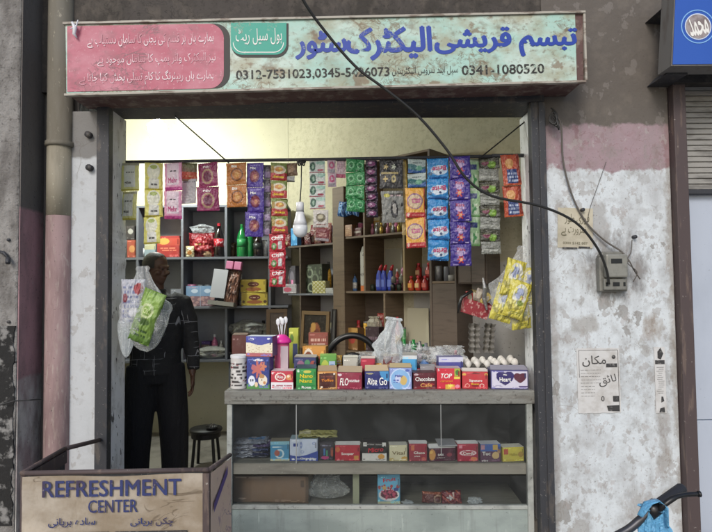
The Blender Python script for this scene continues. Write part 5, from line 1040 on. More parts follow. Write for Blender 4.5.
loose_pouch('snack_pouch', 'small cream and gold pouch beside the red sweet bag', 'wrapper', LF.at(q_.x, .04, Z0+.001), .085, .11, ['#c9b88c', ('e', .5, .4, .3, .2, '#b8762c'), ('e', .5, .75, .3, .12, '#e0d8c0')], .02, 5, group=GL)
def bottle(label, F, px, d, z0, h_, r_, body, cap, lab=None, taper=.38, group=GL):
    q_ = F.hit(px, 250, d); b_ = thing('drink_bottle', label, 'bottle', F.at(q_.x, d, z0+.001), group)
    MB().lathe([(r_*.9, 0), (r_, .01), (r_, h_*.3), (r_*.93, h_*.42), (r_, h_*.55), (r_*.85, h_*.68), (r_*.45, h_*.82), (r_*.28, h_*.92), (.001, h_*.92)], 20).build('bottle_body', body, b_, smooth=True)
    MB().lathe([(r_*.33, h_*.92), (r_*.33, h_), (.001, h_)], 16).build('cap', cap, b_)
    if lab: MB().lathe([(r_*1.015, h_*.3), (r_*.95, h_*.42), (r_*1.015, h_*.54)], 20).build('wrap_label', lab, b_, smooth=True)
m_cokelab = mat('red_bottle_label', '#b01f2c', .4, layers=[('n', 40, .55, .58, '#e0c8c8', .9)])
bottle('dark cola bottle with red label on the back rack', LF, 219, .1, Z0, .34, .052, m_cola, m_redpl, m_cokelab)
bottle('green soft drink bottle on the back rack, left one', LF, 242, .1, Z0, .33, .05, m_greenb, m_greenb, mat('green_label', '#2f8a4c', .4))
bottle('dark green soft drink bottle on the back rack, middle one', LF, 249.5, .14, Z0, .3, .045, m_greenb, m_redpl, None)
bottle('dark soft drink bottle on the back rack beside the green ones', LF, 258, .1, Z0, .25, .05, m_cola, m_blackplastic, mat('dark_label', '#2b2f2c', .4))
carton(LF, 185, 213, 286, .04, Z1, .2, 'toothpaste_carton', 'long pale blue and pink carton on the middle shelf of the rack', 'carton', ['#8a6a72', ('r', 0, .5, 1, 1, '#7c9ec0'), ('e', .3, .75, .12, .1, '#c4d3e4'), ('e', .75, .75, .12, .1, '#c4d3e4'), ('spots', 0, .05, 1, .45, 18, .06, 3, '#b8908c'), ('r', .49, 0, .51, 1, '#a8b8cc')], '#6d7c94', group=GL)
carton(LF, 171, 183, 289, .06, Z1, .15, 'toothpaste_carton', 'small grey white carton partly hidden by the man on the rack', 'carton', ['#83868e', ('r', 0, .2, 1, .4, '#5a5d66')], '#6a6c72', group=GL)
carton(LF, 240.5, 266.5, 292.5, .04, Z1, .2, 'tea_carton', 'lower of two bright yellow cartons with brown oval', 'carton', ['#c9ae18', ('e', .5, .62, .22, .2, '#6a2c1c'), ('e', .5, .28, .3, .14, '#a8622c'), ('e', .08, .3, .05, .1, '#5a3a1c'), ('e', .9, .3, .06, .12, '#5a3a1c'), ('lines', .35, .58, .65, .68, 1, 2, '#d8b890')], '#a08c18', group=GL)
zz_ = LF.hit(253, 292.5, .04).z
carton(LF, 240.5, 266, 279.5, .04, zz_+.001, .2, 'tea_carton', 'upper of two bright yellow cartons with brown oval', 'carton', ['#c9ae18', ('e', .5, .62, .22, .2, '#6a2c1c'), ('e', .5, .24, .3, .16, '#a8622c'), ('e', .06, .5, .05, .1, '#5a3a1c'), ('lines', .35, .58, .65, .68, 1, 2, '#d8b890')], '#a08c18', group=GL)
# leaning card of biscuits with pink clips
q_ = LF.hit(224, 305, -.06)
r = thing('biscuit_display', 'leaning card of brown biscuit rolls with white sheet and pink clips on the rack', 'display', LF.at(q_.x, -.02, Z1+.001, -12) @ RX(-8) @ RY(6), None)
me, sf = pouch_mesh(.14, .36, ['#5d4038', ('spots', .1, .05, .9, .95, 26, .09, 4, '#8a5c48'), ('spots', .1, .05, .9, .95, 18, .05, 9, '#a88070')], .03, 6, crinkle=.01); link('biscuit_roll_pack', me, r, T(.05, 0, .37))
MB().box(-.15, .0, -.05, -.045, .07, .35).build('white_sheet', mat('grey_sheet', '#a3a3a8', .6), r)
for dx in (-.03, .055): MB().box(dx, dx+.075, -.06, -.02, .36, .44).build('pink_clip', mat('dull_pink', '#b56a8c', .5), r, bevel=.006)
MB().box(-.16, .11, -.055, .03, 0, .04).build('base_tray', mat('grey_card', '#77736c', .8), r)
for i, (px, d_, w_, h_, zz_, lb) in enumerate([(247, .12, .34, .20, Z2, 'large crumpled clear bag on the lower rack shelf'), (212, .12, .32, .12, Z2, 'flat crumpled clear bag on the lower rack shelf left of the large one')]):
    q_ = LF.hit(px, 340, d_); tag(link('polythene_bag', bag_mesh(w_, h_, .24, 50+i, film('dusty_film_%s' % ['large', 'flat'][i], '#a8a8a0', .5, .3, '#ffffff', (30, .8)), rough=.14), None, LF.at(q_.x, d_+.02, zz_+.18*(i == 0))), lb, 'bag')
carton(LF, 232, 262, 331, .05, Z2, .22, 'plain_carton', 'dull grey brown carton under the large crumpled clear bag', 'carton', ['#4f4a45'], '#45403c', group=GL)

# ------------------------------------------------------------------ oblique wooden shelving
s0 = P(288, 290, 5.28); s1 = P(457, 290, 4.02)
oy = math.degrees(math.atan2(s1.y-s0.y, s1.x-s0.x)); OL = math.hypot(s1.x-s0.x, s1.y-s0.y)
OF = Frame(T(s0.x, s0.y, 0) @ RZ(oy)); OD = .27
def OX(px, d=0.): return OF.hit(px, 290, d).x
def OZ(px, py, d=0.): return OF.hit(px, py, d).z
wu = thing('wooden_shelving', 'brown wooden wall shelving of open cells running obliquely to the right', 'shelving', OF.M)
xm, xe = OX(334), OX(345.5)
zA1, zB1 = OZ(305, 245), OZ(305, 293.5)
zA, zB = OZ(378, 234), OZ(390, 291)
zT1 = OZ(340, 187); zT2 = OZ(385, 158)
x430, x455 = OX(431), OX(455)
zlow = 1.0
sh = []
for z_, x0, x1, mm in ((zA1, 0, xm-.001, m_wooddark), (zB1, 0, xm-.001, m_rack), (1.05, 0, x455, m_wood), (zA, xe+.001, x430, m_wood), (zB, xe+.001, x430, m_wood), (zT2, xe+.001, x430, m_wood), (OZ(445, 281), x430+.001, x455, m_wood), (OZ(445, 232), x430+.001, x455, m_wooddark)):
    MB().box(x0, x1, 0, OD, z_-.018, z_).build('shelf', mm, wu, bevel=.002)
MB().box(xm, xe, -.012, OD, .12, zT1).build('thick_upright', m_wood, wu, bevel=.004)
for px, z0, z1, mm in ((300, .13, zA1-.02, m_wooddark), (364.5, zB+.001, zT2-.02, m_wood), (384, 1.051, zB-.02, m_wood), (404, zB+.001, zT2-.02, m_woodlight)):
    x = OX(px); MB().box(x-.009, x+.009, .003, OD-.002, z0, z1).build('upright', mm, wu)
MB().box(x430-.009, x430+.009, -.004, OD, .12, zT2).build('upright', m_wooddark, wu)
MB().box(x455-.001, x455+.012, -.002, OD, .12, OZ(445, 232)).build('upright', m_wooddark, wu)
MB().box(x430+.01, x455-.002, -.0, .012, 1.051, OZ(445, 281)-.02).build('side_panel', m_wooddark, wu)
MB().box(.0, xm-.001, OD-.001, OD+.006, 1.0, zA1+.02).build('back_sheet', m_rackback, wu)
MB().box(xe+.001, x455, OD-.001, OD+.006, 1.0, zT2-.02).build('back_sheet', m_wooddark, wu)
MB().box(0.0, x455, .02, OD-.01, .12, 1.03).build('base_cupboard', m_wooddark, wu)
def oc(px0, px1, py0, d, z, dep, *a_, **k_): return carton(OF, px0, px1, py0, d, z, dep, *a_, group=k_.pop('group', 'goods on the oblique shelving'), **k_)
# dark wall unit to the right of the shelving
wx0, wx1 = OX(456.5), OX(486)
du = thing('wall_cabinet', 'dark closed wall cabinet behind the hanging packets right of the shelving', 'cabinet', OF.at((wx0+wx1)/2, .02, OZ(470, 284)))
hw = OZ(470, 200)-OZ(470, 284)
MB().box(-(wx1-wx0)/2, (wx1-wx0)/2, 0, .24, 0, hw).build('cabinet_body', m_wooddark, du, bevel=.003)
MB().box(-(wx1-wx0)/2+.01, -.002, -.012, -.001, .01, hw-.01).build('cabinet_door', m_wooddark, du, bevel=.002)
MB().box(.002, (wx1-wx0)/2-.01, -.012, -.001, .01, hw-.01).build('cabinet_door', m_wooddark, du, bevel=.002)
# cream boards leaning at the cell backs
for i, (p0, p1, y0, z_, lb) in enumerate([(385.5, 402.5, 248.5, zB, 'pale board leaning in the middle shelf cell behind the blue bottles'), (407, 428, 308, 1.05, 'cream board leaning in the lower right shelf cell')]):
    xa_, xb_ = OF.hit(p0, 290, .2).x, OF.hit(p1, 290, .2).x
    o = MB().box(0, xb_-xa_, 0, .008, 0, OF.hit((p0+p1)/2, y0, .2).z-z_-.002).build('pale_board', mat('cream_board_%s' % 'ab'[i], ['#8e8a7c', '#aba68f'][i], .8)); o.matrix_world = OF.at(xa_, .2, z_+.001); tag(o, lb, 'board')
# left half, top shelf clutter of red packs
rs = random.Random(4)
for i in range(9):
    px = 289+i*5.0; hh_ = rs.uniform(.10, .2); colr = ['#7c2a2a', '#8c3436', '#6a2626', '#94504a', '#5d2a30', '#8a2c34', '#6f4038', '#7a2424', '#a05a50'][i]
    q_ = OF.hit(px, 240, .06+.05*(i % 2)); 
    loose_pouch('snack_pouch', ['first', 'second', 'third', 'fourth', 'fifth', 'sixth', 'seventh', 'eighth', 'ninth'][i]+' reddish pouch from the left on the shelf behind the bulb', 'wrapper', OF.at(q_.x, .05+.05*(i % 2), zA1+.001, rs.uniform(-15, 15)) @ RY(rs.uniform(-12, 12)), .10, hh_, [colr, ('lines', .1, .5, .9, .8, 3, i, '#a88a80'), ('e', .5, .3, .25, .15, ['#a8926a', '#8a4a4a', '#b8a8a0'][i % 3])], .02, i, group='reddish pouches on the shelf behind the bulb')
q_ = OF.hit(293, 233, 0)
oc(290, 297, 228, -.01, zA1, .05, 'gum_carton', 'small bright blue carton just left of the hanging bulb', 'carton', ['#3a8ac0', ('e', .5, .5, .3, .2, '#6ab0d8')], '#2c6a98')
oc(303.5, 323, 264.5, .05, zB1, .1, 'tea_carton', 'dark green patterned carton in the shelf cell below the bulb', 'carton', ['#3a4034', ('ring', .3, .7, .16, .14, .25, '#86907a'), ('ring', .6, .5, .18, .16, .2, '#6f7a66'), ('spots', .05, .05, .95, .95, 14, .06, 5, '#5d6852'), ('ring', .4, .2, .2, .14, .2, '#8a947c')], '#2f342b', yaw=-6)
oc(312, 324.5, 281, .0, zB1, .06, 'sweet_carton', 'small yellow and white checked carton below the bulb', 'carton', ['#a8a05a', ('diag', 1, 1, .3, .12, '#c9c8b0'), ('diag', 1, -1, .3, .12, '#8f8a3a')], '#8f8a60')
oc(325, 333, 288, .02, zB1, .08, 'plain_carton', 'low white carton right of the checked one on the shelf', 'carton', ['#a8a8a4'], '#8c8c88')
oc(288, 296, 266, .08, zB1, .05, 'magazine', 'grey printed magazine stood on the shelf beside the red sachets', 'magazine', ['#5a565c', ('e', .5, .6, .3, .2, '#86808a'), ('lines', .1, .1, .9, .3, 2, 1, '#3a3840')], '#4a464c')
oc(283.5, 297, 284, .0, zB1, .08, 'sweet_carton', 'white and pink carton at the left of the lower oblique shelf', 'carton', ['#a8a2a6', ('e', .35, .4, .3, .25, '#b8506a'), ('lines', .2, .7, .8, .9, 1, 1, '#6a6468')], '#8a8488')
for i, (p0, p1, y0, lb) in enumerate([(266, 287, 309, 'brown framed cardboard tray behind the spoon jar'), (300, 327.5, 311, 'brown framed picture of a hot dog leaning in the lower cell'), (330, 334, 309, 'thin dark frame edge leaning against the upright')]):
    F_ = OF if i else LF; d_ = -.05 if i else -.1
    xa_, xb_ = F_.hit(p0, 325, d_).x, F_.hit(p1, 325, d_).x; zt_ = F_.hit((p0+p1)/2, y0, d_).z; z0 = 1.051 if i else 1.06
    r = thing('picture_frame', lb, 'frame', F_.at((xa_+xb_)/2, d_, z0) @ RX(-4)); w2 = (xb_-xa_)/2; h2 = zt_-z0
    bd = min(.035, w2*.35); fmm = [m_brownbox, m_brownbox, m_wooddark][i]
    MB().box(-w2, w2, 0, .02, 0, bd).box(-w2, w2, 0, .02, h2-bd, h2).box(-w2, -w2+bd, .001, .02, bd, h2-bd).box(w2-bd, w2, .001, .02, bd, h2-bd).build('frame_border', mat('frame_brown_%s' % 'abc'[i], ['#5a4530', '#6d5638', '#26221f'][i], .7), r)
    arf = [['#463528'], ['#221a16', ('e', .5, .45, .22, .3, '#8a4a2c'), ('diag', 1, .8, 2, .0, '#000000'), ('e', .42, .55, .12, .2, '#b8863a'), ('e', .58, .35, .14, .16, '#6a2c22')], ['#4c4a48']][i]
    v, f = grid(24, 24, lambda u, t: (-w2+bd+(2*w2-2*bd)*u, .008, bd+(h2-2*bd)*t)); link('picture', printed('picture', [(v, f, gridcol(24, 24, arf))], None, m_card), r)
# right half
oc(346, 352, 277, .12, zB, .06, 'spice_carton', 'dark brown carton at the left of the middle oblique shelf', 'carton', ['#3a2622'], '#2c1d1a')
for i, (px, rot_) in enumerate([(341, 12), (347, -10), (352, 20)]):
    q_ = OF.hit(px, 220, -.02); loose_pouch('snack_pouch', ['left', 'middle', 'right'][i]+' shiny blue pouch on the upright under the green blister strip', 'wrapper', OF.at(q_.x, -.02+.02*i, zT1-.27+.0*i) @ RY(rot_), .085, .13, ['#1f5a9c', ('e', .5, .5, .3, .3, '#3a86c4'), ('diag', 1, .5, .4, .08, '#8ab0d4')], .02, i+2, group='shiny blue pouches under the green strip')
oc(344.5, 352.5, 225, .0, zA, .06, 'sweet_carton', 'small orange brown carton on the upper oblique shelf', 'carton', ['#8a5c38', ('lines', .2, .2, .8, .8, 4, 2, '#b08a60')], '#6a4428')
oc(353.5, 361, 228, .02, zA, .06, 'sweet_carton', 'dark red carton right of the orange brown one on the upper shelf', 'carton', ['#5a2c28', ('r', .1, .4, .9, .6, '#a89a8c')], '#45201c')
for i, px in enumerate([367, 372.5, 377, 381.5, 388, 393.5, 399]):
    q_ = OF.hit(px, 230, .06); o = MB().lathe([(.016, 0), (.017, .05), (.008, .062), (.007, .075), (.011, .076), (.010, .10), (.001, .101)], 12).build('nail_varnish', [m_silver, m_gold, mat('pink_gloss', '#a86a80', .3)][(i+1) % 3] if i != 3 else m_gold, smooth=True)
    o.matrix_world = OF.at(q_.x, .06, zA+.001); tag(o, ['first', 'second', 'third', 'fourth', 'fifth', 'sixth', 'seventh'][i]+' little bottle from the left on the shelf under the grey portrait pouch', 'bottle', 'little bottles under the portrait pouch')
# tall slim white and orange tube
q_ = OF.hit(362.8, 290, .05)
zt_ = OF.hit(362.8, 252, .05).z
r = thing('tube_carton', 'tall slim white carton with orange foot on the middle shelf', 'carton', OF.at(q_.x, .05, zB+.001)); hh_ = zt_-zB
MB().box(-.024, .024, 0, .04, hh_*.14, hh_).build('white_sleeve', mat('tube_white', '#a8a59c', .6, layers=[('n', (50, 50, 30), .56, .6, '#4d4a48', .8)]), r)
MB().box(-.024, .024, 0, .04, 0, hh_*.138).build('orange_foot', mat('tube_orange', '#b8622c', .6), r)
MB().prism([(-.024, hh_+.001), (.024, hh_+.001), (.006, hh_+.05), (-.006, hh_+.045)], .005, .035).build('cap', mat('tube_top', '#8c8980', .6), r)
for i, px in enumerate([378.5, 383.0, 389.5]):
    q_ = OF.hit(px, 280, .03+.01*i); h_ = OF.hit(px, 264, .03).z-zB
    r = thing('cleaner_bottle', ['left', 'middle', 'right'][i]+' blue toilet cleaner bottle with red angled cap on the middle shelf', 'bottle', OF.at(q_.x, .04+.012*i, zB+.001), 'blue cleaner bottles with red caps')
    MB().tube([(0, 0, 0), (0, 0, h_*.1), (0, 0, h_*.45), (-.002, 0, h_*.6), (.004, 0, h_*.72), (.010, 0, h_*.78)], [(.026, .018), (.030, .02), (.029, .02), (.024, .018), (.016, .014), (.012, .012)], 14).build('bottle_body', m_bluepl, r, smooth=True)
    MB().tube([(.009, 0, h_*.76), (.018, 0, h_*.88), (.03, 0, h_*.96)], [.014, .013, .007], 12).build('cap', mat('red_cap_%d' % i, '#a0242c', .4) if i == 0 else bpy.data.materials['red_cap_0'], r, smooth=True)
    MB().box(-.018, .018, -.022, -.0205, h_*.15, h_*.42).build('paper_label', mat('blue_label', '#5a6ab0', .5) if i == 0 else bpy.data.materials['blue_label'], r)
for i, px in enumerate([369, 372.5, 395, 399, 396, 401, 404]):
    q_ = OF.hit(px, 280, .08); zz_ = zB+(.001 if i < 4 else .065)
    o = MB().lathe([(.02, 0), (.022, .045), (.012, .058), (.001, .06)], 12).build('spice_jar', [mat('spice_grey', '#5d5a52', .5), mat('spice_green', '#28352a', .5), m_blackplastic][i % 3] if i < 3 else bpy.data.materials[['spice_grey', 'spice_green'][i % 2]], smooth=True)
    o.matrix_world = OF.at(q_.x, .05+.03*(i % 2), zz_); tag(o, ['left of the pair of grey jars by the tall slim carton', 'right of the pair of grey jars by the tall slim carton', 'bottom left dark jar right of the blue bottles', 'bottom right dark jar right of the blue bottles', 'upper left dark jar right of the blue bottles', 'upper middle dark jar right of the blue bottles', 'upper right dark jar right of the blue bottles'][i], 'jar', 'dark spice jars on the middle shelf')
for i, (px, lv) in enumerate([(410.5, 0), (417.5, 0), (424.5, 0), (414, 1), (424, 1)]):
    q_ = OF.hit(px, 280, .03); w_ = .055
    r = thing('ketchup_pouch', ['front left', 'front middle', 'front right', 'upper left', 'upper right'][i]+' orange red bottle in the red group on the middle shelf', 'bottle', OF.at(q_.x, .04+.06*lv, zB+.001+lv*.105), 'orange red bottles on the middle shelf')
    MB().tube([(0, 0, 0), (0, 0, .01), (0, 0, .075), (0, 0, .088), (0, 0, .1)], [(.022, .02), (.027, .022), (.026, .022), (.012, .012), (.010, .010)], 12).build('bottle_body', mat('sauce_%d' % i, ['#a8401c', '#a0301c', '#8a1f1c', '#8c241c', '#8a1f1c'][i], .35), r, smooth=True)
    MB().lathe([(.013, .1), (.013, .118), (.001, .119)], 12).build('cap', m_redpl, r)
    MB().box(-.018, .018, -.0245, -.023, .025, .06).build('paper_label', mat('sauce_label_%d' % i, ['#c98a3a', '#c4a06a', '#b05a4c', '#b8906a', '#b05a4c'][i], .5), r)
# small shelf at right
zr = OZ(445, 281)
for i, (px, h_, r__, mm, lb) in enumerate([(438, .12, .03, m_silver, 'tall silver can on the short shelf under the purple packets'), (446, .11, .022, m_rack, 'slim grey can on the short shelf right of the silver can'), (451, .045, .028, mat('pale_pot', '#8c8a84', .5), 'low pale pot at the end of the short shelf')]):
    q_ = OF.hit(px, 275, .04); o = MB().lathe([(r__, 0), (r__, h_*.93), (r__*.85, h_), (.001, h_)], 18).build('tin_can', mm, smooth=True); o.matrix_world = OF.at(q_.x, .05, zr+.001); tag(o, lb, 'can')
# clutter in the lowest visible cells
for i in range(9):
    d_ = .03+.05*(i % 2); qq = OF.hit(401+i*3.1, 335, d_); h_ = [.10, .12, .09, .11, .13, .10, .12, .09, .11][i]
    o = MB().lathe([(.001, 0), (.022, .002), (.024, h_*.7), (.013, h_*.78), (.013, h_), (.001, h_)], 12).build('small_jar', [m_silver, m_greenb, m_rack][i % 3], smooth=True)
    o.matrix_world = OF.at(qq.x, d_, 1.051); tag(o, '%s small bottle from the left in the lower right shelf cell' % ['first', 'second', 'third', 'fourth', 'fifth', 'sixth', 'seventh', 'eighth', 'ninth'][i], 'bottle', 'small bottles in the lower right shelf cell')
q_ = OF.hit(373, 320, .08); tag(link('polythene_bag', bag_mesh(.13, .22, .1, 60, film('beige_film', '#a8a290', .6, .4, '#ffffff', (40, .7)), fat=.8, neck=.5), None, OF.at(q_.x, .1, 1.13)), 'upright beige plastic bag in the lower cell left of centre', 'bag')
oc(366, 379, 327, .02, 1.051, .08, 'sweet_carton', 'dark purple carton in the lower cell behind the black chair', 'carton', ['#3a2a30', ('lines', .1, .3, .9, .7, 2, 2, '#6a5560')], '#2a2024')
oc(346, 358, 328, .02, 1.051, .08, 'biscuit_carton', 'orange and yellow flat carton in the lower cell above the black chair', 'carton', ['#8a6030', ('r', 0, .6, 1, 1, '#b88a3a'), ('e', .5, .5, .3, .2, '#a83a2c')], '#6a4a28')

ORD = ['first', 'second', 'third', 'fourth', 'fifth', 'sixth', 'seventh', 'eighth', 'ninth', 'tenth', 'eleventh', 'twelfth']
COL = {'brick red': '#a0382e', 'mustard': '#c4982c', 'faded blue': '#45699a', 'dull green': '#4a7a4c', 'cream': '#c2b892', 'grey': '#868583', 'maroon': '#7a2438', 'orange': '#c86c2a', 'purple': '#5c4180', 'brown': '#6e543f', 'white': '#c8c8c5', 'pink': '#be6c90'}
rs = random.Random(21)
def clutter(F, px0, px1, z, hmax, d, place, kinds=('carton', 'pouch', 'bottle', 'tin'), step=7.5, grp=None):
    px = px0; k = 0
    while px < px1-3:
        wp = min(step*rs.uniform(.75, 1.35), px1-px); kind = rs.choice(kinds); cn = rs.choice(list(COL)); c_ = COL[cn]; c2_ = COL[rs.choice(list(COL))]
        a_, b_ = F.hit(px+.4, 290, d).x, F.hit(px+wp-.4, 290, d).x; w_ = b_-a_; h_ = hmax*rs.uniform(.5, 1.0); dd = d+rs.uniform(0, .03)
        M_ = F.at((a_+b_)/2, dd, z+.001, rs.uniform(-14, 14))
        lab = '%s %s, %s from the left %s' % (cn, kind, ORD[k], place)
        if kind == 'carton':
            r = thing('goods_carton', lab, 'carton', M_, grp); link('box_body', carton_mesh(w_, h_, .07, [c_, ('r', 0, .55, 1, .8, c2_), ('e', .5, .4, .3, .18, '#b0a890'), ('lines', .1, .58, .9, .76, 2, k, '#b8b4aa')], c_), r, T(0, .035, 0))
        elif kind == 'pouch':
            loose_pouch('goods_pouch', lab, 'wrapper', M_ @ RX(-6), w_*1.1, h_, [c_, ('e', .5, .45, .34, .22, c2_), ('lines', .15, .68, .85, .84, 2, k, '#b8b4aa')], .022, k+px0, group=grp)
        elif kind == 'bottle':
            r = thing('goods_bottle', lab, 'bottle', M_, grp); q = min(w_*.42, .04); bm_ = mats[cn]
            MB().lathe([(q*.9, 0), (q, .006), (q, h_*.62), (q*.8, h_*.72), (q*.35, h_*.82), (q*.35, h_*.88), (.001, h_*.88)], 16).build('bottle_body', bm_, r, smooth=True)
            MB().lathe([(q*.45, h_*.88), (q*.45, h_), (.001, h_)], 12).build('cap', rs.choice([m_redpl, m_whiteplastic, m_blackplastic]), r)
            MB().lathe([(q*1.02, h_*.15), (q*1.02, h_*.5)], 16).build('wrap_label', mats[rs.choice(['cream', 'white', 'mustard', 'pink'])], r, smooth=True)
        else:
            r = thing('goods_tin', lab, 'tin', M_, grp); q = min(w_*.45, .045); h_ *= .75
            MB().lathe([(q, 0), (q, h_*.94)], 18).build('tin_wall', mats[cn], r, smooth=True)
            MB().lathe([(q*1.03, h_*.94), (q*1.03, h_), (.001, h_)], 18).build('lid', m_silver, r)
        px += wp; k += 1
mats = {k_: mat('goods_'+k_.replace(' ', '_'), v_, .45, layers=[('n', (60, 60, 60), .52, .56, tuple(min(1, x*1.7+.05) for x in srgb(v_)), .6)]) for k_, v_ in COL.items()}
GK = 'goods at the back of the rack'; GO = 'goods on the oblique shelving'
clutter(LF, 139, 181, Z0, .19, .14, 'behind the red and orange carton', grp=GK)
clutter(LF, 184, 224, Z0, .23, .15, 'behind the red sweet bag', grp=GK)
clutter(LF, 229, 268, Z0, .24, .16, 'behind the green drink bottles', grp=GK)
clutter(LF, 170, 212, Z1, .30, .13, 'behind the long pale blue carton', grp=GK)
clutter(LF, 229, 268, Z1, .34, .16, 'behind the bright yellow cartons', grp=GK)
clutter(LF, 184, 224, Z2, .30, .20, 'behind the flat clear bag', grp=GK)
clutter(LF, 228, 268, Z2, .38, .20, 'behind the large clear bag', grp=GK)
clutter(OF, 287, 299, zB1, .26, .10, 'behind the grey magazine', step=5, grp=GO)
clutter(OF, 303, 333, zB1, .30, .13, 'behind the green patterned carton', step=5.5, grp=GO)
clutter(OF, 289, 333, zA1, .22, .15, 'behind the reddish pouches', step=6, grp=GO)
clutter(OF, 301, 333, 1.051, .42, .10, 'behind the hot dog picture', step=6.5, grp=GO)
clutter(OF, 347, 360, zB, .24, .10, 'behind the dark brown carton', step=5, grp=GO)
clutter(OF, 367, 403, zB, .20, .15, 'behind the blue cleaner bottles', step=5, grp=GO)
clutter(OF, 366, 403, zA, .24, .11, 'behind the little bottles', step=5.5, grp=GO)
clutter(OF, 347, 363, zA, .22, .11, 'behind the orange brown carton', step=5, grp=GO)
clutter(OF, 406, 429, zA, .30, .06, 'behind the yellow detergent packets', step=5.5, grp=GO)
clutter(OF, 406, 429, zB, .22, .14, 'behind the orange red bottles', step=5, grp=GO)
clutter(OF, 347, 382, 1.051, .40, .12, 'behind the black chair', step=6, grp=GO)
clutter(OF, 386, 404, 1.051, .34, .08, 'behind the white bag', step=5, grp=GO)
clutter(CF, 300, 345, Zc, .19, .25, 'beside the black chair', step=10, grp='third row on the counter top')
clutter(CF, 343, 462, Zc, .18, .27, 'in the counter third row', step=12, grp='third row on the counter top')
clutter(CF, 396, 462, Zc, .23, .38, 'at the counter back edge', kinds=('pouch', 'tin', 'bottle', 'carton'), step=8, grp='goods at the back edge of the counter')
for i, (px, pz, wf, hf, sd_) in enumerate([(405, .12, .17, .13, 81), (428, .13, .22, .10, 82), (450, .12, .18, .12, 83), (368, .10, .14, .10, 84)]):
    q_ = CF.hit(px, 350, .27); tag(link('wrapping_film', bag_mesh(wf, hf, .13, sd_, m_poly, fat=.5, neck=.5, rough=.28), None, CF.at(q_.x, .30, Zc+pz)), ['left', 'middle', 'right', 'smallest'][i]+' sheet of crumpled clear wrap lying over the third row of packs', 'wrapping', 'crumpled clear wrap on the counter packs')

# ------------------------------------------------------------------ stool with ashtray
q_ = P(206, 428, 4.6)
st = thing('round_stool', 'small round black stool with thin legs behind the man', 'stool', (q_.x, 4.6, .12)); hs = q_.z-.12
MB().lathe([(.001, hs-.025), (.13, hs-.025), (.135, hs-.01), (.13, hs), (.001, hs)], 28).build('seat', m_stool, st, smooth=True)
MB().lathe([(.115, hs-.07), (.12, hs-.07), (.12, hs-.03), (.115, hs-.03)], 28).build('apron', m_stool, st)
for k in range(4):
    a_ = rad(45+90*k); MB().tube([(.10*math.cos(a_), .10*math.sin(a_), hs-.03), (.13*math.cos(a_), .13*math.sin(a_), 0)], .013, 8).build('leg', m_stool, st)
o = thing('ashtray', 'little dark ashtray with stubs on the stool', 'ashtray', (q_.x+.06, 4.55, .12+hs+.001))
MB().lathe([(.03, 0), (.045, .006), (.05, .025), (.046, .025), (.04, .01), (.001, .008)], 20).build('bowl', m_stool, o, smooth=True)
for k in range(4): MB().tube([(.0+.01*k-.02, .005*k, .012), (.02*math.cos(k*2), .03*math.sin(k), .045)], .004, 6).build('cigarette_stub', mat('stub_tone_%d' % k, '#5f5a54', .8) if k == 0 else bpy.data.materials['stub_tone_0'], o)

# ------------------------------------------------------------------ electricity meter
mq = P(618, 290, 3.2)
mt = thing('electricity_meter', 'grey electricity meter box mounted on the stained pillar', 'meter', (mq.x, YW-.002, mq.z))
mw, mh = .088, P(618, 251, 3.22).z-mq.z
MB().box(-mw*.98, mw*.98, -.05, 0, -.01, mh*.86).prism([(-mw*.98, mh*.86), (mw*.98, mh*.86), (mw*.7, mh*1.0), (-mw*.7, mh*1.0)], -.05, 0).build('housing', m_meter, mt, bevel=.008)
MB().box(-mw*.72, mw*.78, -.095, -.052, mh*.32, mh*.92).build('front_cover', mat('meter_cover_grey', '#85847c', .35, layers=[('n', 25, .5, .66, '#6a6962', .6)]), mt, bevel=.01)
MB().box(-mw*.4, mw*.35, -.098, -.096, mh*.68, mh*.80).build('display_window', m_blackplastic, mt)
MB().box(-mw*.8, mw*.8, -.075, -.052, .0, mh*.29).build('terminal_cover', m_meter, mt, bevel=.006)
for x0, x1 in ((-.062, -.048), (-.018, .022), (.045, .058)): MB().box(x0, x1, -.078, -.0755, mh*.1, mh*.2).build('terminal_slot', m_blackplastic, mt)
# cables
def smooth_path(pts, n=5):
    out = []; P_ = [pts[0]]+pts+[pts[-1]]
    for i in range(1, len(P_)-2):
        for k in range(n):
            t = k/n; a_, b_, c_, d_ = P_[i-1], P_[i], P_[i+1], P_[i+2]
            out.append(.5*((2*b_)+(c_-a_)*t+(2*a_-5*b_+4*c_-d_)*t*t+(3*b_-a_-3*c_+d_)*t**3))
    return out+[pts[-1]]
def cable(label, pts, r_, m=m_cable, name='electric_cable'):
    o = MB().tube(smooth_path([P(*p) for p in pts]), r_, 8).build(name, m, smooth=True); return tag(o, label, 'cable')
cable('thick black cable swooping across the signboard down to the meter', [(285, -40, 2.7), (303, 0, 2.78), (324, 30, 2.85), (355, 66, 2.9), (385, 89, 2.92), (418, 116, 2.95), (447, 150, 2.98), (466, 178, 3.0), (492, 196, 3.03), (540, 206, 3.08), (575, 222, 3.12), (596, 246, 3.16), (606, 268, 3.19), (609, 284, 3.21)], .0075)
cable('thin dark wire falling from the frame corner to the meter', [(552, 110, 3.24), (561, 125, 3.25), (563, 160, 3.27), (572, 195, 3.28), (586, 222, 3.28), (604, 240, 3.27), (622, 252, 3.25), (628, 262, 3.22)], .0055, m_cablegrey)
cable('twisted grey wires at the right side of the meter', [(626, 256, 3.24), (628, 259, 3.23), (630, 262, 3.22), (634, 270, 3.23), (640, 279, 3.24)], .004, m_cablegrey)
cable('short grey wire curling beside the meter', [(632, 240, 3.285), (631, 252, 3.27), (627, 262, 3.22), (637, 272, 3.22), (633, 282, 3.24)], .003, m_cablegrey)
cable('faint thin wire slanting down the pink band of the pillar', [(606, 162, 3.29), (598, 185, 3.29), (590, 208, 3.29), (587, 225, 3.29)], .0018, m_cablegrey)
cu = MB()
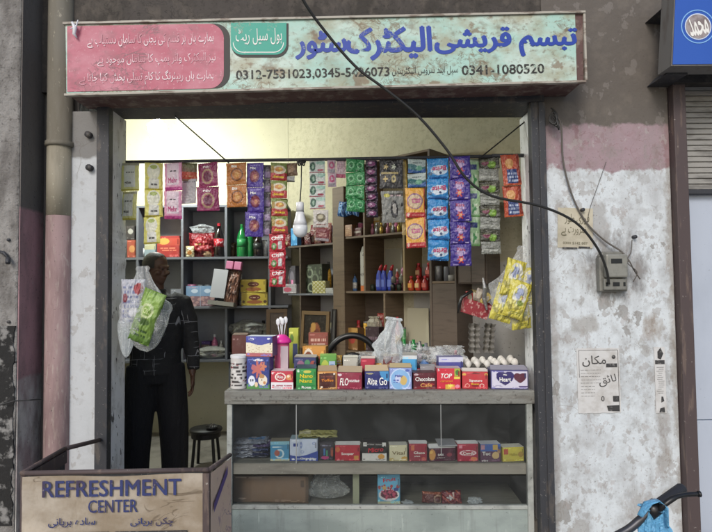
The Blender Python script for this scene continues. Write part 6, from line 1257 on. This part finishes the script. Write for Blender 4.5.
for k in range(3): cu.tube(smooth_path([P(551+k*1.5, 108+k*3, 3.24), P(557-k, 114, 3.22), P(555+k*2, 124+k*2, 3.21), P(549+k, 120, 3.23), P(554, 112+k*3, 3.22), P(559, 128+k, 3.24)]), .005, 6)
tag(cu.build('wire_bundle', m_cable, smooth=True), 'curly bundle of black wire at the top right corner of the frame', 'wire')
for i, (px, py) in enumerate([(634, 237), (582, 210), (89, 135), (90, 168)]):
    q_ = P(px, py, YW-.01); tag(MB().tube([(q_.x, YW, q_.z), (q_.x, YW-.03, q_.z)], .011 if i < 2 else .02, 10).build('wall_stud', m_steel, smooth=True), ['black stud above the meter on the right', 'black stud above the paper notice on the pillar', 'upper dark stud on the white pilaster by the pipe', 'lower dark stud on the white pilaster by the pipe'][i], 'stud')
# drip-mark hook on the pilaster
# ------------------------------------------------------------------ paper notices
def notice(name, label, px0, px1, py0, py1, m, y=.004, tiltz=0):
    a_, b_ = P(px0, (py0+py1)/2, YW-y), P(px1, (py0+py1)/2, YW-y); z1, z0 = P((px0+px1)/2, py0, YW-y).z, P((px0+px1)/2, py1, YW-y).z
    w_, h_ = b_.x-a_.x, z1-z0
    r = thing(name, label, 'notice', T((a_.x+b_.x)/2, YW-y, z0) @ RY(tiltz))
    n_ = 16; pts = [(-w_/2, 0)]+[(-w_/2+w_*k/n_, .003*noise.noise(Vector((k*.9, px0, 0)))) for k in range(1, n_)]+[(w_/2, 0), (w_/2+.001, h_*.5), (w_/2, h_)]+[(w_/2-w_*k/n_, h_+.004*noise.noise(Vector((k*.9, px0, 4)))) for k in range(1, n_)]+[(-w_/2, h_)]
    MB().prism(pts, -.0012, .001).build('paper_sheet', m, r); return r, w_, h_
r, w_, h_ = notice('paper_notice', 'yellowed handwritten paper notice pasted left of the meter', 557, 592, 208, 248, m_paper, tiltz=2)
letter(ar('فوری طور'), .01, h_*.72, w_*.7, h_*.26, m_inkdirt, r, y=-.002, bold=0.)
letter(ar('ضرورت ہے'), -.01, h_*.42, w_*.72, h_*.24, m_inkdirt, r, y=-.002, bold=0.)
letter('0300 5142 887', 0, h_*.12, w_*.7, h_*.06, m_inkdirt, r, y=-.002, bold=0.)
MB().box(-w_*.36, w_*.05, -.003, -.0015, -.006, .004).box(w_*.1, w_*.42, -.003, -.0015, .0, .010).build('tape_strip', m_ink, r)
r, w_, h_ = notice('printed_poster', 'torn black and white printed Urdu poster pasted on the lower pillar', 577.5, 620, 348, 413, m_paperw)
fr = MB(); t_ = .0022
fr.box(-w_*.46, w_*.46, -.0024, -.0015, h_*.965, h_*.965+t_).box(-w_*.46, -w_*.46+t_, -.0024, -.0015, h_*.55, h_*.965).box(w_*.46, w_*.46+t_, -.0024, -.0015, h_*.04, h_*.965)
fr.build('printed_border', m_ink, r)
letter(ar('مکان'), -w_*.1, h_*.80, w_*.56, h_*.17, m_ink, r, y=-.002, bold=.005)
letter(ar('پلاک'[:0] or 'لائق'), w_*.2, h_*.50, w_*.42, h_*.16, m_ink, r, y=-.002, bold=.0, rot=12)
letter('0', w_*.08, h_*.22, w_*.07, h_*.08, m_ink, r, y=-.002, bold=.02)
for ib in (MB().box(w_*.18, w_*.44, -.0026, -.0015, h_*.70, h_*.76), MB().box(w_*.32, w_*.46, -.0026, -.0015, h_*.17, h_*.26), MB().prism([(w_*.2, h_*.03), (w_*.47, h_*.02), (w_*.47, h_*.12), (w_*.17, h_*.11)], -.0026, -.0015)): ib.build('ink_block', m_ink, r)
disc(w_*.36, h_*.86, .012, -.0026, 20).build('ink_drop', m_ink, r)
ll = MB(); rs = random.Random(2)
for k in range(9):
    z_ = h_*(.66-.05*k); x = -w_*.42
    xe_ = w_*(.05 if k < 5 else -.1)
    while x < xe_:
        l_ = rs.uniform(.006, .02); ll.box(x, min(x+l_, xe_), -.0022, -.0015, z_, z_+.0018); x += l_+.005
ll.build('small_print', m_ink, r)
r, w_, h_ = notice('poster_strip', 'narrow torn remnant of a poster near the brown post', 655, 665.5, 347, 413, m_paperw)
for ib in (MB().box(-w_*.45, w_*.45, -.0026, -.0015, h_*.74, h_*.80), MB().prism([(-w_*.2, h_*.83), (w_*.1, h_*.81), (w_*.35, h_*.9), (w_*.1, h_*.99), (-w_*.2, h_*.93)], -.0026, -.0015), MB().prism([(0, h_*.16), (w_*.3, h_*.18), (w_*.2, h_*.25), (w_*.05, h_*.25)], -.0026, -.0015), MB().prism([(-w_*.2, h_*.01), (w_*.35, h_*.01), (w_*.3, h_*.09), (-w_*.1, h_*.07)], -.0026, -.0015)): ib.build('ink_block', m_ink, r)
ll = MB()
for k in range(14): ll.box(-w_*rs.uniform(.1, .4), w_*rs.uniform(0, .4), -.0022, -.0015, h_*(.3+.03*k), h_*(.3+.03*k)+.002)
ll.build('small_print', m_ink, r)

# ------------------------------------------------------------------ refreshment cart
YC = 2.42
q0_, q1_ = P(22, 472, YC), P(209, 471, YC); Ztop = (q0_.z+q1_.z)/2
ct = thing('food_cart', 'open topped steel food cart with beige banner reading refreshment center', 'cart', (0, YC, 0))
x0, x1 = q0_.x, q1_.x; DC = .36; cw = x1-x0
nxg, nzg = 60, 30
v, f = grid(nxg, nzg, lambda u, t: (x0+.004+(cw-.008)*u, -.004-.006*abs(noise.noise(Vector((u*3, t*5, 0))))-.003*math.sin(u*40)*max(0, t-.8), Ztop-.62+(.605)*t+.004*math.sin(u*9)*(t > .97)))
MB().add(v, f).build('front_banner', m_banner, ct, smooth=True)
MB().box(x0, x1, .004, .02, Ztop-.62, Ztop-.014).build('front_sheet', m_steel, ct)
def sidepanel(x, name, m, lean=0):
    v, f = grid(30, 30, lambda u, t: (x+.003*noise.noise(Vector((u*4, t*4, 8))), .002+DC*u, Ztop-.62+.605*t)); return MB().add(v, [q[::-1] for q in f] if True else f).build(name, m, ct, smooth=True)
# the right side flares outwards
xr = P(230, 455, YC+DC).x; zr_ = P(230, 455, YC+DC).z-Ztop
v, f = grid(30, 30, lambda u, t: (x1+.006+(xr-x1)*u*.98+.003*noise.noise(Vector((u*4, t*4, 8))), .004+DC*u, Ztop-.62+.605*t+zr_*u*t)); MB().add(v, f).build('side_banner', m_bannerside, ct, smooth=True)
sidepanel(x0, 'side_sheet', m_steel)
r_ = .011
MB().tube([(x0, 0, Ztop), (x1, 0, Ztop)], r_, 8).tube([(x0, 0, Ztop), (x0, DC, Ztop)], r_, 8).tube([(x1, 0, Ztop), (xr, DC, Ztop+zr_)], r_, 8).build('top_rail', m_rust, ct, smooth=True)
MB().box(x0-.004, x0+.012, 0, DC, Ztop-.07, Ztop-.011).build('inner_rail', m_rust, ct)
e_ = P(98, 441, YW-.06); MB().tube([(x0, DC, Ztop), (e_.x, YW-.04-YC, e_.z)], .012, 8).build('back_bar', m_rust, ct, smooth=True)
MB().box(x1-.025, x1+.004, -.012, .02, .2, Ztop-.012).build('corner_upright', m_rust, ct)
MB().box(x0-.004, x0+.01, -.003, .02, .2, Ztop-.012).build('corner_upright', m_rust, ct)
MB().box(x0+.01, x1-.01, .021, DC, Ztop-.64, Ztop-.62).build('tray_floor', m_steel, ct)
for xx, yy in ((x0+.03, .04), (x1-.03, .04), (x0+.03, DC-.04), (x1-.03, DC-.04)):
    l_ = MB().box(xx-.015, xx+.015, yy-.015, yy+.015, .10, Ztop-.641).build('leg', m_steel, ct)
    w_o = MB().lathe([(.03, -.012), (.05, -.01), (.05, .01), (.03, .012)], 18).build('wheel', m_blackplastic, l_); w_o.matrix_local = T(xx, yy, .05) @ RY(90)
def ctext(s, px, py, wpx, hpx, m, bold=.02):
    q_ = P(px, py, YC-.012); letter(s, q_.x, q_.z, wpx/FPX*YC, hpx/FPX*YC, m, ct, y=-.0125, bold=bold)
ctext('REFRESHMENT', 112, 488, 133, 15.5, m_navy, .02)
ctext('CENTER', 113, 506, 47, 12, m_navy, .012)
ctext(ar('سادہ بریانی'), 72, 522.5, 45, 9, m_navy, .02)
ctext(ar('چکن بریانی'), 152, 522, 41, 8.5, m_navy, .02)
for px0, px1 in ((35, 110), (116, 188)):
    a_, b_ = P(px0, 530.5, YC).x, P(px1, 530.5, YC).x; z_ = P(112, 530.5, YC).z
    MB().box(a_, b_, -.013, -.0105, z_-.006, z_).box(a_, a_+.006, -.013, -.0105, z_-.25, z_-.0065).box(b_-.006, b_, -.013, -.0105, z_-.25, z_-.0065).box(a_, b_, -.013, -.0105, z_-.257, z_-.2505).build('menu_frame', m_ink, ct)
sb = MB().add([(x1+.012+(xr-x1)*u, DC*u-.0, Ztop-zz) for u, zz in ((.1, .16), (.75, .07), (.75, .11), (.1, .20))], [(0, 3, 2, 1)]).build('side_stripe', mat('purple_stripe', '#55407c', .6), ct)

# ------------------------------------------------------------------ parked bike handlebar with bag
YB_ = 1.55
g0, g1 = P(655, 507, YB_), P(682.5, 488, YB_+.05)
bk = thing('parked_bicycle', 'front of a parked bicycle with dark grip and brake lever at the lower right', 'bicycle', (g0.x-.30, YB_, 0))
o_ = Vector((g0.x-.30, YB_, 0)); g0, g1 = g0-o_, g1-o_
stem = Vector((-.02, .05, .86))
pl, p2 = P(622, 533, YB_)-o_, P(641, 519, YB_)-o_
MB().tube(smooth_path([Vector((-.36, .0, .86)), Vector((-.2, .03, .85)), stem+Vector((0, 0, -.02)), pl+Vector((-.12, 0, -.045)), pl, p2, g0.lerp(g1, .0), g1.lerp(g0, .1)]), .0115, 10).build('handlebar', m_chrome, bk, smooth=True)
gd = (g1-g0).normalized()
MB().tube([g0-gd*.0, g0+gd*.02, g1-gd*.006, g1], [.0165, .0155, .0165, .014], 12).build('grip', m_grip, bk, smooth=True)
MB().tube([g0-gd*.028+Vector((0, 0, -.004)), g0+gd*.008], [.021, .023], 12).tube([g0-gd*.012+Vector((-.0, -.0, .010)), g0-gd*.006+Vector((-.022, -.012, .004))], [.014, .010], 8).build('lever_clamp', m_blackplastic, bk, smooth=True)
l0 = P(664, 505, YB_-.03)-o_; l1 = P(676, 497, YB_-.03)-o_; l2 = P(688, 494.5, YB_-.02)-o_; l3 = P(698, 494, YB_-.02)-o_
MB().tube(smooth_path([g0+Vector((0, -.01, -.015)), l0, l1, l2, l3]), [.008]*10+[.0065]*11, 8).tube([l3, l3+Vector((.006, 0, 0))], .009, 8).build('brake_lever', m_blackplastic, bk, smooth=True)
MB().tube([Vector((-.36, 0, .86)), Vector((-.46, -.02, .85))], .016, 10).build('grip', m_grip, bk, smooth=True)
MB().tube([stem+Vector((0, 0, -.01)), Vector((-.02, .08, .70)), Vector((-.02, .09, .66))], .016, 10).build('stem', m_chrome, bk, smooth=True)
for sx in (-1, 1): MB().tube([(-.02+sx*.045, .09, .66), (-.02+sx*.05, .16, .34)], .013, 8).build('fork_blade', m_blackplastic, bk, smooth=True)
wh = thing_w = MB().tube([(-.02, .16+.31*math.cos(2*math.pi*k/40), .34+.31*math.sin(2*math.pi*k/40)) for k in range(41)], .02, 8).build('wheel_tyre', m_blackplastic, bk, smooth=True)
spk = MB()
for k in range(18): spk.tube([(-.02+.02*(-1)**k, .16, .34), (-.02, .16+.295*math.cos(k*math.pi/9), .34+.295*math.sin(k*math.pi/9))], .0015, 4)
spk.tube([(-.06, .16, .34), (.02, .16, .34)], .015, 8); spk.build('spokes', m_chrome, wh)
MB().tube([(-.02, .09, .64), (-.02, -.45, .38)], .018, 8).tube([(-.02, .09, .70), (-.02, -.5, .68)], .016, 8).build('frame_tube', m_blackplastic, bk, smooth=True)
q_ = P(654, 540, YB_-.01)
tb = P(655, 508, YB_)
tag(link('blue_polythene_bag', bag_mesh(.115, tb.z-q_.z+.095, .08, 71, m_polyblue, fat=.35, neck=.35, rough=.2), None, T(q_.x, YB_, q_.z-.09) @ RY(3)), 'light blue polythene bag hanging from the bicycle handlebar', 'bag')
tag(MB().tube([P(640, 516, YB_-.04), P(648, 503, YB_-.03), P(657, 500, YB_-.015), P(666, 508, YB_-.03), P(667, 528, YB_-.04)], [(.010, .003), (.014, .003), (.016, .003), (.014, .003), (.010, .003)], 8).build('bag_handle_loop', m_polyblue, smooth=True), 'blue plastic handle loop slung over the bicycle grip', 'bag')

# ------------------------------------------------------------------ the man
def fused(name, mb, m, voxel, parent, smooth_it=4):
    me0 = mb.data(name, m, True); o = link(name, me0)
    md = o.modifiers.new('r', 'REMESH'); md.mode = 'VOXEL'; md.voxel_size = voxel; md.use_smooth_shade = True
    ms = o.modifiers.new('s', 'SMOOTH'); ms.iterations = smooth_it; ms.factor = .5
    bpy.context.view_layer.update()
    me = bpy.data.meshes.new_from_object(o.evaluated_get(bpy.context.evaluated_depsgraph_get())); me.name = name
    bpy.data.objects.remove(o); me.materials.clear(); me.materials.append(m)
    me.polygons.foreach_set('use_smooth', [True]*len(me.polygons))
    return link(name, me, parent)
hd = P(157.5, 269, 4.05)
man = thing('person', 'man in black jacket with thin white lines standing behind the left bag, facing right', 'person', T(hd.x-.01, 4.05, .12) @ RZ(22))
HZ = hd.z-.12                                   # head centre height
sc = HZ/1.63
def V3(x, y, z): return Vector((x, y, z))*sc
BM_ = MB()
# torso, neck, limbs (faces -Y)
BM_.tube([V3(0, .0, .90), V3(0, .0, 1.02), V3(0, .0, 1.2), V3(0, .005, 1.34), V3(0, .01, 1.42)], [(.15, .10), (.145, .10), (.16, .11), (.165, .105), (.10, .07)], 18)
BM_.tube([V3(0, .012, 1.38), V3(0, .0, 1.50), V3(0, -.01, 1.56)], [.062, .056, .056], 14)
for s in (-1, 1):
    BM_.tube([V3(s*.12, .01, 1.39), V3(s*.185, .01, 1.37), V3(s*.225, .02, 1.25), V3(s*.24, .03, 1.10), V3(s*.25, -.01, .97), V3(s*.255, -.05, .85)], [.05, .055, .047, .040, .034, .026], 12)
    BM_.tube([V3(s*.085, 0, .92), V3(s*.10, -.01, .70), V3(s*.105, -.01, .50), V3(s*.11, .02, .28), V3(s*.11, .03, .09)], [.095, .08, .058, .05, .038], 14)
    BM_.tube([V3(s*.11, .05, .035), V3(s*.115, -.02, .04), V3(s*.12, -.15, .022)], [(.034, .034), (.038, .036), (.036, .02)], 12)
    # hand: palm, four curled fingers, thumb
    wx, wy, wz = s*.255, -.05, .85
    BM_.tube([V3(wx, wy, wz), V3(wx, wy-.01, wz-.045), V3(wx, wy-.016, wz-.09)], [(.020, .024), (.016, .038), (.014, .038)], 12)
    for k, (dy, l_) in enumerate([(.028, .075), (.010, .085), (-.008, .078), (-.026, .060)]):
        b_ = V3(wx, wy-.014-dy, wz-.088)
        BM_.tube([b_, b_+V3(-s*.004, -.002, -l_*.45), b_+V3(-s*.016, -.002, -l_*.75), b_+V3(-s*.034, .0, -l_*.92)], [.0095, .009, .0082, .007], 8)
    b_ = V3(wx, wy-.035, wz-.025)
    BM_.tube([b_, b_+V3(-s*.006, -.026, -.026), b_+V3(-s*.012, -.034, -.054), b_+V3(-s*.016, -.032, -.070)], [.013, .012, .010, .0075], 8)
# head turned to his left (towards image right)
hm = Matrix.Translation(V3(0, -.01, 1.63)) @ RZ(42) @ RX(6)
H = MB()
H.ell((0, .012, .035), (.076, .096, .090), 24, 16)
H.ell((0, -.022, -.035), (.060, .070, .075), 20, 14)
H.ell((0, -.060, -.088), (.026, .024, .020)); H.ell((0, -.03, -.07), (.052, .052, .036))
H.tube([(0, -.088, .012), (0, -.103, -.014), (0, -.114, -.032)], [.009, .012, .016], 10); H.ell((-.014, -.098, -.036), (.009, .010, .008)); H.ell((.014, -.098, -.036), (.009, .010, .008))
H.tube([(-.045, -.072, .026), (-.015, -.090, .022), (.015, -.090, .022), (.045, -.072, .026)], .010, 8)
H.tube([(-.024, -.082, -.060), (0, -.092, -.057), (.024, -.082, -.060)], [.004, .008, .004], 8); H.tube([(-.020, -.080, -.070), (0, -.089, -.071), (.020, -.080, -.070)], [.004, .008, .004], 8)
for s in (-1, 1):
    H.ell((s*.045, -.066, -.022), (.022, .02, .018)); H.ell((s*.079, .008, -.006), (.008, .020, .032)); H.ell((s*.027, -.080, .006), (.014, .010, .009))
H.v = [tuple(hm @ (Vector(p)*sc)) for p in H.v]
BM_.add(H.v, H.f)
body = fused('body', BM_, m_skin, .0065, man, 3)
for s in (-1, 1):
    c_ = hm @ (Vector((s*.027, -.0885, .006))*sc); MB().ell(tuple(c_), (.009, .006, .005), 12, 8).build('eye', mat('eye_tone', '#2b2320', .2) if s < 0 else bpy.data.materials['eye_tone'], man, smooth=True)
HR = MB()
def haircap(u, t):
    th = 2*math.pi*u; ph = math.pi*(.16+.44*t)        # balding crown: band of hair round the sides and back
    x, y, z = math.cos(th)*math.sin(ph), math.sin(th)*math.sin(ph), math.cos(ph)
    return hm @ (Vector((x*.080, .014+y*.100, .035+z*.093))*sc)
v, f = grid(40, 16, haircap)
f = [q for q in f if (hm.inverted() @ Vector(v[q[0]])).y > -.035*sc-.35*max(0, (hm.inverted() @ Vector(v[q[0]])).z-.06)]
HR.add(v, f).build('hair', m_hair, man, smooth=True)
# jacket and trousers
J = MB()
J.tube([V3(0, .0, .86), V3(0, .0, 1.0), V3(0, .0, 1.2), V3(0, .005, 1.34), V3(0, .01, 1.425), V3(0, .01, 1.46)], [(.185, .135), (.178, .132), (.19, .14), (.19, .13), (.13, .095), (.075, .07)], 22)
for s in (-1, 1): J.tube([V3(s*.11, .01, 1.40), V3(s*.19, .01, 1.375), V3(s*.235, .02, 1.25), V3(s*.25, .03, 1.10), V3(s*.262, -.01, .97), V3(s*.264, -.045, .875)], [.065, .074, .066, .060, .054, .044], 14)
J.tube([V3(0, .01, 1.44), V3(0, .005, 1.485)], [.078, .074], 18)
fused('jacket', J, m_jacket, .011, man, 3)
Tn = MB()
Tn.tube([V3(0, .0, .80), V3(0, 0, .90), V3(0, 0, 1.0)], [(.175, .135), (.178, .13), (.165, .12)], 20)
for s in (-1, 1): Tn.tube([V3(s*.09, 0, .92), V3(s*.108, -.01, .70), V3(s*.125, -.01, .50), V3(s*.135, .01, .28), V3(s*.138, .02, .06)], [.115, .115, .108, .10, .092], 16)
fused('trousers', Tn, m_trouser, .011, man, 3)
for s in (-1, 1): MB().tube([V3(s*.11, .075, .035), V3(s*.113, .02, .045), V3(s*.12, -.08, .035), V3(s*.125, -.18, .022)], [(.036, .034), (.044, .042), (.044, .034), (.034, .02)], 14).build('shoe', m_blackplastic, man, smooth=True)

# ------------------------------------------------------------------ lit lamp inside, near the back left wall
lp = P(157, 127, 4.7)
lamp = thing('ceiling_lamp', 'lit bare white lamp glowing high at the top left of the opening', 'lamp', lp)
MB().lathe([(.001, -.085), (.045, -.075), (.078, -.03), (.08, .01), (.04, .05), (.001, .052)], 20).build('lit_dome', mat('lit_lamp_dome', '#ffffff', .3, emit=('#f2fbff', 120)), lamp, smooth=True)
MB().lathe([(.03, .053), (.024, .09), (.02, .12)], 16).build('socket', m_whiteplastic, lamp, smooth=True)
MB().tube([(0, 0, .12), (0, 0, 3.545-lp.z)], .005, 6).build('flex', m_cable, lamp)
ld = bpy.data.lights.new('lamp_light', 'POINT'); ld.energy = 44; ld.color = (.93, 1, .95); ld.shadow_soft_size = .06
lo = bpy.data.objects.new('lamp_light', ld); C.objects.link(lo); lo.location = (lp.x, lp.y, lp.z-.14);
